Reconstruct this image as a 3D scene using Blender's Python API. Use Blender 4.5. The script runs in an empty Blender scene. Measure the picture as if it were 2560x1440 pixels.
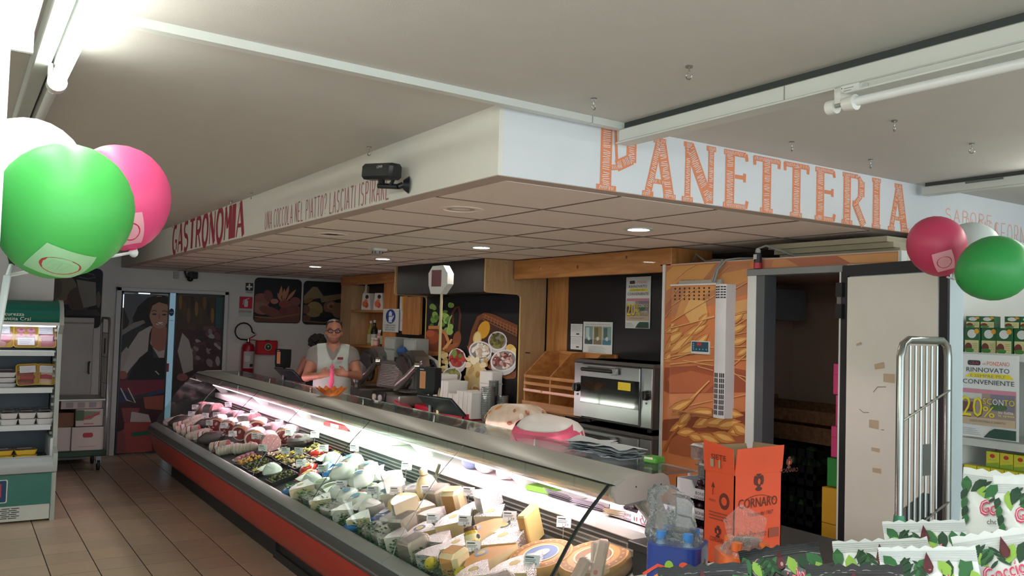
import bpy, bmesh, math, random
import numpy as np
from mathutils import Vector, Matrix

SC = bpy.context.scene
COL = SC.collection
PI = math.pi
rnd = random.Random(7)

# ---------------------------------------------------------------- camera
FPX = 2150.0
YAW, PIT, ROL, CAMH = 0.99688, 0.042614, -0.029777, 1.8
_F = Vector((math.cos(PIT)*math.cos(YAW), math.cos(PIT)*math.sin(YAW), math.sin(PIT)))
_r = Vector((math.sin(YAW), -math.cos(YAW), 0)); _d = _F.cross(_r)
_R = math.cos(ROL)*_r + math.sin(ROL)*_d
_D = -math.sin(ROL)*_r + math.cos(ROL)*_d
camd = bpy.data.cameras.new('camera')
cam = bpy.data.objects.new('camera', camd); COL.objects.link(cam)
camd.sensor_width = 36.0; camd.lens = FPX/2560*36.0; camd.clip_start = 0.02; camd.clip_end = 100
_u = -_D; _b = -_F
cam.matrix_world = Matrix(((_R.x,_u.x,_b.x,0),(_R.y,_u.y,_b.y,0),(_R.z,_u.z,_b.z,CAMH),(0,0,0,1)))
SC.camera = cam

# ---------------------------------------------------------------- world (daylight coming in through the shop front) and exposure
world = bpy.data.worlds.new('daylight'); SC.world = world
world.use_nodes = True
_bg = world.node_tree.nodes['Background']
_bg.inputs[0].default_value = (0.80, 0.92, 1.0, 1); _bg.inputs[1].default_value = WORLD_STRENGTH = 2.2
TUBE_E, COUNTER_E, SPOT_E = 16.0, 17.0, 90.0
vs = SC.view_settings
vs.view_transform = 'Standard'; vs.look = 'None'; vs.exposure = 0.55; vs.gamma = 1.0; vs.use_curve_mapping = False

# ---------------------------------------------------------------- materials
MATS = {}
def lin(h):
    h = h.lstrip('#')
    c = [int(h[i:i+2], 16)/255 for i in (0, 2, 4)]
    return tuple(x/12.92 if x <= .04045 else ((x+.055)/1.055)**2.4 for x in c)
def mat(name, hexc, rough=.55, metal=0, var=.07, scale=9, bump=0, bscale=60, emit=0, ecol=None, coat=0, spec=.5, sss=0, tr=0):
    """principled surface with a fine procedural colour variation and optional relief"""
    if name in MATS: return MATS[name]
    m = bpy.data.materials.new(name); MATS[name] = m; m.use_nodes = True
    nt = m.node_tree; b = nt.nodes['Principled BSDF']
    c = lin(hexc)
    tc = nt.nodes.new('ShaderNodeTexCoord'); nz = nt.nodes.new('ShaderNodeTexNoise')
    nz.inputs['Scale'].default_value = scale; nz.inputs['Detail'].default_value = 3
    nt.links.new(tc.outputs['Object'], nz.inputs['Vector'])
    mx = nt.nodes.new('ShaderNodeMix'); mx.data_type = 'RGBA'
    mx.inputs[6].default_value = tuple(x*(1-var) for x in c)+(1,)
    mx.inputs[7].default_value = tuple(min(1, x*(1+var)) for x in c)+(1,)
    nt.links.new(nz.outputs[0], mx.inputs[0]); nt.links.new(mx.outputs[2], b.inputs['Base Color'])
    b.inputs['Roughness'].default_value = rough; b.inputs['Metallic'].default_value = metal
    b.inputs['Specular IOR Level'].default_value = spec
    b.inputs['Coat Weight'].default_value = coat
    if sss: b.inputs['Subsurface Weight'].default_value = sss; b.inputs['Subsurface Radius'].default_value = (.02, .008, .005)
    if tr: b.inputs['Transmission Weight'].default_value = tr
    if emit:
        e = lin(ecol or hexc); b.inputs['Emission Color'].default_value = e+(1,); b.inputs['Emission Strength'].default_value = emit
    if bump:
        n2 = nt.nodes.new('ShaderNodeTexNoise'); n2.inputs['Scale'].default_value = bscale; n2.inputs['Detail'].default_value = 4
        nt.links.new(tc.outputs['Object'], n2.inputs['Vector'])
        bp = nt.nodes.new('ShaderNodeBump'); bp.inputs['Strength'].default_value = bump; bp.inputs['Distance'].default_value = .01
        nt.links.new(n2.outputs[0], bp.inputs['Height']); nt.links.new(bp.outputs[0], b.inputs['Normal'])
    return m
def film(name, hexc='#f4fbf8', refl=.12, rough=.05, tint=.03, bump=0, bscale=20):
    """thin clear sheet (glass, cling film): transparent with a little veil and a fresnel gloss"""
    if name in MATS: return MATS[name]
    m = bpy.data.materials.new(name); MATS[name] = m; m.use_nodes = True
    nt = m.node_tree; nt.nodes.clear(); N = nt.nodes.new; L = nt.links.new
    out = N('ShaderNodeOutputMaterial'); t = N('ShaderNodeBsdfTransparent'); g = N('ShaderNodeBsdfGlossy'); dfl = N('ShaderNodeBsdfDiffuse')
    c = lin(hexc); t.inputs[0].default_value = c+(1,); dfl.inputs[0].default_value = (.8, .85, .85, 1)
    g.inputs['Roughness'].default_value = rough
    lw = N('ShaderNodeLayerWeight'); lw.inputs[0].default_value = .35
    mr = N('ShaderNodeMapRange'); mr.inputs[3].default_value = refl*.25; mr.inputs[4].default_value = min(1, refl*3)
    L(lw.outputs['Fresnel'], mr.inputs[0])
    a = N('ShaderNodeMixShader'); a.inputs[0].default_value = tint; L(t.outputs[0], a.inputs[1]); L(dfl.outputs[0], a.inputs[2])
    b = N('ShaderNodeMixShader'); L(mr.outputs[0], b.inputs[0]); L(a.outputs[0], b.inputs[1]); L(g.outputs[0], b.inputs[2])
    if bump:
        n2 = N('ShaderNodeTexNoise'); n2.inputs['Scale'].default_value = bscale
        bp = N('ShaderNodeBump'); bp.inputs['Strength'].default_value = bump; bp.inputs['Distance'].default_value = .02
        L(n2.outputs[0], bp.inputs['Height']); L(bp.outputs[0], g.inputs['Normal'])
    L(b.outputs[0], out.inputs[0])
    return m
def wood(name, h1, h2, rough=.5, scale=3, rot=(0, 0, 0), stretch=(1, 12, 12)):
    if name in MATS: return MATS[name]
    m = mat(name, h1, rough, coat=.15); nt = m.node_tree; b = nt.nodes['Principled BSDF']
    tc = nt.nodes.new('ShaderNodeTexCoord'); mp = nt.nodes.new('ShaderNodeMapping'); mp.inputs['Scale'].default_value = stretch; mp.inputs['Rotation'].default_value = rot
    nz = nt.nodes.new('ShaderNodeTexNoise'); nz.inputs['Scale'].default_value = scale; nz.inputs['Detail'].default_value = 6; nz.inputs['Distortion'].default_value = .6
    cr = nt.nodes.new('ShaderNodeValToRGB'); cr.color_ramp.elements[0].position = .35; cr.color_ramp.elements[1].position = .68
    cr.color_ramp.elements[0].color = lin(h2)+(1,); cr.color_ramp.elements[1].color = lin(h1)+(1,)
    nt.links.new(tc.outputs['Object'], mp.inputs[0]); nt.links.new(mp.outputs[0], nz.inputs['Vector']); nt.links.new(nz.outputs[0], cr.inputs[0]); nt.links.new(cr.outputs[0], b.inputs['Base Color'])
    return m
def P(h, rough=.6):
    """flat print ink or plain plastic of one colour"""
    return mat('ink_'+h.lstrip('#')+('_%02d' % int(rough*100)), h, rough, var=.04, scale=25)

# ---------------------------------------------------------------- objects
WM = {}      # world matrices of things and parts
def thing(name, label, cat, loc=(0, 0, 0), rotz=0, group=None, rot=None):
    o = bpy.data.objects.new(name, None); COL.objects.link(o)
    o.empty_display_size = .1
    mw = Matrix.Translation(loc) @ (rot.to_4x4() if rot is not None else Matrix.Rotation(rotz, 4, 'Z'))
    o.matrix_world = mw; WM[o.name] = mw
    return tag(o, label, cat, group)
def tag(o, label=None, cat=None, group=None, kind=None):
    if label: o['label'] = label
    if cat: o['category'] = cat
    if group: o['group'] = group
    if kind: o['kind'] = kind
    return o
def place(o, loc, rotz=0, label=None, group=None, rot=None):
    mw = Matrix.Translation(loc) @ (rot.to_4x4() if rot is not None else Matrix.Rotation(rotz, 4, 'Z'))
    o.matrix_world = mw; WM[o.name] = mw
    return tag(o, label, None, group)
KIDS = {}
def copy_tree(o, parent=None):
    c = o.copy(); COL.objects.link(c)
    WM[c.name] = WM[o.name].copy()
    if parent is not None: c.parent = parent; KIDS.setdefault(parent.name, []).append(c)
    for ch in list(KIDS.get(o.name, [])): copy_tree(ch, c)
    return c
def dup(o, loc, rotz=0, label=None, group=None, rot=None):
    return place(copy_tree(o), loc, rotz, label, group, rot)

_tcache = {}
def text2d(s):
    if s in _tcache: return _tcache[s]
    cu = bpy.data.curves.new('t', 'FONT'); cu.body = s; cu.resolution_u = 2
    o = bpy.data.objects.new('t', cu); COL.objects.link(o)
    dg = bpy.context.evaluated_depsgraph_get()
    me = bpy.data.meshes.new_from_object(o.evaluated_get(dg))
    vs_ = [(v.co.x, v.co.y) for v in me.vertices]; fs = [tuple(p.vertices) for p in me.polygons]
    bpy.data.objects.remove(o); bpy.data.curves.remove(cu); bpy.data.meshes.remove(me)
    xs = [v[0] for v in vs_]; ys = [v[1] for v in vs_]
    x0, x1, y0, y1 = min(xs), max(xs), min(ys), max(ys)
    vs_ = [((x-x0)/(x1-x0), (y-y0)/(y1-y0)) for x, y in vs_]
    _tcache[s] = (vs_, fs, (x1-x0)/(y1-y0)); return _tcache[s]

class Fr:
    """a flat drawing frame: origin, u axis, v axis and outward normal, in metres"""
    def __init__(s, o, u, v):
        s.o = Vector(o); s.u = Vector(u).normalized(); s.v = Vector(v).normalized(); s.n = s.u.cross(s.v)
    def p(s, a, b, d=0): return s.o + s.u*a + s.v*b + s.n*d
    def sub(s, a, b, ang=0, d=0):
        c, q = math.cos(ang), math.sin(ang)
        return Fr(s.p(a, b, d), s.u*c+s.v*q, s.v*c-s.u*q)

class MB:
    """collects shapes into one mesh"""
    def __init__(s): s.v = []; s.f = []; s.m = []; s.mats = []; s.layer = 0
    def add(s, vs_, fs, m):
        if m not in s.mats: s.mats.append(m)
        k = len(s.v); i = s.mats.index(m)
        s.v.extend(tuple(x) for x in vs_)
        for f in fs: s.f.append(tuple(k+j for j in f)); s.m.append(i)
        return s
    def box(s, x0, y0, z0, x1, y1, z1, m, bev=0, M=None):
        x0, x1 = min(x0, x1), max(x0, x1); y0, y1 = min(y0, y1), max(y0, y1); z0, z1 = min(z0, z1), max(z0, z1)
        if bev <= 0:
            vs_ = [(x, y, z) for z in (z0, z1) for y in (y0, y1) for x in (x0, x1)]
            fs = [(0, 2, 3, 1), (4, 5, 7, 6), (0, 1, 5, 4), (2, 6, 7, 3), (0, 4, 6, 2), (1, 3, 7, 5)]
        else:
            b = min(bev, .49*(x1-x0), .49*(y1-y0), .49*(z1-z0)); vs_ = []; idx = {}
            for i in (0, 1):
                for j in (0, 1):
                    for k in (0, 1):
                        c = ((x0, x1)[i], (y0, y1)[j], (z0, z1)[k]); sg = (1-2*i, 1-2*j, 1-2*k)
                        for a in range(3):
                            idx[i, j, k, a] = len(vs_)
                            vs_.append(tuple(c[q]+(0 if q == a else sg[q]*b) for q in range(3)))
            fs = []
            def quad(ks): fs.append(tuple(idx[k] for k in ks))
            for i in (0, 1):
                quad([(i, 0, 0, 0), (i, 0, 1, 0), (i, 1, 1, 0), (i, 1, 0, 0)] if i == 0 else [(i, 0, 0, 0), (i, 1, 0, 0), (i, 1, 1, 0), (i, 0, 1, 0)])
                quad([(0, i, 0, 1), (1, i, 0, 1), (1, i, 1, 1), (0, i, 1, 1)] if i == 0 else [(0, i, 0, 1), (0, i, 1, 1), (1, i, 1, 1), (1, i, 0, 1)])
                quad([(0, 0, i, 2), (0, 1, i, 2), (1, 1, i, 2), (1, 0, i, 2)] if i == 0 else [(0, 0, i, 2), (1, 0, i, 2), (1, 1, i, 2), (0, 1, i, 2)])
            for a, (p, q) in enumerate(((1, 2), (0, 2), (0, 1))):
                for s1 in (0, 1):
                    for s2 in (0, 1):
                        def kk(t, ax):
                            c = [0, 0, 0]; c[a] = t; c[p] = s1; c[q] = s2; return (c[0], c[1], c[2], ax)
                        quad([kk(0, p), kk(1, p), kk(1, q), kk(0, q)])
            for i in (0, 1):
                for j in (0, 1):
                    for k in (0, 1): quad([(i, j, k, 0), (i, j, k, 1), (i, j, k, 2)])
        if M is not None: vs_ = [M @ Vector(v) for v in vs_]
        return s.add(vs_, fs, m)
    def obox(s, c, size, m, rot=None, bev=0):
        M = Matrix.Translation(c) @ (rot.to_4x4() if rot is not None else Matrix())
        a, b, d = (q/2 for q in size)
        return s.box(-a, -b, -d, a, b, d, m, bev, M)
    def prism(s, poly, fr, d0, d1, m, m2=None):
        n = len(poly)
        vs_ = [fr.p(a, b, d0) for a, b in poly]+[fr.p(a, b, d1) for a, b in poly]
        s.add(vs_, [tuple(range(n-1, -1, -1)), tuple(range(n, 2*n))], m)
        return s.add(vs_, [(i, (i+1) % n, n+(i+1) % n, n+i) for i in range(n)], m2 or m)
    def flat(s, poly, fr, m, d=None):
        """a print shape lying on a frame; later shapes lie over earlier ones"""
        if d is None: s.layer += 1; d = .0006+.00025*s.layer
        return s.add([fr.p(a, b, d) for a, b in poly], [tuple(range(len(poly)))], m)
    def rect(s, fr, a0, b0, a1, b1, m, d=None): return s.flat([(a0, b0), (a1, b0), (a1, b1), (a0, b1)], fr, m, d)
    def disc(s, fr, a, b, ra, rb, m, ang=0, n=24, d=None, t0=0, t1=2*PI):
        c, q = math.cos(ang), math.sin(ang); pts = []
        k = n if t1-t0 > 6.28 else n+1
        for i in range(k):
            t = t0+(t1-t0)*i/n; x, y = ra*math.cos(t), rb*math.sin(t); pts.append((a+x*c-y*q, b+x*q+y*c))
        return s.flat(pts, fr, m, d)
    def ring(s, fr, a, b, r0, r1, m, d=None, sy=1, n=28, t0=0, t1=2*PI):
        if d is None: s.layer += 1; d = .0006+.00025*s.layer
        vs_ = []
        for i in range(n+1):
            t = t0+(t1-t0)*i/n
            vs_ += [fr.p(a+r0*math.cos(t), b+sy*r0*math.sin(t), d), fr.p(a+r1*math.cos(t), b+sy*r1*math.sin(t), d)]
        return s.add(vs_, [(2*i, 2*i+1, 2*i+3, 2*i+2) for i in range(n)], m)
    def stroke(s, fr, pts, w, m, d=None, w1=None):
        """a drawn line of width w (tapering to w1) on a frame"""
        if d is None: s.layer += 1; d = .0006+.00025*s.layer
        n = len(pts); vs_ = []
        for i, (x, y) in enumerate(pts):
            xa, ya = pts[max(0, i-1)]; xb, yb = pts[min(n-1, i+1)]
            dx, dy = xb-xa, yb-ya; l = math.hypot(dx, dy) or 1
            ww = (w if w1 is None else w+(w1-w)*i/max(1, n-1))/2
            vs_ += [fr.p(x-dy/l*ww, y+dx/l*ww, d), fr.p(x+dy/l*ww, y-dx/l*ww, d)]
        return s.add(vs_, [(2*i+1, 2*i+3, 2*i+2, 2*i) for i in range(n-1)], m)
    def text(s, t, fr, a, b, w, h, m, d=None, slant=0):
        if d is None: s.layer += 1; d = .0006+.00025*s.layer
        vs_, fs, asp = text2d(t)
        if w is None: w = h*asp
        if h is None: h = w/asp
        return s.add([fr.p(a+x*w+slant*y*h, b+y*h, d) for x, y in vs_], fs, m)
    def cyl(s, p0, p1, r0, r1=None, n=12, m=None, caps=True):
        p0, p1 = Vector(p0), Vector(p1); r1 = r0 if r1 is None else r1
        ax = (p1-p0).normalized(); t = Vector((0, 0, 1)) if abs(ax.z) < .9 else Vector((1, 0, 0))
        u = ax.cross(t).normalized(); w = ax.cross(u)
        vs_ = []
        for p, r in ((p0, r0), (p1, r1)):
            vs_ += [p+(u*math.cos(2*PI*i/n)+w*math.sin(2*PI*i/n))*r for i in range(n)]
        fs = [(i, n+i, n+(i+1) % n, (i+1) % n) for i in range(n)]
        if caps: fs += [tuple(range(n)), tuple(range(2*n-1, n-1, -1))]
        return s.add(vs_, fs, m)
    def tube(s, path, r, m, n=8, closed=False, caps=True):
        path = [Vector(p) for p in path]; k = len(path); vs_ = []; prev = None
        for i, p in enumerate(path):
            a = path[i-1] if (i > 0 or closed) else p; b = path[(i+1) % k] if (i < k-1 or closed) else p
            ax = (b-a).normalized()
            if prev is None:
                t = Vector((0, 0, 1)) if abs(ax.z) < .9 else Vector((1, 0, 0)); u = ax.cross(t).normalized()
            else:
                u = (prev-ax*prev.dot(ax)); u = u.normalized() if u.length > 1e-6 else ax.orthogonal().normalized()
            prev = u; w = ax.cross(u); rr = r[i] if isinstance(r, (list, tuple)) else r
            vs_ += [p+(u*math.cos(2*PI*j/n)+w*math.sin(2*PI*j/n))*rr for j in range(n)]
        fs = []
        for i in range(k if closed else k-1):
            a, b = i*n, ((i+1) % k)*n
            fs += [(a+j, a+(j+1) % n, b+(j+1) % n, b+j) for j in range(n)]
        if caps and not closed: fs += [tuple(range(n-1, -1, -1)), tuple(range((k-1)*n, k*n))]
        return s.add(vs_, fs, m)
    def lathe(s, prof, m, n=16, c=(0, 0, 0), M=None, sx=1, sy=1):
        vs_ = []; k = len(prof)
        for r, z in prof: vs_ += [Vector((c[0]+sx*r*math.cos(2*PI*j/n), c[1]+sy*r*math.sin(2*PI*j/n), c[2]+z)) for j in range(n)]
        if M is not None: vs_ = [M @ v for v in vs_]
        fs = []
        for i in range(k-1): fs += [(i*n+j, i*n+(j+1) % n, (i+1)*n+(j+1) % n, (i+1)*n+j) for j in range(n)]
        if prof[0][0] > 1e-5: fs.append(tuple(range(n-1, -1, -1)))
        if prof[-1][0] > 1e-5: fs.append(tuple(range((k-1)*n, k*n)))
        return s.add(vs_, fs, m)
    def blob(s, c, r, m, nu=12, nv=8, rot=None, lump=0, seed=0, flatb=None, pw=1):
        """lumpy ellipsoid; flatb flattens the underside"""
        q = random.Random(seed); ph = [q.uniform(0, 6.28) for _ in range(6)]; vs_ = []
        for i in range(nv+1):
            th = PI*i/nv
            for j in range(nu):
                a = 2*PI*j/nu
                x, y, z = math.sin(th)*math.cos(a), math.sin(th)*math.sin(a), math.cos(th)
                if pw != 1: x, y, z = (math.copysign(abs(t)**pw, t) for t in (x, y, z))
                k = 1+lump*(math.sin(2.3*x*2+ph[0])+math.sin(3.1*y*2+ph[1])+math.sin(2.7*z*2+ph[2])+.6*math.sin(6*x+ph[3])*math.sin(5*y+ph[4]))/2
                v = Vector((x*r[0]*k, y*r[1]*k, z*r[2]*k))
                if flatb is not None and v.z < flatb: v.z = flatb
                if rot is not None: v = rot @ v
                vs_.append(v+Vector(c))
        fs = []
        for i in range(nv): fs += [(i*nu+j, (i+1)*nu+j, (i+1)*nu+(j+1) % nu, i*nu+(j+1) % nu) for j in range(nu)]
        return s.add(vs_, fs, m)
    def grid(s, fn, nu, nv, m, wrapu=False):
        vs_ = [fn(i/(nu if wrapu else nu), j/nv) for j in range(nv+1) for i in range(nu+(0 if wrapu else 1))]
        w = nu if wrapu else nu+1
        fs = [(j*w+i, j*w+(i+1) % w, (j+1)*w+(i+1) % w, (j+1)*w+i) for j in range(nv) for i in range(nu)]
        return s.add(vs_, fs, m)
    def mesh(s, name, smooth=40):
        me = bpy.data.meshes.new(name); me.from_pydata([tuple(v) for v in s.v], [], s.f)
        for m in s.mats: me.materials.append(m)
        me.polygons.foreach_set('material_index', s.m)
        me.validate()
        if smooth:
            me.polygons.foreach_set('use_smooth', [True]*len(me.polygons)); me.set_sharp_from_angle(angle=math.radians(smooth))
        me.update()
        return me
    def build(s, name, parent=None, world=False, smooth=40, label=None, cat=None, group=None, kind=None, loc=None):
        """link as one mesh object; world=True when the coordinates are room coordinates"""
        pm = WM[parent.name] if parent is not None else Matrix()
        off = Matrix()
        if parent is not None and world: inv = pm.inverted(); s.v = [tuple(inv @ Vector(v)) for v in s.v]
        if parent is None and loc is not None: s.v = [(v[0]-loc[0], v[1]-loc[1], v[2]-loc[2]) for v in s.v]; off = Matrix.Translation(loc)
        o = bpy.data.objects.new(name, s.mesh(name, smooth)); COL.objects.link(o)
        if parent is not None: o.parent = parent; KIDS.setdefault(parent.name, []).append(o); WM[o.name] = pm.copy()
        else: o.matrix_world = off; WM[o.name] = off
        return tag(o, label, cat, group, kind)
def share(o, name, parent, loc, rotz=0, mesh=None, rot=None):
    """a further piece of a part that uses the same mesh"""
    c = bpy.data.objects.new(name, mesh or o.data); COL.objects.link(c); c.parent = parent
    c.matrix_basis = Matrix.Translation(loc) @ (rot.to_4x4() if rot is not None else Matrix.Rotation(rotz, 4, 'Z'))
    WM[c.name] = WM[parent.name] @ c.matrix_basis; KIDS.setdefault(parent.name, []).append(c)
    return c
def RX(a): return Matrix.Rotation(a, 3, 'X')
def RY(a): return Matrix.Rotation(a, 3, 'Y')
def RZ(a): return Matrix.Rotation(a, 3, 'Z')
def rrect(x0, y0, x1, y1, r, n=4):
    pts = []
    for cx, cy, a in ((x1-r, y0+r, -PI/2), (x1-r, y1-r, 0), (x0+r, y1-r, PI/2), (x0+r, y0+r, PI)):
        pts += [(cx+r*math.cos(a+PI/2*i/n), cy+r*math.sin(a+PI/2*i/n)) for i in range(n+1)]
    return pts
# ================================================================ THE ROOM
XS, YS, ZS, ZC = 1.76, 2.85, 2.386, 2.667          # soffit corner, soffit underside, ceiling
YB, XR = 11.95, 6.15                                # back wall, right wall
TILE = .2975
plaster = mat('ceiling_plaster', '#cfccc6', .9, bump=.08, bscale=180, var=.03)
white_wall = mat('white_wall_paint', '#d9d8d4', .85, bump=.05, bscale=120, var=.03)
blue_white = mat('soffit_board_white', '#dfe2e6', .6, bump=.03, bscale=90, var=.03)  # bluish cast of the daylight put into this soffit face's colour
warm_white = mat('soffit_plaster_white', '#e4e1d8', .8, bump=.05, bscale=90, var=.03)
grout = mat('floor_grout', '#2e261f', .95)
tile_m = [mat('floor_tile_%d' % i, h, .32, var=.10, scale=14, bump=.04, bscale=40) for i, h in enumerate(('#c2ad95', '#c6b199', '#bca892'))]

# floor: a grout bed, the tiles one can tell apart laid on it, and the same tiling going on by material beyond them
def tiled_floor_material():
    m = bpy.data.materials.new('floor_tiling'); m.use_nodes = True; nt = m.node_tree; b = nt.nodes['Principled BSDF']
    tc = nt.nodes.new('ShaderNodeTexCoord'); br = nt.nodes.new('ShaderNodeTexBrick'); br.offset = 0
    br.inputs['Scale'].default_value = 1; br.inputs['Brick Width'].default_value = TILE; br.inputs['Row Height'].default_value = TILE
    br.inputs['Mortar Size'].default_value = .004; br.inputs['Color1'].default_value = lin('#c2ad95')+(1,); br.inputs['Color2'].default_value = lin('#bca892')+(1,); br.inputs['Mortar'].default_value = lin('#4a4038')+(1,)
    nt.links.new(tc.outputs['Object'], br.inputs['Vector']); nt.links.new(br.outputs[0], b.inputs['Base Color']); b.inputs['Roughness'].default_value = .35
    return m
tfm = tiled_floor_material()
TX0, TY0, NTX, NTY = .636-4*TILE, 6.65-8*TILE, 11, 26
b = MB(); b.box(-3.2, -3.2, -.12, XR, YB, -.0018, grout)
floor = b.build('floor', kind='structure')
TX1, TY1 = TX0+NTX*TILE, TY0+NTY*TILE
b = MB()
for (x0, y0, x1, y1) in ((-3.2, -3.2, XR, TY0), (-3.2, TY0, TX0, YB), (TX1, TY0, XR, YB)):
    b.box(x0, y0, -.0015, x1, y1, 0, tfm)
b.build('tiling_beyond', floor)
tms = []
for m in tile_m:
    b = MB(); g = TILE/2-.0036; b.box(-g, -g, -.012, g, g, 0, m, .001); tms.append(b.mesh('tile'))
for i in range(NTX):
    for j in range(NTY):
        if TY0+(j+.5)*TILE > YB: continue
        share(None, 'tile', floor, (TX0+(i+.5)*TILE, TY0+(j+.5)*TILE, rnd.uniform(-.0006, .0004)), rnd.choice((0, PI/2, PI)), mesh=rnd.choice(tms))

# ceiling above the shop floor (the soffit hangs below it)
b = MB(); b.box(-3.2, -3.2, ZC, XR, YB+.1, ZC+.1, plaster)
ceiling = b.build('ceiling', kind='structure')
# soffit faces
b = MB(); b.box(XS, YS+.0005, ZS, XS+.02, YB, ZC, warm_white)
soffit_l = b.build('wall_soffit_left', kind='structure')
b = MB(); b.box(XS+.02, YS, ZS, XR, YS+.02, ZC, blue_white)
soffit_r = b.build('wall_soffit_right', kind='structure')
# dropped ceiling: bare margin, metal grid, mineral fibre panels
panel_m = mat('ceiling_panel_fibre', '#f5e5d9', .95, bump=.12, bscale=260, var=.04)
grid_m = mat('ceiling_grid_bar', '#7b6a5e', .6)
b = MB(); b.box(XS+.02, YS+.02, ZS+.03, XR, YB, ZS+.05, panel_m)
b.box(XS+.001, YS+.001, ZS-.003, XS+.09, YB, ZS-.0005, mat('soffit_rim', '#bfaea4', .85)); b.box(XS+.09, YS+.001, ZS-.003, XR, YS+.08, ZS-.0005, MATS['soffit_rim'])
dropped = b.build('ceiling_dropped', kind='structure')
xl = [1.85+.6*i for i in range(8)]; yl = [2.93+.6*i for i in range(16)]
b = MB()
for x in xl[1:]: b.box(x-.008, 2.93, ZS-.0055, x+.008, YB, ZS+.01, grid_m)
for y in yl[1:]: b.box(1.85, y-.008, ZS-.0055, XR, y+.008, ZS+.01, grid_m)
b.build('ceiling_grid', dropped)
b = MB(); b.box(-.2945, -.2945, 0, .2945, .2945, .014, panel_m, .003); pm_ = b.mesh('ceiling_panel')
for i in range(7):
    for j in range(15):
        share(None, 'ceiling_panel', dropped, (1.85+.6*i+.3, 2.93+.6*j+.3, ZS-rnd.uniform(.001, .004)), rnd.choice((0, PI/2)), mesh=pm_, rot=None)
# walls
b = MB(); b.box(-3.2, YB, -.1, XR, YB+.1, ZC, white_wall); wall_back = b.build('wall_back', kind='structure')
b = MB(); b.box(XR, -3.2, -.1, XR+.1, YB, ZC, white_wall); b.build('wall_right', kind='structure')
b = MB(); b.box(-3.3, -3.2, -.1, -3.2, YB, ZC, white_wall); b.build('wall_left', kind='structure')
# shop front behind the viewer: posts and a low sill, open glazing between
b = MB()
fm = mat('shop_front_frame', '#8b8f90', .4, metal=.6)
b.box(-3.2, -3.28, 0, XR, -3.2, .12, fm); b.box(-3.2, -3.28, 2.5, XR, -3.2, ZC, fm)
for x in (-3.2, -1.0, 1.3, 3.6, XR-.08): b.box(x, -3.28, 0, x+.08, -3.2, 2.6, fm)
b.build('wall_front', kind='structure')
# partition behind the cold cabinet, stepped
b = MB(); b.box(-3.2, 9.32, 0, .40, 9.5, ZC, white_wall); b.box(.40, 9.42, 0, .80, 9.56, ZC, white_wall)
b.build('wall_partition', kind='structure')
# column at the left edge
b = MB(); b.box(-.3, 1.72, 0, .06, 2.02, 2.30, mat('column_paint', '#dfe9ee', .6)); b.build('wall_column', kind='structure')
# ================================================================ WRITING ON THE SOFFIT
# stroke alphabet: letters as polylines in a unit box (x 0..1, y 0..1)
def arc(cx, cy, rx, ry, a0, a1, n=10): return [(cx+rx*math.cos(math.radians(a0+(a1-a0)*i/n)), cy+ry*math.sin(math.radians(a0+(a1-a0)*i/n))) for i in range(n+1)]
GL = {'A': [[(0, 0), (.5, 1)], [(.5, 1), (1, 0)], [(.2, .32), (.8, .32)]],
 'C': [arc(.55, .5, .5, .5, 50, 310, 16)], 'E': [[(.1, 0), (.1, 1)], [(.1, 1), (.9, 1)], [(.1, .52), (.75, .52)], [(.1, 0), (.95, 0)]],
 'F': [[(.1, 0), (.1, 1)], [(.1, 1), (.9, 1)], [(.1, .52), (.75, .52)]],
 'G': [arc(.55, .5, .5, .5, 55, 300, 16), [(.6, .42), (.98, .42), (.98, .1)]], 'I': [[(.5, 0), (.5, 1)]], 'L': [[(.1, 1), (.1, 0)], [(.1, 0), (.95, 0)]],
 'M': [[(.05, 0), (.12, 1)], [(.12, 1), (.5, .35)], [(.5, .35), (.88, 1)], [(.88, 1), (.95, 0)]], 'N': [[(.08, 0), (.08, 1)], [(.08, 1), (.92, 0)], [(.92, 0), (.92, 1)]],
 'O': [arc(.5, .5, .48, .5, 90, 450, 20)], 'P': [[(.12, 0), (.12, 1)], [(.12, 1)]+arc(.5, .75, .42, .25, 90, -90, 8)+[(.12, .5)]],
 'R': [[(.12, 0), (.12, 1)], [(.12, 1)]+arc(.5, .75, .4, .25, 90, -90, 8)+[(.12, .5)], [(.45, .5), (.95, 0)]],
 'S': [arc(.5, .75, .4, .25, 40, 270, 10)+arc(.5, .25, .42, .25, 90, -140, 10)], 'T': [[(.5, 0), (.5, 1)], [(0, 1), (1, 1)]],
 'U': [[(.08, 1), (.08, .3)]+arc(.5, .28, .42, .28, 180, 360, 10)+[(.92, 1)]], 'V': [[(.02, 1), (.5, 0)], [(.5, 0), (.98, 1)]], 'D': [[(.1, 0), (.1, 1)], [(.1, 1)]+arc(.4, .5, .52, .5, 90, -90, 12)+[(.1, 0)]],
 '?': [arc(.5, .75, .4, .25, 170, -60, 10)+[(.5, .4), (.5, .25)], [(.46, .02), (.54, .06)]]}
def words(b, fr, s, a, base, cw, h, w, m, gap=.3, wt=None, jit=0):
    for ch in s:
        if ch == ' ': a += cw*.75; continue
        k = .3 if ch == 'I' else 1
        dy = rnd.uniform(-jit, jit)
        for i, st in enumerate(GL[ch]):
            ww = w if wt is None else w*wt(ch, i)
            pts = [(a+(x if ch != 'I' else .15)*cw, base+dy+y*h) for x, y in st]
            b.stroke(fr, pts, ww, m, d=.0012+.0002*(i % 3))
        a += cw*(k+gap)
    return a
fl = Fr((XS, 0, 0), (0, -1, 0), (0, 0, 1)); frr = Fr((0, YS, 0), (1, 0, 0), (0, 0, 1))
red_ink = P('#a83248'); rose_ink = P('#b8747c'); orange_ink = P('#e58d63')
b = MB()   # GASTRONOMIA : tall condensed letters, heavy first strokes and thin second ones
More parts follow.
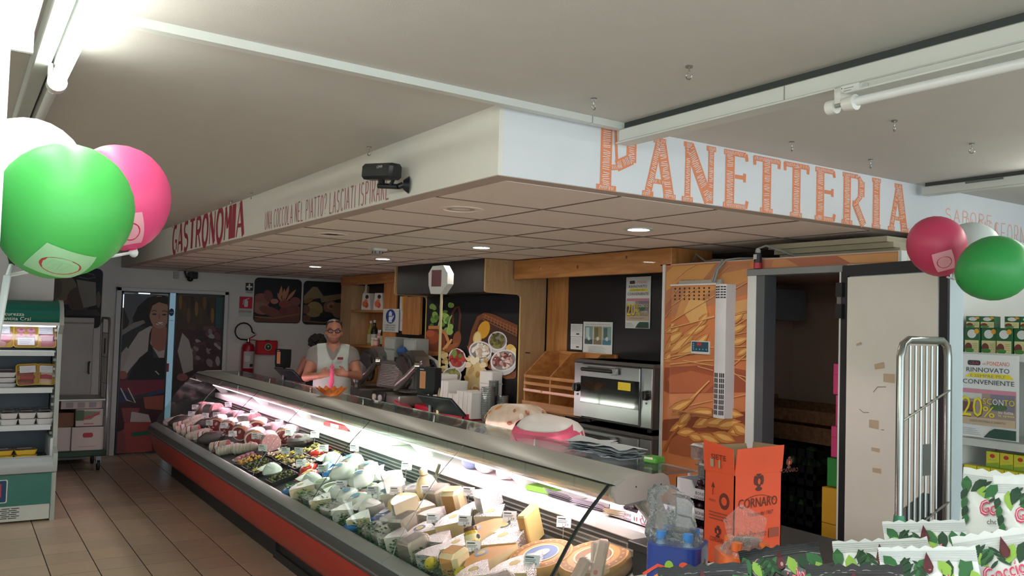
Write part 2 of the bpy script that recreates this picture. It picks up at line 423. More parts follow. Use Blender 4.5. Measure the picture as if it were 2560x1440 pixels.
heavy = {'A': (.6, 1.5, .7), 'S': (1.1,), 'T': (1.7, .8), 'R': (1.2, 1.2, .8), 'O': (1.35,), 'N': (.6, 1.7, .6), 'M': (.7, 1.2, .7, 2.0), 'I': (2.4,), 'G': (1.2, .9)}
words(b, fl, 'GASTRONOMIA', -8.86, ZS+.012, .185, .262, .042, red_ink, gap=.30, wt=lambda c, i: heavy[c][min(i, len(heavy[c])-1)])
b.build('lettering', soffit_l, label='large crimson word Gastronomia in tall art deco capitals')
b = MB(); words(b, fl, 'UNA COCCOLA NEL PIATTO? LASCIATI ISPIRARE', -5.87, ZS+.014, .0395, .118, .0085, rose_ink, gap=.42, jit=.003)
b.build('lettering', soffit_l, label='thin rose slogan una coccola nel piatto lasciati ispirare')
b = MB(); words(b, frr, 'SAPORE', 4.86, ZS+.105, .062, .07, .007, P('#eeb5a0'), gap=.45); words(b, frr, 'DI CASA', 5.08, ZS+.045, .045, .09, .007, P('#eeb5a0'), gap=.4); words(b, frr, 'SFORNATO', 5.40, ZS+.02, .055, .12, .007, P('#eeb5a0'), gap=.42)
b.build('lettering', soffit_r, label='thin pale orange slogan on the soffit board')
def hatched(fr, polys, x, y, w, h):
    """one sketched slab letter: solid strokes with chalky white hatching inside"""
    b = MB()
    for k, (p, q, wd) in enumerate(polys):
        (x0, y0), (x1, y1) = p, q
        A = Vector((x+x0*w, y+y0*h)); B = Vector((x+x1*w, y+y1*h)); t = (B-A); L = t.length; t /= L; nn = Vector((-t.y, t.x))
        b.flat([A+nn*wd/2, A-nn*wd/2, B-nn*wd/2, B+nn*wd/2], fr, orange_ink, d=.001+.0001*k)
        if wd > .02:
            n = int(L/.0085)
            for i in range(1, n):
                if rnd.random() < .12: continue
                c = A+t*(L*i/n+rnd.uniform(-.001, .001)); s0 = rnd.uniform(.26, .36)*wd; s1 = rnd.uniform(.22, .36)*wd; tl = rnd.uniform(-.003, .003)
                b.flat([c+nn*s0+t*(tl+.0016), c-nn*s1+t*(.0016-tl), c-nn*s1-t*(.0012+tl), c+nn*s0-t*(.0012-tl)], fr, P('#e9e6e6'), d=.0022)
    return b
S_, Tn = .062, .024
SL = {'P': [((.28, 0), (.28, 1.04), S_), ((.05, .02), (.55, .02), Tn), ((.55, .40), (.95, .56), .05), ((.93, .5), (.93, 1.04), .055), ((.4, .36), (.7, .40), Tn), ((.56, .45), (.5, 1.0), .014)],
 'A': [((.22, 0), (.52, .95), .04), ((.55, .95), (.82, 0), S_), ((.28, .25), (.75, .25), .022), ((.08, .02), (.38, .02), Tn), ((.66, .02), (1.0, .02), Tn), ((.36, .95), (.7, .95), Tn)],
 'N': [((.18, 0), (.18, 1), .036), ((.2, .97), (.82, .03), S_), ((.86, 0), (.86, 1), .036), ((.02, .02), (.34, .02), Tn), ((.05, .98), (.3, .98), Tn), ((.72, .98), (1, .98), Tn)],
 'E': [((.32, 0), (.32, 1), S_), ((.1, .02), (.9, .02), .026), ((.1, .98), (.88, .98), .026), ((.5, .56), (.82, .56), .02), ((.9, .0), (.95, .14), .02), ((.88, 1.), (.92, .87), .02), ((.84, .64), (.84, .48), .018)],
 'T': [((.5, 0), (.5, 1), S_), ((0, .97), (1, .97), .026), ((.02, 1.), (.04, .84), .02), ((.98, 1.), (.96, .84), .02), ((.26, .02), (.74, .02), Tn)],
 'R': [((.28, 0), (.28, 1), S_), ((.08, .02), (.5, .02), Tn), ((.1, .98), (.7, .98), Tn), ((.72, .97), (.86, .86), .03), ((.84, .9), (.84, .58), .055), ((.84, .6), (.62, .44), .03), ((.5, .44), (.74, .44), .02), ((.58, .44), (.95, .0), .05)],
 'I': [((.5, 0), (.5, 1), S_), ((.2, .02), (.8, .02), Tn), ((.2, .98), (.8, .98), Tn)]}
xp = 2.24
for ch, wd in zip('PANETTERIA', (.235, .235, .235, .21, .205, .205, .205, .235, .14, .225)):
    hatched(frr, SL[ch], xp, ZS+.004, wd*.92, .262).build('letter', soffit_r); xp += wd+.0155

# ================================================================ CEILING FITTINGS
metal_w = mat('enamelled_steel_white', '#d5d8d2', .4, var=.03)
grey_strip = mat('trunking_grey', '#b9c0ba', .5)
lamp_glow = mat('lit_tube', '#ffffff', .5, emit=TUBE_E, ecol='#fbfff4')
tube_off = mat('unlit_tube', '#e3e5e4', .25, var=.02)
socket_w = mat('lamp_socket', '#e2e2dc', .35)
def batten(name, label, x, y0, y1, zr, lit, rails, y_end):
    t = thing(name, label, 'ceiling light', (x, y1, zr))
    b = MB()
    for (dx0, dx1, z0, z1, ya, yb) in rails: b.box(x+dx0, ya, z0, x+dx1, yb, z1, metal_w if not lit else grey_strip, .004)
    b.build('housing', t, True)
    b = MB(); r = .022 if lit else .014
    b.cyl((x, y0, zr), (x, y1, zr), r, n=16, m=lamp_glow if lit else tube_off); b.build('tube', t, True)
    return t
# lit tube by the column
t = batten('strip_light', 'glowing fluorescent tube on grey trunking above the balloons', .245, -1.0, 3.15, 2.545, True,
      [(-.07, -.02, 2.60, ZC, -1.6, 5.4), (-.012, .03, 2.605, ZC-.004, -1.6, 5.4)], 3.15)
b = MB(); b.cyl((.245, 3.14, 2.545), (.245, 3.19, 2.545), .030, n=16, m=socket_w); b.cyl((.225, 3.17, 2.56), (.225, 3.17, 2.61), .008, m=socket_w); b.build('socket', t, True)
b = MB(); b.cyl((.245, 3.3, 2.555), (.245, 5.3, 2.555), .016, n=12, m=tube_off); b.build('tube', t, True, label='unlit tube continuing the run')
b = MB(); b.box(.235, 3.2, 2.565, .255, 3.25, 2.61, metal_w); b.build('clip', t, True)
b = MB(); b.tube([(.12, 2.35, 2.62), (.10, 2.30, 2.58), (.13, 2.26, 2.57), (.15, 2.30, 2.60), (.12, 2.35, 2.62)], .004, P('#5c6060'), 6)
b.build('loose_clip', t, True)
# unseen lit tubes added to brighten the floor, and one over the tea shelves
for k, (x, y0, y1, l) in enumerate(((-1.55, 3.9, 7.9, 'lit fluorescent tube over the aisle beside the meat fridge'), (-1.55, -2.4, 1.4, 'lit fluorescent tube over the shop floor by the window'), (2.9, -2.6, -.6, 'lit fluorescent tube near the shop window'), (4.57, -.8, 2.15, 'lit fluorescent tube above the tea shelves'))):
    batten('strip_light', l, x, y0, y1, 2.56, True, [(-.03, .03, 2.60, ZC, y0-.1, y1+.1)], y1)
# bright light box at the left edge, below the ceiling
t = thing('light_box', 'white glowing box lamp hanging beside the blue-white column', 'ceiling light', (.0, 2.2, 2.42))
b = MB(); b.box(-.5, 1.2, 2.395, .115, 2.22, 2.43, mat('lit_diffuser', '#ffffff', .5, emit=TUBE_E*.25, ecol='#f6fff8'), .004); b.build('diffuser', t, True)
b = MB(); b.box(-.5, 1.2, 2.43, .122, 2.235, 2.45, metal_w, .003); b.box(-.5, 2.222, 2.385, .122, 2.235, 2.43, metal_w); b.build('frame', t, True)
b = MB(); b.cyl((-.1, 1.9, 2.45), (-.1, 1.9, ZC), .008, m=grey_strip); b.build('hanger', t, True)
# trunking with an unlit tube, ending at the bakery lettering
t = thing('strip_light', 'unlit fluorescent tube on white trunking ending at the bakery lettering', 'ceiling light', (2.34, 1.7, 2.56))
b = MB(); b.box(2.325, -2.2, 2.585, 2.385, 2.80, 2.64, metal_w, .004); b.box(2.34, -2.2, 2.64, 2.37, 2.79, ZC, P('#3a3f3d')); b.box(2.318, -2.2, 2.579, 2.392, 2.81, 2.585, metal_w); b.build('trunking', t, True)
b = MB(); b.box(2.324, 1.93, 2.588, 2.3245, 1.934, 2.636, P('#8c8f8b')); b.build('joint', t, True)
b = MB(); b.box(2.30, -1.9, 2.535, 2.345, 1.72, 2.579, metal_w, .005); h_ = b.build('batten', t, True)
b = MB(); f_ = Fr((2.2995, 1.70, 2.54), (0, -1, 0), (0, 0, 1)); b.rect(f_, .01, .004, .075, .036, P('#e9ebe8')); b.disc(f_, .013, .029, .002, .002, P('#333333'))
for i in range(3): b.rect(f_, .02, .026-.008*i, .055-.008*i, .028-.008*i, P('#8d9290'))
b.rect(f_, .045, .008, .062, .011, P('#333333')); b.disc(f_, .095, .018, .012, .014, P('#c5cac6')); b.build('rating_plate', h_, True)
b = MB(); b.cyl((2.24, 1.62, 2.50), (2.24, -1.8, 2.50), .014, n=14, m=tube_off); b.build('tube', t, True)
b = MB(); b.cyl((2.235, 1.59, 2.497), (2.235, 1.63, 2.497), .024, .02, n=16, m=socket_w); b.cyl((2.245, 1.665, 2.50), (2.245, 1.695, 2.50), .022, n=14, m=socket_w); b.cyl((2.24, 1.62, 2.50), (2.24, 1.67, 2.50), .007, m=P('#9a9c99', .3)); b.box(2.235, 1.645, 2.505, 2.31, 1.665, 2.54, socket_w); b.build('socket', t, True)
b = MB(); b.box(2.225, -1.8, 2.528, 2.30, 1.62, 2.533, metal_w); b.build('reflector', t, True)
# second trunking further right, empty
t = thing('trunking_rail', 'empty white ceiling trunking beyond the last letter of the bakery sign', 'rail', (4.57, 2.8, 2.6))
b = MB(); b.box(4.54, -2.2, 2.595, 4.60, 2.80, 2.645, metal_w, .004); b.build('rail', t, True)
b = MB(); b.box(4.555, -2.2, 2.645, 4.585, 2.79, ZC, P('#4a4f4d')); b.box(4.536, 2.35, 2.632, 4.545, 2.55, 2.642, P('#6b716f')); b.build('bracket', t, True)
# cable duct running across the ceiling
t = thing('cable_duct', 'slim white cable duct crossing the ceiling past the soffit corner', 'cable duct', (1.3, 2.72, ZC))
for k, (xa, xb) in enumerate(((.28, 2.16), (2.165, 2.36))):
    ya, yb = 2.705+(xa-.3)*.047, 2.705+(xb-.3)*.047
    b = MB(); b.add([(xa, ya-.02, ZC), (xb, yb-.02, ZC), (xb, yb+.02, ZC), (xa, ya+.02, ZC), (xa, ya-.02, ZC-.028), (xb, yb-.02, ZC-.028), (xb, yb+.02, ZC-.028), (xa, ya+.02, ZC-.028)],
        [(0, 1, 2, 3), (7, 6, 5, 4), (0, 4, 5, 1), (1, 5, 6, 2), (2, 6, 7, 3), (3, 7, 4, 0)], metal_w)
    b.build('duct_length', t, True)
# ceiling hooks
steel = mat('bright_steel', '#a9aaa8', .25, metal=1)
hk = thing('ceiling_hook', 'x', 'hook')
b = MB(); b.cyl((0, 0, 0), (0, 0, -.006), .012, n=10, m=steel); b.build('plate', hk)
b = MB(); b.tube([(0, 0, -.004), (0, 0, -.022)]+[(.011*math.sin(a), 0, -.034+.011*math.cos(a)) for a in [PI*2*i/10 for i in range(9)]], .0022, steel, 6); b.build('hook', hk)
HL = ['small screw hook in the ceiling between trunking and bakery letter P', 'small screw hook just above the letter N side of the trunking', 'small screw hook in the ceiling beyond the unlit tube socket',
      'small screw hook in the ceiling above the letter T of the bakery sign', 'small screw hook in front of the empty trunking rail', 'small screw hook above the letter R of the bakery sign',
      'small screw hook above the black camera on the soffit', 'small screw hook above the last letter of the deli sign', 'small screw hook above the letter M of the deli sign', 'small screw hook above the first letter of the deli sign', 'small screw hook beyond the empty trunking rail']
for k, (x, y) in enumerate(((1.987, 2.041), (1.995, 2.553), (3.135, 2.053), (3.15, 2.57), (3.761, 2.085), (3.755, 2.585), (1.70, 3.98), (1.70, 6.02), (1.70, 6.55), (1.70, 8.6), (4.75, 2.60))):
    o = hk if k == 0 else copy_tree(hk); place(o, (x, y, ZC), rnd.uniform(-1, 1)+.9, HL[k], 'ceiling hooks')
# recessed downlights and round grilles in the dropped ceiling
spot_glow = mat('lit_downlight', '#ffffff', .5, emit=SPOT_E, ecol='#fff6ea')
dl = thing('downlight', 'x', 'ceiling light')
b = MB(); b.lathe([(.062, .004), (.085, 0), (.088, -.006), (.064, -.007), (.062, .004)], metal_w, 24); b.build('rim', dl)
b = MB(); b.lathe([(.061, -.003), (.0, -.004)], spot_glow, 24); b.build('lamp', dl)
for k, (y, l) in enumerate(((3.83, 'lit round downlight above the wheat-printed cold room'), (5.63, 'lit round downlight in front of the long pine beam'), (7.43, 'lit round downlight near the black fascia box'), (9.23, 'lit round downlight nearest the back wall'))):
    place(dl if k == 0 else copy_tree(dl), (3.35, y, ZS-.002), 0, l, 'lit downlights over the service aisle')
gr = thing('ceiling_grille', 'x', 'grille')
b = MB(); b.lathe([(.10, .004), (.118, 0), (.12, -.005), (.09, -.006), (.088, .0)], panel_m, 28); b.build('rim', gr)
b = MB(); b.lathe([(.088, -.001), (.05, -.003), (.048, -.001), (.0, -.001)], mat('grille_cone', '#b8aaa0', .8), 24); b.build('cone', gr)
for k, (y, l) in enumerate(((3.83, 'round unlit ceiling fitting nearest the soffit corner'), (5.63, 'round unlit ceiling fitting behind the slogan'), (7.43, 'round unlit ceiling fitting behind the deli sign'), (9.23, 'round unlit ceiling fitting nearest the glass door'))):
    place(gr if k == 0 else copy_tree(gr), (2.15, y, ZS-.002), 0, l, 'unlit round fittings along the soffit')
t = thing('smoke_detector', 'square white smoke detector under the dropped ceiling', 'detector', (2.856, 6.445, ZS))
b = MB(); b.box(-.06, -.06, -.022, .06, .06, 0, socket_w, .005); b.build('base', t)
b = MB(); b.lathe([(.045, -.022), (.042, -.045), (.03, -.052), (0, -.052)], mat('detector_grey', '#a9a49e', .5), 16)
for i in range(8): a = PI/4*i; b.box(-.004, .038, -.042, .004, .046, -.026, P('#55514d'), 0, Matrix.Rotation(a, 4, 'Z'))
b.build('sensor', t)
# black bullet camera on the soffit
black_p = mat('black_plastic', '#1c2024', .35, var=.1)
t = thing('security_camera', 'black bullet security camera bracketed to the soffit near the slogan', 'camera', (XS, 3.72, 2.44))
ra = RZ(math.radians(8))
b = MB(); b.obox((1.655, 3.72, 2.500), (.075, .24, .075), black_p, RZ(math.radians(12)) @ RX(math.radians(5)), .014); o = b.build('body', t, True)
b = MB(); f_ = Fr((1.6085, 3.665, 2.503), RZ(math.radians(12)) @ Vector((0, -1, 0)), (0, 0, 1)); b.text('E.ZIPHER', f_, 0, 0, .045, .011, P('#d8dcdc'), d=.004); b.build('brand_mark', o, True)
b = MB(); b.cyl((1.66, 3.73, 2.468), (1.66, 3.725, 2.445), .016, m=black_p); b.cyl((1.66, 3.76, 2.44), (1.715, 3.66, 2.43), .013, n=12, m=black_p); b.cyl((1.715, 3.66, 2.43), (1.735, 3.65, 2.44), .015, m=black_p)
b.cyl((1.735, 3.65, 2.44), (XS, 3.64, 2.44), .022, .042, 16, black_p); b.build('bracket', t, True)
b = MB(); b.cyl((1.69, 3.69, 2.44), (1.70, 3.63, 2.50), .008, n=8, m=black_p); b.build('clamp_lever', t, True)

# ================================================================ BALLOONS
def balloon(name, label, hexc, c, r, axis, group, pr=None, roll=0):
    """axis points from the knot to the round top"""
    m = mat('balloon_'+hexc.lstrip('#'), hexc, .42, var=.04, scale=3)
    ax = Vector(axis).normalized(); q = Vector((0, 0, 1)).rotation_difference(ax).to_matrix() @ RZ(roll)
    t = thing(name, label, 'balloon', Vector(c)-ax*r*1.18, rot=q, group=group)
    prof = []
    for i in range(15):
        th = PI*i/14; rr = r*math.sin(th); z = -r*math.cos(th)
        if z < 0: z *= 1.12; rr *= 1-.08*(z/r)**2
        prof.append((rr, z*1.04+r*1.18))
    b = MB(); b.lathe(prof, m, 28); b.build('skin', t, smooth=80)
    b = MB(); b.lathe([(.012, 0), (.006, .008), (.008, .02)], m, 10); b.build('knot', t)
    if pr:
        def surf(u, v, k):
            th = math.radians(v); a = math.radians(u); rr = r*math.sin(th); z = -r*math.cos(th)
            if z < 0: z *= 1.12; rr *= 1-.08*(z/r)**2
            return Vector((rr*math.cos(a)*k, rr*math.sin(a)*k, z*1.04*k+r*1.18))
        b = MB(); pale, ink, u0, v0, du, dv = pr
        b.grid(lambda i, j: surf(u0+(i-.5)*du*(1-.35*j), v0+(j-.5)*dv, 1.004), 14, 8, pale)
        o = b.build('printed_patch', t, smooth=80)
        b = MB(); N_ = 20
        ring = [surf(u0+du*.3*math.cos(2*PI*i/N_), v0-dv*.03+dv*.3*math.sin(2*PI*i/N_), 1.008) for i in range(N_)]
        b.add(ring, [tuple(range(N_-1, -1, -1))], ink)
        for k_, (aa, bb) in enumerate(((-.17, -.02), (-.02, .16))):
            for (x0, y0, x1, y1) in ((aa, -.12, aa+.04, .14), (aa+.09, -.12, aa+.13, .14), (aa, .10, aa+.13, .14), (aa, -.12 if k_ else -.02, aa+.13, -.08 if k_ else .02)):
                b.add([surf(u0+du*x, v0+dv*y, 1.012) for x, y in ((x0, y0), (x1, y0), (x1, y1), (x0, y1))], [(0, 3, 2, 1), (0, 1, 2, 3)], pale)
        b.build('printed_badge', o, smooth=0)
    return t
pale_g, pale_p = P('#a9d9a4'), P('#f0a9b8')
gl = 'balloons tied up beside the column'
balloon('balloon', 'pearl white balloon behind the big green one', '#eef3ef', (.125, 2.27, 2.11), .128, (.1, -.2, 1), gl)
balloon('balloon', 'hot pink balloon with a round printed badge beside the big green one', '#ee4f86', (.345, 2.42, 2.105), .125, (-.25, .1, 1), gl, (pale_p, P('#c4324f'), 262, 42, 62, 40))
balloon('balloon', 'big green balloon with a pale printed band under it by the column', '#4cb955', (.180, 1.965, 2.008), .130, (.45, -.6, 1.1), gl, (pale_g, P('#b5413c'), 285, 60, 70, 36))
gr_ = 'balloons above the open cold room door'
balloon('balloon', 'pale grey-white balloon between pink and green ones over the shelves', '#c9d6d4', (3.90, 2.16, 2.20), .128, (.1, .3, 1), gr_)
balloon('balloon', 'crimson pink balloon above the top edge of the cold room door', '#c93f63', (3.60, 2.15, 2.205), .122, (-.2, .2, .9), gr_, (pale_p, P('#b8304c'), 215, 55, 60, 40))
balloon('balloon', 'dark green balloon above the shelf of herbal tea boxes', '#2f9a4a', (3.50, 1.845, 2.085), .130, (.9, -.75, .5), gr_)
def stick(label, p0, p1, cups, grp):
    t = thing('balloon_stick', label, 'stick', p0, group=grp); wp = mat('white_stick', '#d8dcda', .4)
    b = MB(); b.cyl(p0, p1, .007, n=8, m=wp); b.build('rod', t, True)
    for c in cups:
        b = MB(); b.cyl(p1, c, .004, n=6, m=wp); d = (Vector(c)-Vector(p1)).normalized(); b.cyl(Vector(c)-d*.012, Vector(c)+d*.004, .005, .014, 10, P('#1f2a26') if c == cups[0] else wp); b.build('cup', t, True)
    return t
stick('white rod holding the balloon cluster by the column', (.062, 2.035, 1.62), (.088, 2.05, 1.87), [(.098, 2.06, 1.905), (.115, 2.20, 1.96), (.38, 2.405, 1.958)], 'balloon sticks')
stick('white rod holding the balloon cluster over the cold room door', (4.10, 2.36, 2.19), (3.84, 2.21, 2.07), [(3.64, 2.14, 2.07), (3.88, 2.14, 2.06), (3.44, 1.97, 2.05)], 'balloon sticks')
# ================================================================ DELI COUNTER
YN, YF = 2.85, 10.35                       # near and far end
JT = [YN+1.25*i for i in range(7)]         # glass joints
ctr = thing('deli_counter', 'long refrigerated deli counter with curved glass front and red panels', 'counter', (2.5, 6.6, 0))
plinth_m = mat('plinth_charcoal', '#26282b', .5, var=.15)
red_m = mat('counter_red', '#c3201f', .32, coat=.3, var=.05)
bump_m = mat('bumper_grey', '#4c4f4e', .45, var=.06); bump_l = mat('bumper_bead', '#7e7678', .4)
sill_m = mat('sill_aluminium', '#a9b1ae', .3, metal=.35, var=.03)
canopy_m = mat('canopy_aluminium', '#c6cbc4', .25, metal=.7, var=.03); canopy_t = mat('canopy_top_grey', '#b9bcb5', .4, metal=.25)
white_met = mat('counter_white_metal', '#dcdcdc', .35, var=.02); dark_deck = mat('deck_dark', '#303533', .5, var=.2)
beige_end = mat('end_cap_plastic', '#bfb4ad', .5, var=.03)
glass_m = film('counter_glass', '#eef7f2', .10, .02, .015)
fy = lambda y0: Fr((0, y0, 0), (1, 0, 0), (0, 0, 1))           # XZ section, normal -Y
def extr(b, prof, y0, y1, m): b.prism(prof, fy(y1), 0, y1-y0, m)
b = MB(); extr(b, [(2.12, 0), (3.0, 0), (3.0, .16), (2.12, .16)], YN+.12, YF-.18, plinth_m); o = b.build('plinth', ctr, True)
b = MB(); b.box(2.10, 6.4, .0, 2.13, 6.45, .15, plinth_m); b.box(2.10, 2.97, .0, 2.13, 6.4, .06, plinth_m); b.build('kick_plate', ctr, True)
RP = [(2.11, .118), (2.05, .165), (2.0, .215), (1.955, .285), (1.93, .35), (1.912, .41), (1.90, .46)]
for (ya, yb) in ((YN, 6.6), (6.603, YF)):
    b = MB(); extr(b, RP+[(2.6, .46), (2.6, .118)], ya, yb, red_m); b.build('front_panel', ctr, True)
b = MB(); extr(b, [(1.90, .461), (1.885, .475), (1.882, .50), (1.886, .53), (1.90, .548), (2.1, .548), (2.1, .461)], YN-.02, YF+.01, bump_m); b.build('bumper', ctr, True)
b = MB(); extr(b, [(1.882, .488), (1.874, .493), (1.882, .499)], YN-.02, YF+.01, bump_l); b.build('bumper_bead', ctr, True)
for i in range(6):
    b = MB(); extr(b, [(1.90, .549), (1.905, .562), (1.955, .586), (1.975, .586), (1.985, .549)], JT[i]+.0015, JT[i+1]-.0015, sill_m); b.build('sill', ctr, True)
GP = [(1.968, .585), (1.985, .64), (2.028, .71), (2.088, .793), (2.159, .901), (2.21, .970), (2.263, 1.029), (2.32, 1.085), (2.368, 1.132)]
edge_m = mat('glass_edge', '#1f2a28', .3)
for i in range(6):
    y0, y1 = JT[i]+.002, JT[i+1]-.002
    b = MB()
    for (p, q) in zip(GP[:-1], GP[1:]): b.add([(p[0], y0, p[1]), (q[0], y0, q[1]), (q[0], y1, q[1]), (p[0], y1, p[1])], [(0, 1, 2, 3)], glass_m)
    g = b.build('glass_pane', ctr, True, smooth=60)
    for ye in ((y0,) if i else (y0, y0+.012)):
        b = MB(); b.tube([(x-.002, ye, z) for x, z in GP], .0022 if i else .0042, edge_m if i in (0, 2, 4) else mat('glass_edge_light', '#8d9a94', .3), 6); b.build('glass_edge', g, True)
# canopy over the glass
CN = [(2.372, 1.128), (2.372, 1.10), (2.388, 1.068), (2.42, 1.045), (2.47, 1.035), (2.53, 1.04), (2.55, 1.13)]
for (ya, yb) in ((YN, 6.6), (6.603, YF)):
    b = MB(); extr(b, CN, ya, yb, canopy_m); b.build('canopy_nose', ctr, True, smooth=50)
    b = MB(); extr(b, [(2.374, 1.136), (2.40, 1.152), (2.63, 1.158), (2.635, 1.130), (2.40, 1.128)], ya, yb, canopy_t); b.build('canopy_top', ctr, True)
b = MB(); b.box(2.369, YN, 1.1285, 2.376, YF, 1.1355, mat('gasket_black', '#181a1a', .5)); b.build('canopy_gasket', ctr, True)
for k, (ya, yb, hx) in enumerate(((YN+.1, 5.0, '#ffdfe6'), (5.0, 7.3, '#f6ffee'), (7.3, YF-.3, '#ffcfe2'))):
    b = MB(); b.box(2.50, ya, 1.012, 2.56, yb, 1.030, mat('counter_lamp_%d' % k, '#ffffff', .5, emit=COUNTER_E, ecol=hx)); b.build('lamp_strip', ctr, True)
LOZ = [(2.383, 1.075), (2.378, 1.10), (2.392, 1.125), (2.43, 1.148), (2.50, 1.162), (2.66, 1.165), (2.688, 1.15), (2.697, 1.12), (2.688, 1.088), (2.66, 1.07), (2.43, 1.045), (2.398, 1.052)]
for y in (YN-.014, YF): 
    b = MB(); b.prism(LOZ, fy(y+.014), 0, .014, beige_end); o = b.build('canopy_end_cap', ctr, True)
    for x in (2.50, 2.645): b = MB(); b.cyl((x, y-.002, 1.118), (x, y+.004, 1.118), .004, n=8, m=P('#55504c')); b.build('screw', o, True)
for y in (YN+.01, 3.95, 5.15, 6.3, 7.5, 8.75, YF-.03):
    b = MB(); b.prism([(2.52, 1.04), (2.62, 1.128), (2.634, 1.128), (2.742, .905), (2.66, .905)], fy(y+.02), 0, .02, white_met if y > 2.9 else beige_end); b.build('strut', ctr, True)  # near strut is beige: the shading on its sides put into the colour
b = MB(); b.prism([(2.56, 1.03), (2.60, 1.06), (2.70, .93), (2.66, .905)], fy(YN+.05), 0, .06, beige_end); b.build('end_strut_block', ctr, True)
# inside: deck, grille, ledge, worktop
b = MB(); extr(b, [(1.985, .545), (2.61, .73), (2.61, .70), (1.985, .52)], YN+.01, YF-.01, dark_deck); b.build('deck', ctr, True)
b = MB(); b.box(2.605, YN+.02, .72, 2.625, YF-.02, .846, mat('grille_dark', '#2b2e2f', .5)); gq = b.build('air_grille', ctr, True)
b = MB()
for i in range(4): b.box(2.601, YN+.02, .752+.024*i, 2.606, YF-.02, .758+.024*i, mat('grille_slat', '#8b8f90', .35, metal=.5))
b.build('grille_bars', gq, True)
b = MB(); b.box(2.60, YN, .846, 2.84, YF, .905, white_met, .008); b.build('ledge', ctr, True)
b = MB(); b.box(2.84, YN, .86, 3.16, YF, .90, mat('worktop_steel', '#77797a', .3, metal=.7), .004); b.build('worktop', ctr, True)
b = MB(); b.box(2.62, YN+.02, .16, 3.05, YF-.02, .86, white_met); b.build('body', ctr, True)
b = MB(); b.box(2.64, YN+.02, 1.149, 2.90, YF, 1.157, film('shelf_glass', '#cfdad6', .16, .03, .05)); o = b.build('glass_shelf', ctr, True)
for i in range(7): b = MB(); b.cyl((2.86, JT[i]+(.03 if i < 6 else -.03), .90), (2.86, JT[i]+(.03 if i < 6 else -.03), 1.149), .008, n=8, m=steel); b.build('shelf_post', ctr, True)
# ends
for y, s in ((YN, 1), (YF, -1)):
    b = MB(); b.prism([(1.90, .461)]+RP[::-1]+[(2.11, .118), (3.05, .16), (3.05, .86), (2.61, .846), (2.61, .70), (2.0, .545), (1.90, .545)], fy(y+.02*s if s > 0 else y), 0, .02, beige_end if s > 0 else bump_m); b.build('end_panel', ctr, True)
    b = MB(); b.add([(x, y+.006*s, z) for x, z in GP]+[(2.60, y+.006*s, 1.04), (2.60, y+.006*s, .73), (1.99, y+.006*s, .56)], [tuple(range(len(GP)+3))], glass_m); b.build('end_glass', ctr, True)
b = MB(); b.tube([(1.93, YN-.03, .52), (2.2, YN-.045, .62), (2.5, YN-.05, .74), (2.62, YN-.03, .80)], .03, bump_m, 10); b.build('end_bumper', ctr, True)

# ================================================================ FOOD IN THE COUNTER
def dz(x): return .545+(x-1.985)*(.185/.625)
TILT = math.atan(.185/.625)
tiltm = RY(-TILT)                    # deck rises towards the service side
wrap = film('cling_film', '#ffffff', .35, .12, .05, bump=.6, bscale=30)
meat_pink = mat('cooked_ham', '#e39aa6', .35, var=.12, scale=18, bump=.15, sss=.0); fat = mat('ham_fat', '#ecd6c9', .4, var=.08, scale=20)
raw_red = mat('cured_meat', '#9a3c3d', .35, var=.25, scale=24); rind_br = mat('ham_rind', '#a9713f', .5, var=.2, scale=14)
mould = mat('salami_skin', '#cfc3b4', .75, var=.18, scale=30, bump=.3); dark_meat = mat('dark_bresaola', '#4a2a28', .45, var=.2)
ch_pale = mat('cheese_pale', '#eddcae', .45, var=.06, scale=14); ch_white = mat('cheese_white', '#f0ead8', .5, var=.05); ch_yel = mat('cheese_yellow', '#e9cf86', .45, var=.06)
rind_t = mat('rind_tan', '#cf9a5c', .55, var=.14, scale=16); rind_d = mat('rind_dark', '#5d4436', .6, var=.2, scale=20); rind_g = mat('rind_grey', '#a79a86', .7, var=.2, scale=20); rind_w = mat('rind_white', '#e9e3d6', .7, var=.06)
milk = mat('milk_bag', '#f2f5f0', .25, var=.04, coat=.4); paper_w = mat('label_white', '#eef0ee', .6, var=.02); tray_blk = mat('tray_black', '#1d2020', .4)
FOOD = {}
def proto(key, build):
    FOOD[key] = build
def food(key, name, label, cat, x, y, rz=0, group=None, h=0, tilt=True, s=1):
    """put a piece of food on the sloping deck; alike pieces share their meshes"""
    rot = (tiltm if tilt else Matrix.Identity(3)) @ RZ(rz)
    z = dz(x)+h+.001
    if key in FOOD_O:
        o = dup(FOOD_O[key], (x, y, z), 0, label, group, rot)
        o.name = name; WM[o.name] = WM.get(o.name, Matrix.Translation((x, y, z)) @ rot.to_4x4())
    else:
        o = thing(name, label, cat, (x, y, z), 0, group, rot); FOOD[key](o); FOOD_O[key] = o
    if s != 1: o.scale = (s, s, s)
    return o
FOOD_O = {}
def f_ham(o):
    b = MB(); b.blob((0, 0, .09), (.13, .17, .10), meat_pink, 18, 12, lump=.07, seed=3, flatb=-.09); b.build('meat', o)
    b = MB(); b.blob((0, 0, .09), (.136, .176, .106), wrap, 16, 10, lump=.08, seed=5, flatb=-.088); b.build('cling_film', o)
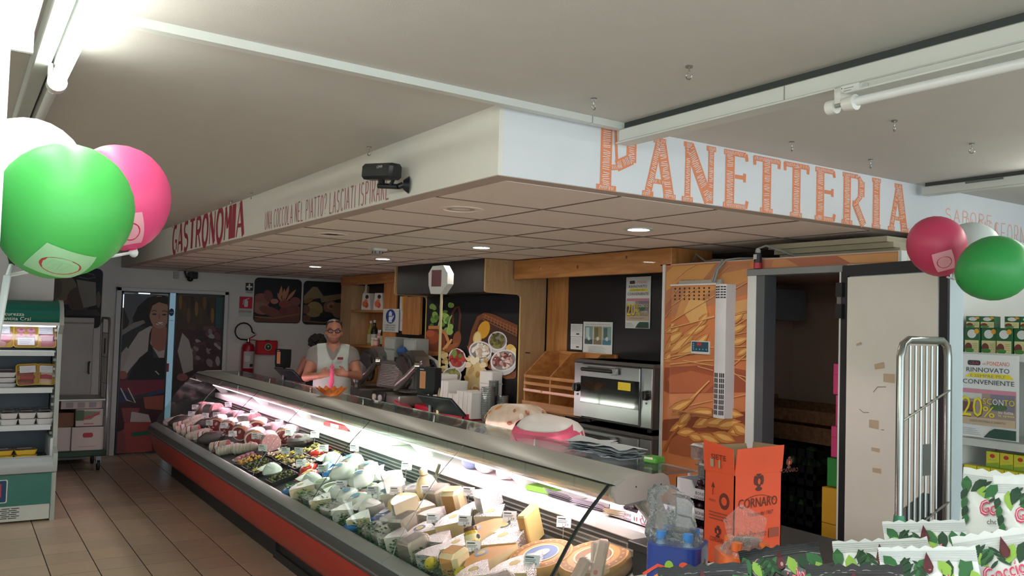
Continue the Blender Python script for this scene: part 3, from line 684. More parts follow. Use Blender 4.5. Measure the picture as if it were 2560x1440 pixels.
def f_mort(o):
    b = MB(); b.cyl((0, -.12, .10), (0, .12, .10), .10, n=22, m=meat_pink); b.build('meat', o)
    b = MB(); f_ = Fr((0, -.12, .10), (1, 0, 0), (0, 0, 1))
    for i in range(14): a, r = i*2.4, .02+.075*math.sqrt(i/14); b.disc(f_, r*math.cos(a), r*math.sin(a), .008, .007, fat, n=8, d=.0015)
    b.ring(f_, 0, 0, .094, .1, P('#e8b79a'), d=.001); b.build('fat_spots', o)
    b = MB(); b.cyl((0, -.06, .10), (0, .121, .10), .103, n=22, m=wrap, caps=False); b.build('cling_film', o)
def f_pros(o):
    b = MB()
    rr = [(.05, .11, .09), (.02, .12, .10), (-.06, .12, .10), (-.14, .105, .085), (-.21, .07, .06), (-.26, .035, .035)]
    def fn(u, v):
        k = v*5; i = min(4, int(k)); t = k-i; a = rr[i]; c = rr[i+1]; y, rx, rz_ = (a[j]*(1-t)+c[j]*t for j in range(3)); w = 2*PI*u
        return Vector((rx*math.cos(w), -y, rz_*math.sin(w)+rz_*1.02+.004))
    b.grid(fn, 18, 10, rind_br, wrapu=True); b.build('rind', o, smooth=80)
    f_ = Fr((0, -.05, .095), (1, 0, 0), (0, 0, 1)); b = MB(); b.disc(f_, 0, 0, .11, .09, fat, d=0, n=22); b.disc(f_, .005, .0, .095, .075, raw_red, d=.0012, n=22)
    b.disc(f_, .02, .02, .03, .016, fat, ang=.6, d=.002, n=12); b.disc(f_, -.04, -.02, .02, .008, fat, ang=-.4, d=.002, n=10); b.build('cut_face', o)
    b = MB(); b.grid(lambda u, v: (fn(u, .06+v*.6)-Vector((0, 0, .09)))*1.03+Vector((0, 0, .092)), 18, 6, wrap, wrapu=True); b.build('cling_film', o, smooth=80)
def f_salami(o):
    b = MB(); b.lathe([(.0, -.13), (.025, -.125), (.042, -.10), (.045, 0), (.043, .09), (.03, .125), (.008, .14), (.014, .155)], mould, 16, M=Matrix.Translation((0, 0, .046)) @ Matrix.Rotation(PI/2, 4, 'X')); b.build('sausage', o)
    b = MB()
    for i in range(6): y = -.09+.036*i; b.tube([(.0465*math.cos(a), y+.006*math.sin(2*a), .046+.0465*math.sin(a)) for a in [2*PI*k/14 for k in range(14)]], .0016, P('#e9e4d8'), 5, closed=True)
    b.build('netting', o)
def f_salcut(o):
    b = MB(); b.cyl((0, -.07, .052), (0, .11, .052), .052, n=18, m=mould); b.build('sausage', o)
    f_ = Fr((0, -.07, .052), (1, 0, 0), (0, 0, 1)); b = MB(); b.disc(f_, 0, 0, .049, .049, raw_red, d=.001, n=18)
    for i in range(16): a, r = i*2.4, .042*math.sqrt((i+.5)/16); b.disc(f_, r*math.cos(a), r*math.sin(a), .004, .003, fat, n=6, d=.0018)
    b.build('cut_face', o)
    b = MB(); b.cyl((0, .0, .052), (0, .06, .052), .0535, n=18, m=P('#c8352f'), caps=False); b.cyl((0, .012, .052), (0, .048, .052), .0542, n=18, m=paper_w, caps=False); b.build('label_band', o)
def f_bres(o):
    b = MB(); b.blob((0, 0, .06), (.075, .14, .062), dark_meat, 16, 10, lump=.06, seed=9, flatb=-.058); b.build('meat', o)
    b = MB(); b.blob((0, 0, .06), (.08, .146, .067), wrap, 14, 8, lump=.1, seed=2, flatb=-.058)
    b.tube([(0, .13, .07), (.01, .16, .09), (-.005, .18, .08)], .008, wrap, 6); b.build('cling_film', o)
def f_sliced(o):
    b = MB(); b.box(-.10, -.075, 0, .10, .075, .018, paper_w, .006); b.build('foam_tray', o)
    for i in range(7): 
        b = MB(); b.blob((-.07+.022*i, .004*(i % 3), .026+.002*(i % 2)), (.03, .055, .006), raw_red if i % 2 else meat_pink, 12, 6, rot=RY(-.35), lump=.05, seed=i); b.build('slice', o)
def bits(cols, n, r, seed, shape='ball'):
    def fn(o):
        q = random.Random(seed)
        b = MB(); b.box(-.10, -.085, 0, .10, .085, .012, tray_blk, .004)
        for (x0, y0, x1, y1) in ((-.105, -.09, -.097, .09), (.097, -.09, .105, .09), (-.105, -.09, .105, -.082), (-.105, .082, .105, .09)): b.box(x0, y0, .0, x1, y1, .035, tray_blk)
        b.build('tray', o)
        b = MB()
        for i in range(n):
            c = (q.uniform(-.085, .085), q.uniform(-.07, .07), .02+q.uniform(0, .022)); m = q.choice(cols)
            if shape == 'ball': b.blob(c, (r*q.uniform(.8, 1.2), r, r*.9), m, 8, 5)
            else: b.obox(c, (r*q.uniform(2, 3.5), r*1.4, r*.5), m, RZ(q.uniform(0, 3)) @ RX(q.uniform(-.5, .5)), r*.2)
        p_ = b.build('filling', o); p_['kind'] = 'stuff'
    return fn
def f_moz(o):
    b = MB(); b.blob((0, 0, .045), (.075, .085, .05), milk, 14, 9, lump=.10, seed=4, flatb=-.043); b.build('bag', o)
    b = MB(); b.add([(-.05, .07, .05), (.05, .07, .05), (.06, .115, .075), (-.06, .112, .07)], [(0, 1, 2, 3)], milk); b.add([(-.03, -.055, .08), (.03, -.055, .08), (.03, .0, .098), (-.03, .0, .098)], [(0, 1, 2, 3)], P('#d8e6ee')); b.build('seal', o)
def f_moz2(o):
    b = MB(); b.blob((0, 0, .05), (.09, .07, .055), milk, 14, 9, lump=.12, seed=14, flatb=-.048); b.build('bag', o)
    b = MB(); b.disc(Fr((-.02, -.02, .107), (1, 0, 0), (0, 1, .1)), 0, 0, .03, .025, P('#7aa3c4'), d=.0015); b.disc(Fr((.03, .02, .1), (1, 0, 0), (0, 1, .1)), 0, 0, .016, .016, P('#c14a3e'), d=.003); b.build('printed_label', o)
def f_tub(o):
    b = MB(); b.lathe([(.0, 0), (.05, 0), (.058, .055), (.06, .058), (.0, .058)], milk, 20); b.build('tub', o)
    b = MB(); b.lathe([(.061, .054), (.061, .062), (.0, .064)], mat('clear_lid', '#dfe6e2', .15, var=.02), 20); b.disc(Fr((0, 0, .064), (1, 0, 0), (0, 1, 0)), 0, 0, .042, .042, P('#8c9a72'), d=.001); b.build('lid', o)
def pillow(col1, col2, col3, txt=None):
    def fn(o):
        b = MB(); b.blob((0, 0, .03), (.085, .065, .032), mat('pack_'+col1.lstrip('#'), col1, .25, coat=.4), 14, 8, pw=.75, flatb=-.029); b.build('pack', o)
        b = MB(); f_ = Fr((0, 0, .062), (1, 0, 0), (0, 1, 0)); b.disc(f_, .0, .0, .045, .026, P(col2), d=.002); b.disc(f_, .03, .01, .02, .02, P(col3), d=.003); b.build('print', o)
        b = MB(); b.box(-.094, -.055, .027, -.08, .055, .031, P(col1)); b.box(.08, -.055, .027, .094, .055, .031, P(col1)); b.build('seal', o)
    return fn
def wedge(r, h, ang, body, rind, top=None, film_=True, label_=False):
    """a slice of a wheel: tip at -y, curved rind at +y"""
    def fn(o):
        n = 6; arcp = [(r*math.sin(-ang/2+ang*i/n), r*math.cos(-ang/2+ang*i/n)-r*.6) for i in range(n+1)]
        tip = (0, -r*.6); pts = [tip]+arcp
        vs_ = [(x, y, .002) for x, y in pts]+[(x, y, h) for x, y in pts]; k = len(pts)
        b = MB(); b.add(vs_, [tuple(range(k-1, -1, -1)), (0, 1, k+1, k), (0, k, 2*k-1, k-1)], body); b.build('paste', o, smooth=0)
        b = MB(); b.add(vs_, [tuple(range(k, 2*k))], top or rind); b.add(vs_, [(i, i+1, k+i+1, k+i) for i in range(1, k-1)], rind); p_ = b.build('rind', o, smooth=30)
        if label_:
            b = MB(); f_ = Fr((0, r*.12, h), (1, 0, 0), (0, 1, 0)); b.disc(f_, 0, 0, r*.24, r*.2, P('#8fa6c4'), d=.0012); b.disc(f_, 0, 0, r*.15, r*.12, P('#d8c48a'), d=.002); b.build('printed_label', o)
        if film_:
            c = Vector((0, 0, h/2)); b = MB(); vv = [(Vector(v)-c)*1.03+c for v in vs_]
            b.add(vv, [tuple(range(k, 2*k)), (0, 1, k+1, k), (0, k, 2*k-1, k-1)]+[(i, i+1, k+i+1, k+i) for i in range(1, k-1)], wrap); b.build('cling_film', o, smooth=0)
    return fn
def wheel(r, h, body, rind, topd):
    def fn(o):
        b = MB(); b.lathe([(r*.96, .001), (r, h*.2), (r, h*.8), (r*.95, h), (0, h)], rind, 32); b.build('rind', o)
        b = MB(); f_ = Fr((0, 0, h), (1, 0, 0), (0, 1, 0)); b.ring(f_, 0, 0, r*.72, r*.9, P('#a67a4c'), d=.001)
        for i in range(22): a = 2*PI*i/22; b.disc(f_, r*.81*math.cos(a), r*.81*math.sin(a), r*.045, r*.03, P('#d8b27c'), ang=a, d=.002, n=6)
        b.disc(f_, 0, 0, r*.55, r*.55, topd, d=.001, n=24); b.ring(f_, 0, 0, r*.5, r*.55, P('#e8d9b4'), d=.002); b.disc(f_, 0, .0, r*.3, r*.2, P('#e6dcc4'), d=.0025, n=16); b.build('printed_top', o)
    return fn
def block(w, l, h, body, rind, film_=True, bev=.012):
    def fn(o):
        b = MB(); b.box(-w/2, -l/2, .001, w/2, l/2, h, body, bev); b.build('paste', o)
        b = MB(); b.box(-w/2-.002, -l/2+bev, bev, -w/2+.004, l/2-bev, h-bev, rind); b.box(-w/2+bev, -l/2+bev, h-.003, w/2-bev, l/2-bev, h+.002, rind); b.build('rind', o)
        if film_: b = MB(); b.box(-w/2-.006, -l/2-.006, .0, w/2+.006, l/2+.006, h+.007, wrap, bev); b.build('cling_film', o)
    return fn
def f_round(o):
    b = MB(); b.lathe([(.0, .002), (.05, .002), (.06, .012), (.062, .05), (.055, .064), (0, .066)], rind_w, 20); b.build('rind', o)
    b = MB(); b.disc(Fr((0, 0, .066), (1, 0, 0), (0, 1, 0)), 0, 0, .04, .04, P('#c9c4ce'), d=.001); b.disc(Fr((0, 0, .066), (1, 0, 0), (0, 1, 0)), 0, 0, .022, .022, P('#6d6f86'), d=.002); b.build('paper_label', o)
    b = MB(); b.lathe([(.058, .0), (.066, .03), (.06, .07), (0, .071)], wrap, 18); b.build('cling_film', o)
def f_caciotta(o):
    b = MB(); b.lathe([(0, .001), (.07, .004), (.098, .04), (.10, .06), (.09, .095), (.05, .115), (0, .118)], ch_yel, 24); b.build('rind', o, smooth=80)
def f_provola(o):
    b = MB(); b.lathe([(.0, .0), (.04, .003), (.066, .04), (.07, .09), (.05, .14), (.022, .165), (.028, .19), (.015, .205), (0, .207)], mat('provola_skin', '#f0e2bd', .4), 20); b.build('cheese', o, smooth=80)
    b = MB(); b.tube([(.024*math.cos(a), .024*math.sin(a), .166) for a in [2*PI*k/12 for k in range(12)]], .004, P('#b48a5a'), 6, closed=True); b.build('cord', o)
for k_, f_ in (('ham', f_ham), ('mort', f_mort), ('pros', f_pros), ('salami', f_salami), ('salcut', f_salcut), ('bres', f_bres), ('sliced', f_sliced), ('moz', f_moz), ('moz2', f_moz2), ('tub', f_tub), ('round', f_round), ('caciotta', f_caciotta), ('provola', f_provola),
   ('olives', bits([P('#5a6131'), P('#3d3a2a'), P('#7c8140')], 60, .011, 1)), ('peppers', bits([P('#d8c44c'), P('#c9a52f'), P('#b9862c')], 46, .010, 2, 'chip')), ('arti', bits([P('#a08f52'), P('#8d8a58'), P('#c7a66a')], 40, .013, 3)), ('nuts', bits([P('#d99a4a'), P('#c98a3c'), P('#e2b164')], 60, .011, 4)), ('seafood', bits([P('#e7d9cc'), P('#d9a99a'), P('#f0e6de')], 50, .010, 5, 'chip')),
   ('blue', pillow('#1f7fc9', '#e9f2f6', '#f0f4f4')), ('red', pillow('#c8332c', '#e6a23a', '#f2e2c8')), ('green', pillow('#3f8a55', '#e8efe6', '#c9503f')), ('violet', pillow('#6a6f9c', '#e2e2ee', '#a9b3d4')),
   ('wpale', wedge(.15, .085, 1.15, ch_pale, rind_t)), ('wwhite', wedge(.15, .095, 1.0, ch_white, rind_w)), ('wyel', wedge(.16, .08, 1.3, ch_yel, rind_t, label_=True)), ('wdark', wedge(.15, .09, 1.1, ch_pale, rind_d)), ('wgrey', wedge(.17, .10, 1.2, ch_pale, rind_g, top=rind_g, label_=True)), ('wbig', wedge(.19, .105, 1.6, ch_yel, rind_t, top=mat('wheel_print_pink', '#c9a59a', .5, var=.3, scale=25), label_=True)), ('whalf', wedge(.15, .10, 3.0, ch_pale, rind_t, film_=False, label_=True)),
   ('btall', block(.12, .12, .15, ch_pale, rind_t, False, .02)), ('bpale', block(.11, .15, .07, ch_white, rind_w)), ('bholes', block(.16, .05, .17, ch_yel, rind_t, False, .006)), ('bgorg', block(.13, .11, .12, mat('blue_cheese', '#d9cfb2', .5, var=.2, scale=40), rind_g)), ('wheelA', wheel(.16, .075, ch_pale, rind_t, P('#6f87b4'))), ('wheelB', wheel(.17, .07, ch_pale, rind_t, P('#9a7350')))):
    proto(k_, f_)
G_M, G_A, G_Z, G_C = 'cold meats in the lit counter', 'antipasto trays in the counter', 'fresh cheeses in the counter', 'cut cheeses in the counter'
INFO = {'ham': ('cooked_ham', 'pink cooked ham wrapped in clear film among cold meats', 'ham', G_M), 'mort': ('mortadella', 'thick pink mortadella roll with fat-flecked cut face', 'meat', G_M), 'pros': ('cured_ham', 'cured ham with red cut face and tan rind', 'ham', G_M),
 'salami': ('salami', 'whole pale-skinned salami in white netting', 'salami', G_M), 'salcut': ('salami', 'cut salami with red and white band behind the glass', 'salami', G_M), 'bres': ('bresaola', 'dark cured beef wrapped in film', 'meat', G_M), 'sliced': ('sliced_meat_tray', 'foam tray of overlapping sliced meat in the counter', 'meat', G_M),
 'olives': ('olive_tray', 'black tray of green olives in the counter', 'tray', G_A), 'peppers': ('pepper_tray', 'black tray of yellow pepper strips in the counter', 'tray', G_A), 'arti': ('artichoke_tray', 'black tray of olive-brown artichokes in the counter', 'tray', G_A), 'nuts': ('fritter_tray', 'black tray of golden fried bites in the counter', 'tray', G_A), 'seafood': ('seafood_tray', 'black tray of pale seafood salad in the counter', 'tray', G_A),
 'moz': ('mozzarella_bag', 'glossy white bag of mozzarella with a pale seal', 'cheese', G_Z), 'moz2': ('mozzarella_bag', 'plump white cheese bag with blue and red label', 'cheese', G_Z), 'tub': ('cheese_tub', 'round white cheese tub with clear lid', 'tub', G_Z), 'blue': ('snack_pack', 'shiny blue food packet in the counter', 'packet', G_Z), 'red': ('snack_pack', 'shiny red food packet in the counter', 'packet', G_Z), 'green': ('snack_pack', 'green food packet in the counter', 'packet', G_Z), 'violet': ('snack_pack', 'violet wrapped cheese packet in the counter', 'packet', G_Z),
 'round': ('soft_cheese', 'small round white cheese with grey paper label', 'cheese', G_C), 'caciotta': ('caciotta_cheese', 'smooth round yellow cheese without a wrapper', 'cheese', G_C), 'provola': ('provola_cheese', 'pear-shaped cheese tied with cord', 'cheese', G_C),
 'wpale': ('cheese_wedge', 'film-wrapped pale cheese wedge with tan rind', 'cheese', G_C), 'wwhite': ('cheese_wedge', 'film-wrapped white cheese wedge with white rind', 'cheese', G_C), 'wyel': ('cheese_wedge', 'film-wrapped yellow cheese wedge with small round label', 'cheese', G_C), 'wdark': ('cheese_wedge', 'film-wrapped cheese wedge with dark brown rind', 'cheese', G_C), 'wgrey': ('cheese_wedge', 'film-wrapped cheese wedge with grey rind and label', 'cheese', G_C), 'wbig': ('cheese_wedge', 'large yellow cheese slice with printed pinkish top', 'cheese', G_C), 'whalf': ('half_cheese_wheel', 'half wheel of pale cheese with tan rind and label', 'cheese', G_C),
 'btall': ('cheese_block', 'tall square block of pale cheese with tan rind', 'cheese', G_C), 'bpale': ('cheese_block', 'low film-wrapped block of white cheese', 'cheese', G_C), 'bholes': ('cheese_slab', 'upright yellow cheese slab standing on edge', 'cheese', G_C), 'bgorg': ('blue_cheese', 'film-wrapped chunk of veined blue cheese', 'cheese', G_C), 'wheelA': ('round_cheese', 'whole cheese wheel with blue printed top', 'cheese', G_C), 'wheelB': ('round_cheese', 'whole cheese wheel with brown printed top', 'cheese', G_C)}
# rows front (x small) to back: list of (kind, y) per zone, worked out along the counter
def put(key, x, y, rz=0, h=0, s=1): 
    n, l, c, g = INFO[key]; return food(key, n, l, c, x, y, rz, g, h, s=s)
# cold meats, far end
for key, x, y, rz, h in (('salami', 2.12, 10.1, 1.5, 0), ('ham', 2.42, 10.08, .3, 0), ('bres', 2.14, 9.85, 1.2, 0), ('salami', 2.25, 9.78, 1.3, 0), ('mort', 2.46, 9.72, .3, 0), ('ham', 2.44, 9.32, .2, 0), ('salcut', 2.12, 9.6, 1.1, 0), ('salami', 2.24, 9.5, 1.4, 0),
   ('salcut', 2.10, 9.38, 1.3, 0), ('bres', 2.26, 9.22, 1.2, 0), ('salcut', 2.11, 9.14, 1.0, 0), ('ham', 2.47, 8.92, .4, 0), ('pros', 2.30, 8.90, -.9, 0), ('salami', 2.10, 8.90, 1.4, 0), ('salcut', 2.12, 8.68, .9, 0), ('mort', 2.50, 8.50, .6, 0), ('pros', 2.32, 8.55, -.8, 0), ('bres', 2.12, 8.45, 1.0, 0),
   ('pros', 2.47, 8.12, -.7, 0), ('pros', 2.33, 8.15, -1.0, 0), ('sliced', 2.14, 8.18, .2, 0), ('salcut', 2.10, 7.98, .8, 0), ('ham', 2.50, 7.76, .5, 0), ('pros', 2.33, 7.72, -.6, 0), ('salami', 2.11, 7.78, 1.0, 0), ('salami', 2.20, 7.62, .9, 0), ('pros', 2.50, 7.40, -.9, 0), ('mort', 2.36, 7.38, -.2, 0), ('sliced', 2.14, 7.42, .1, 0)): put(key, x, y, rz, h, .8 if key in ('ham', 'pros', 'mort') else .92)
for key, x, y, rz in (('nuts', 2.12, 7.20, .1), ('seafood', 2.34, 7.12, .1), ('bres', 2.52, 7.10, .4), ('olives', 2.12, 6.99, 0), ('peppers', 2.34, 6.92, -.1), ('arti', 2.53, 6.86, .1), ('peppers', 2.12, 6.78, .1), ('arti', 2.34, 6.71, 0), ('red', 2.52, 6.66, .4),
   ('moz', 2.12, 6.58, .3), ('seafood', 2.34, 6.50, 0), ('peppers', 2.53, 6.45, .1), ('olives', 2.12, 6.36, 0), ('red', 2.30, 6.30, 1.0), ('moz', 2.48, 6.26, .5), ('blue', 2.38, 6.14, .5), ('red', 2.24, 6.12, .4)): put(key, x, y, rz)
q = random.Random(21)
# fresh cheeses, packets
yy = 6.14; zone = ['moz', 'moz2', 'tub', 'moz', 'moz2', 'blue', 'moz', 'tub', 'moz2']
k_ = 0
for row, x in enumerate((2.50, 2.36, 2.21, 2.07)):
    y = 6.0-row*.03
    while y > 4.95-.12*row+.1:
        key = zone[(k_*5+row*2) % len(zone)] if row != 3 else ('bpale', 'wwhite', 'blue', 'wgrey', 'bpale', 'wpale')[k_ % 6]
        put(key, x+q.uniform(-.012, .012), y, q.uniform(-.5, .5)); k_ += 1; y -= q.uniform(.155, .18) if row != 3 else .19
for x, y in ((2.42, 5.72), (2.40, 5.42), (2.30, 5.60), (2.30, 5.28)): put('moz2', x, y, q.uniform(-1, 1), .075)
# cut cheeses
plan = [('round', 2.50, 4.92, .1), ('provola', 2.52, 4.76, 0), ('bgorg', 2.50, 4.58, .3), ('btall', 2.50, 4.38, .5), ('wpale', 2.50, 4.17, .2), ('wgrey', 2.50, 3.95, -.1), ('bholes', 2.52, 3.62, .5), ('wyel', 2.47, 3.76, .4),
 ('wwhite', 2.36, 4.90, .3), ('caciotta', 2.33, 4.70, 0), ('wpale', 2.36, 4.50, .5), ('wdark', 2.33, 4.32, -.3), ('wbig', 2.35, 4.08, .2), ('whalf', 2.34, 3.83, .3), ('wbig', 2.36, 3.60, -.1), ('wheelA', 2.38, 3.33, 0), ('wheelB', 2.50, 3.09, 0),
 ('round', 2.22, 4.88, 0), ('violet', 2.22, 4.72, .3), ('bpale', 2.20, 4.55, .2), ('bgorg', 2.18, 4.38, .4), ('wyel', 2.20, 4.19, .4), ('wpale', 2.18, 3.98, -.2), ('wgrey', 2.20, 3.78, .3), ('whalf', 2.20, 3.54, .1), ('wbig', 2.22, 3.28, -.2),
 ('wpale', 2.08, 4.74, .2), ('round', 2.07, 4.57, 0), ('bpale', 2.07, 4.41, -.1), ('wwhite', 2.08, 4.22, .3), ('bgorg', 2.07, 4.03, .2), ('wdark', 2.08, 3.84, -.2), ('btall', 2.09, 3.62, .3), ('wgrey', 2.09, 3.42, .1), ('bgorg', 2.09, 3.22, -.3), ('wyel', 2.14, 3.05, .3)]
for key, x, y, rz in plan: put(key, x, y, rz)
for key, x, y, rz in (('wpale', 2.50, 4.05, 1.2), ('wwhite', 2.35, 4.95, -.8), ('wdark', 2.20, 4.45, 1.0)): put(key, x, y, rz, .10)
# small wrapped end pieces near the counter end
for i, (x, y, rz, ti) in enumerate(((2.30, 2.99, .4, .5), (2.40, 2.97, .9, .7), (2.22, 2.95, .2, .3), (2.34, 2.91, .6, .4))):
    o = thing('wrapped_cheese_stick', 'film-wrapped pinkish cheese stick leaning at the near counter end', 'cheese', (x, y, dz(x)+.002), 0, 'wrapped cheese sticks', RZ(rz) @ RY(-.75-ti*.3))
    b = MB(); b.box(0, -.022, 0, .16+.03*i, .022, .04, mat('cheese_rosy', '#e8c3b2', .45, var=.12, scale=25), .008); b.build('paste', o)
    b = MB(); b.box(-.004, -.025, -.002, .165+.03*i, .025, .043, wrap, .01); b.build('cling_film', o)
    b = MB(); b.disc(Fr((.09, 0, .04), (1, 0, 0), (0, 1, 0)), 0, 0, .012, .010, P('#b8565a'), d=.0045); b.build('stamp', o)
# lemons, jar, tongs
lem = mat('lemon_skin', '#d6c52f', .4, var=.08, bump=.25, bscale=120)
for i, (x, y) in enumerate(((2.055, 3.53), (2.02, 3.78), (2.24, 5.06))):
    o = thing('lemon', 'yellow-green lemon lying on the parsley strip' if i < 2 else 'yellow lemon among the fresh cheeses', 'fruit', (x, y, dz(x)+(.03 if i < 2 else .0)), .7*i, 'lemons in the counter')
    b = MB(); b.lathe([(0, -.048), (.008, -.046), (.02, -.036), (.032, -.012), (.033, .01), (.022, .034), (.01, .044), (.006, .052), (0, .053)], lem, 16, M=Matrix.Translation((0, 0, .033)) @ Matrix.Rotation(PI/2, 4, 'Y')); b.build('peel', o, smooth=80)
    b = MB(); b.cyl((-.05, 0, .033), (-.046, 0, .033), .004, n=6, m=P('#6a7a2c')); b.build('stem_scar', o)
o = thing('honey_jar', 'small glass jar of yellow cream with brown lid between cheeses', 'jar', (2.20, 3.68, dz(2.2)+.10), rot=RX(-.5) @ RZ(.4))
b = MB(); b.lathe([(0, 0), (.034, .001), (.038, .01), (.038, .06), (.03, .07), (.0, .07)], mat('jar_honey', '#d8b83e', .1, coat=.6), 18); j_ = b.build('glass', o)
b = MB(); b.lathe([(.032, .07), (.034, .072), (.034, .088), (0, .089)], mat('jar_lid', '#6b4a34', .3), 18); b.build('lid', o)
b = MB(); b.lathe([(.0386, .018), (.0386, .05)], P('#f1e6b0'), 18); b.disc(Fr((0, -.039, .034), (1, 0, 0), (0, 0, 1)), 0, 0, .012, .012, P('#26304a'), d=.001); b.build('label', j_)
o = thing('serving_tongs', 'dark green forked serving tool standing against the counter ledge', 'utensil', (2.57, 4.78, dz(2.57)+.02))
b = MB(); gt = mat('tongs_green', '#4a5240', .5)
for dx, dy in ((-.03, .05), (-.05, 0), (-.02, -.05)): b.tube([(.0, 0, .12), (dx, dy, .0)], .008, gt, 6)
b.tube([(0, 0, .12), (.01, -.02, .18)], .010, gt, 6); b.build('fork', o)
# parsley strip along the front of the deck
leafm = [mat('parsley_%d' % i, h, .6, var=.25, scale=60) for i, h in enumerate(('#357038', '#478a4a', '#2a5a2e'))]
b = MB(); q = random.Random(5)
for i in range(3400):
    y = q.uniform(YN+.05, 5.95); x = 2.0+q.random()**1.4*.075; zz = dz(x)+.01+q.random()**1.2*.075
    if y < 3.25 and q.random() < .5: x = q.uniform(2.05, 2.45); zz = dz(x)+q.random()*.05
    a = q.uniform(0, 6.28); L = q.uniform(.012, .022); u = Vector((math.cos(a), math.sin(a), q.uniform(-.3, .9))).normalized()*L; w = Vector((-math.sin(a), math.cos(a), q.uniform(-.5, .5))).normalized()*L*.55; c = Vector((x, y, zz))
    b.add([c, c+u*.5+w, c+u, c+u*.5-w], [(0, 1, 2, 3)], leafm[i % 3])
tag(b.build('parsley_garnish', smooth=0), 'dark green parsley garnish along the front of the deck', 'parsley', kind='stuff')
# price tags on little stands
tagm = mat('price_card', '#e9ecee', .4, var=.02); ink = P('#3c4248')
pt = thing('price_tag', 'x', 'price tag')
b = MB(); b.box(-.036, -.0012, .05, .036, .0012, .102, tagm, .0006); c_ = b.build('card', pt)
f_ = Fr((-.036, -.0013, .05), (1, 0, 0), (0, 0, 1)); b = MB(); b.rect(f_, .006, .038, .045, .044, ink); b.rect(f_, .006, .029, .055, .032, P('#7d848a')); b.rect(f_, .006, .022, .05, .025, P('#7d848a')); b.text('1,29', f_, .03, .006, .03, .012, ink); b.build('print', c_)
b = MB(); b.cyl((0, .0, 0), (0, 0, .055), .0016, n=6, m=P('#8b8f92')); b.box(-.006, -.003, .047, .006, .003, .055, P('#6f7478')); b.build('stand', pt)
q = random.Random(33); spots = []
for i in range(40):
    y = 10.0-i*.173+q.uniform(-.04, .04); x = (2.30, 2.44, 2.17, 2.55, 2.24)[i % 5]+q.uniform(-.02, .02); spots.append((x, y))
for i, (x, y) in enumerate(spots):
    hh = .09 if y > 5 else .08
    place(pt if i == 0 else copy_tree(pt), (x, y, dz(x)+hh-.03), 0, 'white printed price card on a thin stand among the food', 'price cards in the counter', RZ(-.55+q.uniform(-.3, .3)) @ RX(q.uniform(-.35, .1)))
# ================================================================ FLAT PRINTS
# each print is a list of shapes in drawing units; a panel's own plane matrix turns them into metres on that panel
H_DOOR = (0.001217473, 5.981928e-05, -1.361983, -6.948807e-05, -0.001317815, 2.625988, -6.047616e-05, 2.179419e-06)
H_DOOR2 = (0.001456853, 7.158095e-05, -1.28084, -8.315083e-05, -0.001576924, 0.9155138, -7.236699e-05, 2.607936e-06)
H_POST = (0.001507568, 6.416692e-05, -0.4310551, -7.893862e-05, -0.001505945, 2.617093, -6.884857e-05, 2.481141e-06)
H_DAIRY = (0.0005984917, 3.184522e-05, 0.07473467, -3.558247e-05, -0.0006788216, 2.374343, -3.103426e-05, 1.118402e-06)
H_FOOD = (0.003142682, 0.0001069643, -0.9174593, 0.000549941, -0.001412991, 2.66271, 0.0002816597, 1.616017e-05)
H_WHEAT = (0.001500621, 3.33998e-05, -0.09374221, 0.0004037948, -0.001014709, 2.495803, 0.0002071853, 1.188722e-05)
def drawn(Hm, shapes):
    out = []
    for s in shapes:
        k, hx = s[0], s[1]
        if k == 'poly': pts = s[2]
        elif k == 'ell':
            cx, cy, rx, ry = s[2:6]; an = math.radians(s[6]) if len(s) > 6 else 0; n = 18 if rx > 25 else 10
            pts = [(cx+rx*math.cos(t)*math.cos(an)-ry*math.sin(t)*math.sin(an), cy+rx*math.cos(t)*math.sin(an)+ry*math.sin(t)*math.cos(an)) for t in [2*PI*i/n for i in range(n)]]
        elif k == 'leaf':
            x0, y0, x1, y1, w = s[2:7]; dx, dy = x1-x0, y1-y0; L = math.hypot(dx, dy); nx, ny = -dy/L, dx/L
            pts = [(x0, y0)]+[(x0+dx*t+nx*w*f, y0+dy*t+ny*w*f) for t, f in ((.2, .6), (.45, .95), (.7, .75))]+[(x1, y1)]+[(x0+dx*t-nx*w*f, y0+dy*t-ny*w*f) for t, f in ((.7, .75), (.45, .95), (.2, .6))]
        else:
            w = s[2]; Q = s[3]; a = []; c = []
            for i, (x, y) in enumerate(Q):
                xa, ya = Q[max(0, i-1)]; xb, yb = Q[min(len(Q)-1, i+1)]; dx, dy = xb-xa, yb-ya; L = math.hypot(dx, dy) or 1
                a.append((x-dy/L*w/2, y+dx/L*w/2)); c.append((x+dy/L*w/2, y-dx/L*w/2))
            pts = a+c[::-1]
        q = []
        for x, y in pts:
            dn = Hm[6]*x+Hm[7]*y+1; q.append(((Hm[0]*x+Hm[1]*y+Hm[2])/dn, (Hm[3]*x+Hm[4]*y+Hm[5])/dn))
        if sum(q[i][0]*q[(i+1) % len(q)][1]-q[(i+1) % len(q)][0]*q[i][1] for i in range(len(q))) < 0: q = q[::-1]
        out.append((hx, q))
    return out
def clip(q, u0, v0, u1, v1):
    """cut a print shape at the edges of its panel"""
    for ax, lim, sg in ((0, u0, 1), (0, u1, -1), (1, v0, 1), (1, v1, -1)):
        o = []
        for i in range(len(q)):
            a, c = q[i], q[(i+1) % len(q)]; da, dc = (a[ax]-lim)*sg, (c[ax]-lim)*sg
            if da >= 0: o.append(a)
            if da*dc < 0: t = da/(da-dc); o.append((a[0]+(c[0]-a[0])*t, a[1]+(c[1]-a[1])*t))
        q = o
        if len(q) < 3: return None
    return q
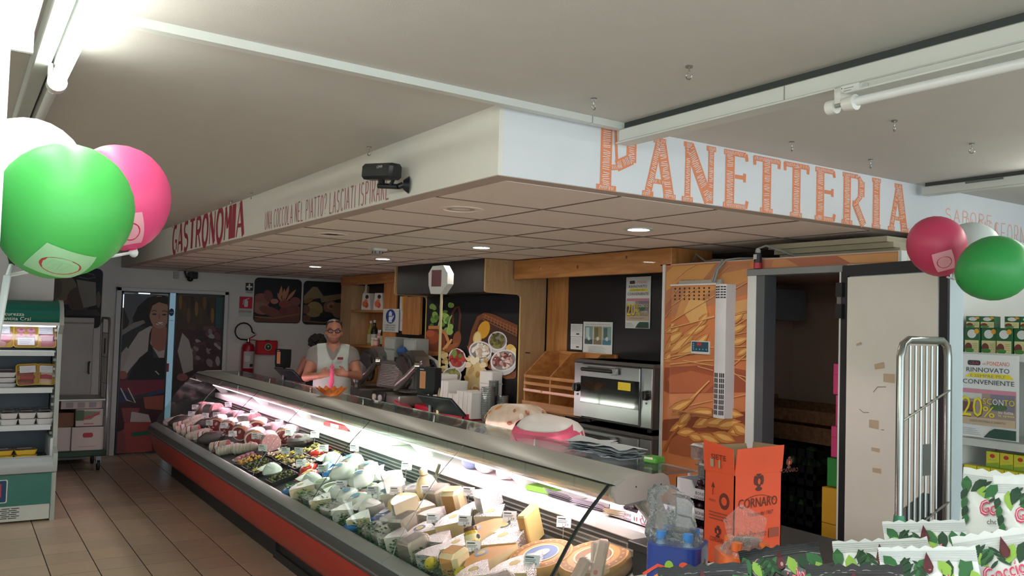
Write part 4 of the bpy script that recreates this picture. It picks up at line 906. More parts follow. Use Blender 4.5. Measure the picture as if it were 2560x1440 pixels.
def print_on(name, parent, fr, shapes, u0, v0, u1, v1, base=None, step=.00012, label=None):
    b = MB()
    if base: b.rect(fr, u0, v0, u1, v1, P(base), d=.0005)
    for i, (hx, q) in enumerate(shapes):
        q = clip(q, u0, v0, u1, v1)
        if q: b.flat(q, fr, P(hx), d=.0008+step*i)
    return b.build(name, parent, True, smooth=0, label=label)
r_=random.Random(3)
# ---- door mural (crop1) Y=11.90
D=[('poly','#62666d',[(1098,470),(1590,485),(1590,720),(1200,730),(1085,880)]),('poly','#33312f',[(1095,560),(1165,735),(1120,860),(1078,870)]),
('poly','#262528',[(1195,700),(1240,600),(1330,520),(1450,488),(1545,530),(1540,760),(1350,785),(1200,765)]),
('poly','#8d8a88',[(1090,820),(1200,745),(1290,720),(1310,745),(1180,810),(1090,865)]),
('poly','#bcb5b0',[(1350,775),(1250,830),(1170,950),(1100,1080),(1068,1200),(1110,1255),(1180,1150),(1260,1060),(1330,1000),(1370,960),(1430,1060),(1490,1060),(1530,1000),(1545,850),(1490,785)]),
('poly','#a8705f',[(1375,760),(1490,760),(1512,850),(1480,990),(1430,1005),(1368,960),(1348,860)]),
('ell','#b28a78',1435,650,92,150),('poly','#33241f',[(1328,660),(1343,560),(1400,512),(1480,508),(1538,560),(1534,660),(1505,580),(1430,560),(1372,590),(1348,670)]),
('ell','#3b2c28',1390,668,20,8),('ell','#3b2c28',1478,672,20,8),('line','#4a352d',7,[(1365,640),(1390,632),(1412,642)]),('line','#4a352d',7,[(1460,642),(1485,635),(1508,648)]),('ell','#f0e4de',1440,752,36,13,-6),('line','#8e4a48',6,[(1400,738),(1440,762),(1482,742)]),('leaf','#9c7464',1435,660,1432,722,9),
('poly','#1f2026',[(1345,840),(1368,785),(1352,930),(1372,960),(1380,1062),(1478,1060),(1500,860),(1535,800),(1552,1060),(1545,1255),(1150,1262),(1180,1180),(1250,1065),(1330,1000)]),
('poly','#b0a8a4',[(1070,1040),(1140,960),(1170,1010),(1120,1130),(1080,1220)]),('ell','#a6655e',1105,1215,42,38),('line','#d8d6d6',9,[(1398,1178),(1432,1212)]),
('poly','#7d2f45',[(1075,1262),(1505,1258),(1500,1335),(1200,1405),(1062,1320)]),('poly','#2f3c63',[(1055,1330),(1130,1360),(1180,1470),(1050,1480)]),('poly','#8c4630',[(1290,1440),(1500,1400),(1500,1530),(1280,1540)]),('poly','#33477c',[(1340,1385),(1480,1345),(1490,1395),(1330,1420)])]
D2=[('poly','#4d3f35',[(1600,490),(1935,492),(1930,790),(1600,800)])]
for i in range(9): D2.append(('ell',['#8a6840','#5f4630','#75563c','#3c322b'][i%4],1625+i*36,560+(i%3)*60,16,70+10*(i%2)))
D2+=[('poly','#34585c',[(1945,496),(2008,498),(1990,810),(1940,800)]),('poly','#4a3138',[(1585,800),(1990,790),(1985,1190),(1585,1200)])]
for i in range(40): D2.append(('ell',['#8d7d84','#5a3d45','#a09aa2','#6f4b50','#3c2a33'][i%5],r_.uniform(1700,1975),r_.uniform(790,1130),r_.uniform(18,45),r_.uniform(12,28),r_.uniform(0,90)))
D2+=[('poly','#b3aca8',[(1640,835),(1700,900),(1735,1040),(1738,1170),(1650,1205),(1598,1000)]),('ell','#9a625c',1640,1235,50,34)]
DL=drawn(H_DOOR, D); DR=drawn(H_DOOR, D2)
D3=[('poly','#43242c',[(870,150),(1250,60),(1250,240),(1150,530),(860,545)]),('poly','#a35a49',[(1075,100),(1260,80),(1265,200),(1090,185)]),('poly','#a84e4a',[(935,290),(1135,280),(1140,500),(960,535),(920,420)]),('poly','#c9bfc0',[(985,205),(1115,230),(1132,285),(975,285)]),('poly','#2f6a4a',[(980,365),(1130,348),(1132,380),(992,396)]),('poly','#8c4a4a',[(865,370),(930,340),(950,530),(860,540)]),('poly','#93474a',[(910,180),(1050,180),(1040,210),(980,210),(970,290),(930,285)]),('line','#c9c9d2',10,[(905,30),(950,120),(1015,140),(960,30)])]
DL+=drawn(H_DOOR2, D3)
# ---- posters (crop3) Y=11.95
M1=[('poly','#20222a',[(300,190),(690,208),(680,610),(270,600)]),('poly','#6b4436',[(272,560),(690,520),(690,600),(270,598)])]
for a in [('ell','#8d5a4f',340,395,75,60,10),('ell','#7e4a44',400,360,40,55,-20),('ell','#9a6a5a',330,470,90,55,15),('ell','#7a4b45',420,500,110,40,20),('ell','#b57c66',455,408,35,24),('ell','#8e4b46',545,430,52,42),('ell','#7a3d3f',545,500,50,38),('ell','#93574c',610,445,30,30),('ell','#855149',640,410,50,40),('ell','#7c4741',630,500,70,60)]: M1.append(a)
for x,y,x1,y1 in [(500,400,520,265),(530,400,545,290),(545,400,585,265),(560,405,650,300),(520,410,480,330)]: M1.append(('leaf','#b97f5e',x,y,x1,y1,16))
M1+=[('line','#8c6244',12,[(275,545),(450,560),(690,520)])]
M2=[('poly','#1d2028',[(740,212),(1105,225),(1095,620),(705,605)]),('poly','#8d7a5a',[(715,365),(800,275),(840,280),(895,360),(860,380),(720,400)]),('poly','#8a7656',[(860,365),(1070,338),(1060,385),(880,420)]),('ell','#84603f',760,400,45,22,-25),('ell','#9a8252',815,480,75,70),('ell','#8f7a4c',800,510,60,40),('ell','#8a5f4c',960,460,65,60),('ell','#a77f68',965,450,38,34),('ell','#6f4a38',965,455,18,16),('ell','#8d6f55',1030,490,60,70),('ell','#7a4f45',735,480,40,40),('ell','#6e4238',740,560,40,30),('ell','#2c3026',920,530,60,28),('line','#7a5a3c',12,[(705,585),(900,600),(1095,560)]),('ell','#9b8058',1080,590,40,40)]
PM1=drawn(H_POST, M1); PM2=drawn(H_POST, M2)
# left cheese poster (crop7 scale 7.2 origin 120,660)
M3=[('poly','#2a2b33',[(-120,75),(990,75),(960,930),(-140,930)]),('ell','#7d7360',290,460,240,270),('ell','#5d4a44',560,640,220,230),('poly','#8a877c',[(510,280),(860,330),(870,740),(640,790),(560,500)]),('ell','#6f6258',100,420,160,220),('poly','#4a4043',[(330,830),(880,820),(950,930),(300,930)]),('line','#6f7276',12,[(530,200),(640,150),(820,190),(860,240),(720,265),(560,235)]),('ell','#7a4a48',330,680,50,40),('ell','#6a5f50',910,640,40,150)]
PM3=drawn(H_DAIRY, M3)
# ---- food mural (crop4) X=4.3
FD=[('poly','#17171b',[(270,385),(1052,385),(1045,1420),(262,1420)])]
FD+=[('line','#5a2f22',20,[(480,720),(500,600),(490,540),(520,490),(545,480),(560,540),(550,640),(545,760)]),('ell','#8a4d2c',530,750,34,70,10)]
for i in range(26):
    x,y=r_.uniform(320,500),r_.uniform(455,700); FD.append(('ell',['#6f9a3c','#8db752','#567f30','#a3c766'][i%4],x,y,r_.uniform(18,34),r_.uniform(14,26),r_.uniform(0,180)))
FD+=[('line','#b9cf85',9,[(380,640),(400,560),(395,470)]),('line','#b9cf85',8,[(450,700),(470,600),(490,550)])]
FD+=[('poly','#9c5d34',[(270,820),(470,790),(560,770),(480,850),(390,880),(275,890)]),('ell','#7a3520',350,750,95,100),('ell','#a04a2a',330,730,60,55),('ell','#c06038',315,700,35,28),('line','#c98a52',26,[(300,650),(380,650),(440,700),(465,770),(440,820)]),('line','#d69a62',16,[(420,830),(480,770),(490,745)])]
# tray
FD+=[('poly','#7d4526',[(625,800),(650,680),(700,560),(760,528),(830,540),(1048,640),(1048,1010),(1000,1060),(940,1065),(860,1030),(640,870)]),('poly','#4b2a1c',[(650,800),(680,690),(720,590),(770,570),(1048,720),(1048,990),(940,1040),(860,1000),(660,850)])]
for i in range(12):
    t=i/11; FD.append(('line','#b4713f',5,[(770+t*275,545+t*115),(760+t*285,580+t*150)]))
for i in range(3): FD.append(('line','#a9683a',6,[(745,540+i*22),(900,610+i*24),(1048,680+i*26)]))
FD+=[('line','#8a4e2b',24,[(628,800),(645,860),(740,920),(860,1020),(940,1062),(1000,1058),(1046,1010)])]
def mbowl(cx,cy,rx,ry,an,cols,n,rr):
    FD.append(('ell','#c9c7c8',cx,cy+ry*.35,rx*.96,ry*1.02,an));FD.append(('ell','#e8e6e6',cx,cy,rx,ry,an));FD.append(('ell','#8d8884',cx,cy,rx*.88,ry*.86,an))
    for i in range(n):
        a=r_.uniform(0,6.28);q=math.sqrt(r_.random());FD.append(('ell',cols[i%len(cols)],cx+q*rx*.72*math.cos(a),cy+q*ry*.68*math.sin(a),rr*r_.uniform(.8,1.3),rr*r_.uniform(.5,.9),r_.uniform(0,180)))
FD+=[('ell','#e2a62c',755,670,48,75,20)]
mbowl(868,760,78,78,25,['#6f6a30','#8a8446','#5a5326'],22,19)
FD+=[('ell','#eac06a',705,740,36,60,8),('ell','#f3dc9c',705,738,26,48,8)]
mbowl(730,840,95,78,8,['#e9e4d6','#d9cbb4','#c9b0a0','#f1ede4'],40,18)
FD+=[('ell','#e9bf62',985,840,42,55,-20),('ell','#f0d48c',1015,870,35,55,-15)]
mbowl(925,920,112,88,-18,['#8d4a48','#c99a92','#e4d2c8','#6f3336'],50,17)
FD+=[('poly','#d9c08a',[(640,880),(720,920),(750,960),(800,1010),(800,1090),(740,1180),(640,1200),(610,1080)])]
for i in range(22): FD.append(('ell',['#e9d9b0','#c9a468','#f0e6c8','#b98c52'][i%4],r_.uniform(620,790),r_.uniform(900,1190),r_.uniform(16,36),r_.uniform(12,24),r_.uniform(0,180)))
for i in range(14): FD.append(('ell',['#dcc48c','#c9a866','#ead9ac'][i%3],r_.uniform(420,480),r_.uniform(860,1080),r_.uniform(16,30),r_.uniform(12,22),r_.uniform(0,180)))
mbowl(552,905,72,85,-10,['#a8342e','#8d2a26','#c04a40'],26,24)
FD+=[('leaf','#7d9a4c',530,900,530,820,24),('leaf','#5f8338',560,885,600,880,22)]
mbowl(510,1045,80,68,-5,['#8d9a50','#a9b069','#7a8444'],22,22)
FD+=[('poly','#dedbdc',[(285,890),(330,878),(408,930),(400,1010),(355,1110),(320,1120),(285,1090)]),('ell','#5c5a5c',335,990,58,85,-10)]
for i in range(34):
    a=r_.uniform(0,6.28);q=math.sqrt(r_.random());FD.append(('ell',['#1c1b20','#2b2a30','#141317'][i%3],335+q*46*math.cos(a),985+q*74*math.sin(a),13,10,r_.uniform(0,180)))
for i in range(14): FD.append(('ell','#7d7a80',r_.uniform(300,375),r_.uniform(920,1050),3,4))
FM=drawn(H_FOOD, FD)
# ---- wheat mural (crop6 scale 2.77 origin 1640,580) X=4.2
W=[]
def kernel(x0,y0,x1,y1,w,h1,h2,h3):
    W.append(('leaf',h3,x0,y0,x1,y1,w*1.12));W.append(('leaf',h1,x0,y0,x1,y1,w));W.append(('leaf',h2,x0+(x1-x0)*.15,y0+(y1-y0)*.15,x1-(x1-x0)*.1,y1-(y1-y0)*.1,w*.45))
W+=[('poly','#b57a55',[(55,235),(650,190),(650,420),(300,560),(60,600)]),('poly','#d39a5a',[(120,240),(420,215),(330,330),(180,330),(60,420),(58,300)]),('poly','#c98f56',[(180,620),(250,420),(410,300),(650,250),(650,330),(420,420),(330,520)]),('poly','#a7674a',[(60,520),(160,400),(150,470),(70,600)]),('poly','#9c4f30',[(45,940),(420,920),(640,960),(640,1110),(100,1120),(40,1090)]),('poly','#b3613a',[(80,1010),(300,960),(500,1010),(400,1110),(120,1110)])]
W+=[('poly','#d8a868',[(250,560),(290,470),(400,480),(420,590),(300,640)]),('poly','#d2a064',[(490,560),(560,480),(650,460),(650,600),(520,600)])]
for (x0,y0,x1,y1,w) in [(60,830,230,640,40),(130,850,330,700,46),(200,850,420,760,44),(60,900,140,830,40),(250,720,420,640,30),(100,780,250,690,36),(300,820,430,700,30),(470,700,640,640,34),(500,780,650,730,30),(480,640,620,560,34),(60,700,200,630,30),(350,660,420,560,26),(560,860,650,800,24)]: kernel(x0,y0,x1,y1,w,'#c98a4a','#e2b06a','#8a4e26')
for (pts,w) in [([(60,690),(200,600),(420,470),(650,340)],5),([(100,560),(330,400),(520,230)],4),([(140,330),(220,260),(330,205)],4),([(230,790),(400,600),(640,540)],6),([(110,680),(420,600),(650,550)],6),([(120,920),(400,890),(650,880)],7),([(170,880),(430,800),(650,790)],6),([(250,890),(480,930),(650,1050)],6),([(500,960),(650,830)],6),([(430,1030),(240,1210),(130,1380)],8),([(400,1060),(270,1200)],6),([(60,880),(300,840),(420,830)],5),([(490,690),(650,590)],5),([(500,720),(650,690)],5),([(350,930),(650,1010)],5),([(290,1200),(650,1120)],5),([(70,590),(180,440),(260,330)],4)]: W.append(('line','#e0a86c',w,pts)); W.append(('line','#8f5128',w*.5,[(x,y+w) for x,y in pts]))
W+=[('poly','#8a4526',[(60,1300),(650,1240),(650,1440),(20,1440)]),('poly','#a65a34',[(100,1440),(200,1380),(640,1390),(650,1600),(90,1600)])]
for (x0,y0,x1,y1,w) in [(100,1380,250,1290,30),(160,1340,260,1230,34),(260,1350,440,1270,44),(150,1390,280,1380,34),(330,1330,560,1290,46),(230,1400,340,1440,34),(420,1350,600,1310,40),(300,1400,450,1460,38),(400,1390,560,1450,42),(500,1390,650,1360,40),(110,1270,330,1150,34),(250,1260,500,1240,40),(440,1240,620,1270,34),(540,1330,650,1400,44)]: kernel(x0,y0,x1,y1,w,'#c9853f','#e6b268','#8a4a22')
W+=[('line','#a9622f',16,[(60,1520),(110,1420),(170,1350)])]
WHT=drawn(H_WHEAT, W)
# top strip right of lintel
W2=[('poly','#c98a5c',[(650,190),(1700,120),(1700,170),(650,270)]),('poly','#b06a50',[(900,185),(1400,150),(1380,215),(1000,240)]),('poly','#dda26a',[(1250,160),(1700,125),(1700,200),(1350,215)]),('poly','#b9785e',[(700,200),(820,195),(800,250),(690,255)])]
WHT+=drawn(H_WHEAT, W2)
# ================================================================ BACK WALL
# glass sliding door with a printed mural
fwh = mat('door_frame_white', '#cfd2d4', .5); dk = P('#1c2226', .4)
b = MB(); yw = YB
for (x0, z0, x1, z1) in ((1.717, 0, 1.776, 2.13), (3.065, 0, 3.115, 2.13), (1.717, 2.085, 3.115, 2.13)): b.box(x0, yw-.06, z0, x1, yw, z1, fwh, .004)
door1 = b.build('door_1', kind='structure')
gl_m = mat('door_glass_dark', '#23272c', .12, coat=.5, var=.1)
for nm, x0, x1 in (('door_leaf', 1.785, 2.36), ('door_leaf', 2.44, 3.06)):
    b = MB(); b.box(x0, yw-.045, .01, x1, yw-.012, 2.08, gl_m); lf = b.build(nm, door1, True)
    b = MB()
    for (a, c, d, e) in ((x0, .005, x0+.018, 2.083), (x1-.018, .005, x1, 2.083), (x0, 2.062, x1, 2.084)): b.box(a, yw-.05, c, d, yw-.01, e, dk)
    b.build('leaf_frame', lf, True)
    print_on('mural_print', lf, Fr((1.776, yw-.0455, 0), (1, 0, 0), (0, 0, 1)), (DL if x0 < 2 else DL+DR) if x0 < 2 else DR, x0-1.776+.02, .02, x1-1.776-.02, 2.05, '#3a3d44' if x0 < 2 else '#3c3336')
    if x0 < 2:
        b = MB()
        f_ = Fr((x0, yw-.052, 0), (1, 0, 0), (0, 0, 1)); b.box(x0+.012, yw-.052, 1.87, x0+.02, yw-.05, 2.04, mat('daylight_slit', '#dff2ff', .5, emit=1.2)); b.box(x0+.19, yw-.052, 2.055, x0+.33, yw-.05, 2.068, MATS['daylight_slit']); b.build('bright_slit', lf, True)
b = MB(); b.box(2.362, yw-.03, .01, 2.438, yw-.02, 2.08, mat('open_gap_daylight', '#8fb4c8', .6, emit=.25)); gp = b.build('gap_view', door1, True)
b = MB(); f_ = Fr((2.362, yw-.031, 0), (1, 0, 0), (0, 0, 1)); b.disc(f_, .03, 1.83, .032, .05, P('#1d3566')); b.text('SPINGERE', f_, .008, 1.82, .05, .015, P('#dfe6f0')); b.rect(f_, .0, 1.05, .03, 1.16, P('#b03a55')); b.rect(f_, .01, 1.72, .06, 1.725, P('#4d6a80')); b.build('door_stickers', gp, True)
# wall posters (rounded corners)
def wall_poster(label, u0, v0, u1, v1, ux, shapes, grp):
    t = thing('wall_poster', label, 'poster', (ux+u0, YB, v0), group=grp)
    f_ = Fr((ux, YB-.001, 0), (1, 0, 0), (0, 0, 1))
    b = MB(); b.prism(rrect(u0-.012, v0-.012, u1+.012, v1+.012, .07), f_, 0, .0012, P('#d2cfca')); b.build('white_border', t, True)
    b = MB(); b.prism(rrect(u0, v0, u1, v1, .062), f_, .0012, .0022, P('#20222a')); b.build('sheet', t, True)
    print_on('print', t, Fr((ux, YB-.0032, 0), (1, 0, 0), (0, 0, 1)), [s for s in shapes if len(s[1]) != 4 or s[0] not in ('#20222a', '#1d2028', '#2a2b33')], u0+.012, v0+.012, u1-.012, v1-.012)
gp_ = 'printed food posters on the back wall'
wall_poster('rounded poster of sausages and breadsticks on the back wall', 0, 1.725, .675, 2.352, 3.472, PM1, gp_)
wall_poster('rounded poster of cheeses beside the pine shelves', .70, 1.715, 1.36, 2.342, 3.472, PM2, gp_)
wall_poster('rounded poster of a milk jug and cheese above the white cabinet', .03, 1.60, .695, 2.35, .86, PM3, gp_)
# signs
def sign(name, label, x0, z0, x1, z1, base):
    t = thing(name, label, 'sign', (x0, YB, z0)); b = MB(); b.box(x0, YB-.004, z0, x1, YB, z1, P(base)); b.build('plate', t, True)
    return t, Fr((x0, YB-.0041, z0), (1, 0, 0), (0, 0, 1))
t, f_ = sign('first_aid_sign', 'small dark sign with a white cross above the extinguisher sign', 3.349, 2.12, 3.455, 2.268, '#c9c9c5')
b = MB(); b.rect(f_, 0, .042, .106, .148, P('#2b3a36')); b.rect(f_, .042, .055, .064, .135, P('#e4e4e0')); b.rect(f_, .013, .084, .093, .106, P('#e4e4e0'))
for i in range(3): b.rect(f_, .01, .008+.011*i, .096, .013+.011*i, P('#77787a'))
b.build('symbol', t, True)
t, f_ = sign('fire_extinguisher_sign', 'red fire extinguisher sign reading estintore on the back wall', 3.268, 1.80, 3.455, 2.077, '#c3c3bf')
b = MB(); b.rect(f_, .008, .113, .184, .277, P('#c2233f')); b.prism(rrect(.072, .135, .125, .225, .016), f_, .001, .002, P('#d9cfd0')); b.rect(f_, .085, .225, .112, .24, P('#d9cfd0')); b.stroke(f_, [(.098, .243), (.14, .255)], .01, P('#d9cfd0')); b.stroke(f_, [(.09, .24), (.062, .225), (.056, .165)], .008, P('#d9cfd0')); b.text('ESTINTORE', f_, .006, .055, .172, .03, P('#2e2e2e')); b.build('symbol', t, True)
# fire extinguisher
rede = mat('extinguisher_red', '#a3182c', .3, coat=.4)
t = thing('fire_extinguisher', 'red fire extinguisher hung on the back wall with curled black hose', 'fire extinguisher', (3.395, YB-.09, 1.0))
b = MB(); b.lathe([(.0, 0), (.08, .0), (.088, .012), (.088, .38), (.07, .425), (.03, .445), (.025, .46), (0, .46)], rede, 24); cy = b.build('cylinder', t)
b = MB(); 
def cylpatch(b, a0, a1, z0, z1, r, m, n=10): b.grid(lambda u, v: Vector((r*math.cos(a0+(a1-a0)*u), r*math.sin(a0+(a1-a0)*u), z0+(z1-z0)*v)), n, 1, m)
cylpatch(b, -2.5, -.75, .10, .33, .0886, P('#b9b9bb')); cylpatch(b, -2.3, -1.5, .19, .27, .0890, P('#d6d2d2')); cylpatch(b, -1.5, -.9, .12, .16, .0890, P('#33343c')); b.build('label', cy)
b = MB(); b.cyl((0, 0, .455), (0, 0, .50), .02, n=10, m=steel); b.build('valve', t)
b = MB(); b.tube([(0, -.01, .50), (.06, -.01, .53), (.11, -.01, .565)], .007, rede, 6); b.tube([(0, -.01, .49), (.07, -.01, .485), (.14, -.01, .475)], .007, rede, 6); b.build('lever', t)
hp = [(-.02, -.01, .485)]+[(-.075+.115*math.cos(a), -.02, .60+.115*math.sin(a)) for a in [-1.9-i*.4 for i in range(12)]]+[(.075, -.02, .575)]
b = MB(); b.tube(hp, .0105, P('#17181a'), 8); b.cyl((.06, -.02, .60), (.10, -.02, .555), .009, .013, 8, P('#b3b3b0')); b.build('hose', t)
b = MB(); b.box(-.02, .05, .30, .02, .09, .40, steel); b.build('wall_bracket', t)
# first aid kit
t = thing('first_aid_kit', 'red first aid box with round green emblem beside the extinguisher', 'first aid kit', (3.66, YB, 1.28))
b = MB(); b.box(3.515, YB-.10, 1.285, 3.805, YB, 1.478, mat('kit_red', '#c22a33', .4), .015); bx_ = b.build('case', t, True)
b = MB(); f_ = Fr((3.515, YB-.1005, 1.285), (1, 0, 0), (0, 0, 1)); b.disc(f_, .155, .105, .048, .048, P('#d8dcd4')); b.disc(f_, .155, .105, .042, .042, P('#1d6b3a'));
for (a, c) in ((.155, .125), (.135, .095), (.175, .095)): b.disc(f_, a, c, .017, .017, P('#123f24'))
b.disc(f_, .155, .112, .009, .013, P('#d8dcd4')); b.build('emblem', bx_, True)
b = MB(); b.box(3.513, YB-.06, 1.284, 3.807, YB-.052, 1.48, P('#8c1c24')); b.build('lid_seam', bx_, True)
b = MB(); b.box(3.63, YB-.11, 1.468, 3.69, YB-.07, 1.488, P('#8c1c24'), .004); b.build('latch', t, True)
# small camera and junction box
t = thing('wall_camera', 'small black camera on a bracket above the glass door', 'camera', (2.58, YB, 2.33))
b = MB(); b.tube([(2.54, YB-.01, 2.39), (2.535, YB-.07, 2.35), (2.55, YB-.10, 2.29)], .012, P('#26282b'), 8); b.build('bracket', t, True)
b = MB(); b.obox((2.62, YB-.12, 2.325), (.11, .10, .09), P('#3a3c40', .4), RZ(.3), .012); bd = b.build('body', t, True)
b = MB(); b.blob((2.585, YB-.13, 2.275), (.042, .042, .035), P('#17181b', .2), 12, 8); b.build('lens_dome', t, True)
b = MB(); f_ = Fr((2.585, YB-.158, 2.31), RZ(.3) @ Vector((1, 0, 0)), (0, 0, 1)); b.rect(f_, .015, .0, .065, .04, P('#8d9094'), d=.004); b.build('plate', bd, True)
t = thing('junction_box', 'pale junction box on the wall beside the small camera', 'junction box', (2.43, YB, 2.32))
b = MB(); b.box(2.40, YB-.03, 2.275, 2.465, YB, 2.365, P('#b9b4a8'), .004); b.build('box', t, True)
b = MB(); b.box(2.405, YB-.033, 2.315, 2.46, YB-.03, 2.32, P('#8d897e')); b.build('seam', t, True)
# white upright cabinet in the corner
wc = mat('cabinet_white', '#bdbab4', .5, var=.04)
t = thing('white_cabinet', 'tall white cabinet with a dark handle against the back wall', 'cabinet', (1.2, 11.7, 0))
b = MB(); b.box(.86, 11.52, .03, 1.43, YB-.01, 1.73, wc, .006); b.build('body', t, True)
b = MB(); b.box(.865, 11.50, .06, 1.425, 11.52, 1.66, wc, .004); dr = b.build('door', t, True)
b = MB(); b.tube([(1.395, 11.50, 1.20), (1.385, 11.46, 1.19), (1.385, 11.46, 1.08), (1.395, 11.50, 1.06)], .010, P('#33403a'), 8); b.build('handle', dr, True)
b = MB(); b.box(.86, 11.515, 1.665, 1.43, 11.522, 1.672, P('#77736c')); b.build('seam', t, True)

# ================================================================ ROLL CAGE TROLLEY with boxes
zinc = mat('zinc_wire', '#8d8f8c', .35, metal=.9)
t = thing('roll_cage', 'wire roll cage on a green base standing by the back wall', 'trolley', (1.25, 11.1, 0))
b = MB(); b.box(.85, 10.78, .17, 1.53, 11.44, .235, mat('cage_base_green', '#264a33', .5), .008); b.build('base', t, True)
for (x, y) in ((.92, 10.86), (1.46, 10.86), (.92, 11.36), (1.46, 11.36)):
    b = MB(); b.cyl((x-.015, y, .06), (x+.015, y, .06), .06, n=14, m=P('#2b2b2c')); b.box(x-.025, y-.02, .08, x+.025, y+.02, .17, zinc); b.build('castor', t, True)
b = MB(); b.tube([(1.52, 10.80, .2), (1.50, 10.80, 1.68), (1.498, 10.84, 1.735), (1.498, 11.36, 1.735), (1.50, 11.41, 1.68), (1.52, 11.41, .2)], .014, zinc, 8); b.build('side_frame', t, True)
for z in (.62, .98, 1.28, 1.56):
    b = MB(); b.tube([(1.505, 10.80, z), (1.505, 11.41, z)], .005, zinc, 6); b.build('cross_wire', t, True)
for i in range(6):
    b = MB(); y = 10.89+.088*i; b.tube([(1.51, y, .23), (1.503, y, 1.56)], .004, zinc, 6); b.build('upright_wire', t, True)
b = MB(); b.box(1.495, 11.02, 1.32, 1.50, 11.12, 1.50, P('#4b514c')); b.build('plate', t, True)
b = MB(); b.box(.86, 10.80, .80, 1.50, 11.40, .815, zinc); b.build('shelf', t, True)
card = mat('white_carton', '#c9c2bc', .7, var=.04); cred = P('#b03a4a'); gk = 'cartons on the roll cage'
def carton(label, x0, y0, z0, x1, y1, z1, fn=None, m=None, open_=False, grp=None):
    t = thing('carton', label, 'box', ((x0+x1)/2, (y0+y1)/2, z0), group=grp); b = MB(); m = m or card
    if not open_: b.box(x0, y0, z0, x1, y1, z1, m, .003)
    else:
        th = .006
        b.box(x0, y0, z0, x1, y1, z0+th, m)
        for (a, c, d, e) in ((x0, y0, x1, y0+th), (x0, y1-th, x1, y1), (x0, y0, x0+th, y1), (x1-th, y0, x1, y1)): b.box(a, c, z0, d, e, z1, m)
    b.build('board', t, True)
    b = MB(); f_ = Fr((x0, y0, z0), (1, 0, 0), (0, 0, 1))
    if fn: fn(b, f_, x1-x0, z1-z0); b.build('print', t, True)
    return t
def pr_lower(b, f_, w, h): 
    b.prism(rrect(w*.34, h*.55, w*.66, h*.75, .02), f_, .001, .0015, cred); b.text('CRAI', f_, w*.42, h*.60, w*.2, h*.1, P('#e6d6d2')); b.rect(f_, w*.2, h*.16, w*.78, h*.18, P('#c08d8a'))
carton('sealed white carton with a red badge on the green cage base', 1.17, 10.82, .236, 1.50, 11.36, .50, pr_lower, grp=gk)
carton('plain white carton beside the badged one on the cage base', .88, 10.84, .236, 1.165, 11.34, .50, grp=gk)
def pr_tray(b, f_, w, h): b.rect(f_, w*.3, h*.12, w*.65, h*.2, P('#bd7a78')); b.flat([(w*.22, h*.4), (w*.55, h*.4), (w*.9, h*.85), (w*.25, h*.9)], f_, P('#7c8a72')); b.stroke(f_, [(w*.3, h*.45), (w*.85, h*.75)], h*.14, P('#b8525c')); b.rect(f_, 0, h*.35, w*.3, h*.95, P('#4e6b4c'))
carton('open white fruit tray with green and red print on the cage', 1.20, 10.83, .503, 1.49, 11.33, .70, pr_tray, open_=True, grp=gk)
carton('small brown carton tucked behind the fruit tray on the cage', .92, 10.86, .503, 1.19, 11.3, .66, m=mat('brown_carton', '#7d5a48', .75), grp=gk)
def pr_jar(b, f_, w, h):
    for i in range(3): b.prism(rrect(w*(.12+.28*i), h*.15, w*(.30+.28*i), h*.8, .01), f_, .001, .003, P('#9d979c'))
carton('pale carton of small pots under the cage shelf', 1.05, 10.85, .703, 1.47, 11.2, .795, pr_jar, grp=gk)

# ================================================================ OPEN REFRIGERATED CABINET
FX0, FX1, FY0, FY1 = -1.3, .80, 8.39, 9.30
grn = mat('fascia_green', '#0f6a5c', .25, coat=.5, var=.05); gw = mat('cabinet_grey_trim', '#a9b0aa', .4); dkin = mat('cabinet_interior', '#4a5560', .5, var=.1); shw = mat('shelf_white', '#d5dadc', .4)
fr_t = thing('open_fridge', 'open refrigerated meat cabinet with green fascia and white shelves', 'fridge', (-.2, 8.8, 0))
b = MB(); b.box(FX0, FY0+.5, .05, FX1-.04, FY1, 1.88, dkin); b.build('back_panel', fr_t, True)
SP = [(FY0+.02, 0), (FY1, 0), (FY1, 1.9), (8.62, 1.9), (8.54, 1.885), (8.46, 1.83), (8.41, 1.75), (8.40, 1.68), (8.50, 1.60), (8.47, .62), (8.36, .58), (8.345, .5), (8.36, .43), (8.40, .41)]
b = MB(); b.prism([(y, z) for y, z in SP], Fr((FX1-.03, 0, 0), (0, 1, 0), (0, 0, 1)), 0, .035, gw); b.build('side_panel', fr_t, True)
b = MB()
prof = [(8.44, 1.70), (8.415, 1.75), (8.43, 1.80), (8.47, 1.85), (8.54, 1.885), (8.62, 1.898)]
for (p, q) in zip(prof[:-1], prof[1:]): b.add([(FX0, p[0], p[1]), (FX1-.03, p[0], p[1]), (FX1-.03, q[0], q[1]), (FX0, q[0], q[1])], [(0, 1, 2, 3)], grn)
b.box(FX0, 8.62, 1.86, FX1-.03, FY1, 1.897, gw); fa = b.build('fascia', fr_t, True, smooth=60)
b = MB(); f_ = Fr((0, 8.413, 1.70), (1, 0, 0), (0, .06, 1)); b.text('la sicurezza', f_, .285, .052, .215, .028, P('#e8efe0')); b.text('Garantita Crai', f_, .275, .012, .275, .03, P('#e8efe0')); b.build('lettering', fa, True)
b = MB(); b.box(FX0, 8.405, 1.672, FX1-.03, 8.45, 1.70, P('#d9d4cf', .4)); b.build('light_lip', fr_t, True)
b = MB(); b.box(FX0, 8.47, 1.66, FX1-.05, 8.52, 1.675, mat('fridge_lamp', '#ffffff', .5, emit=3.5, ecol='#f3f4ff')); b.build('lamp_strip', fr_t, True)
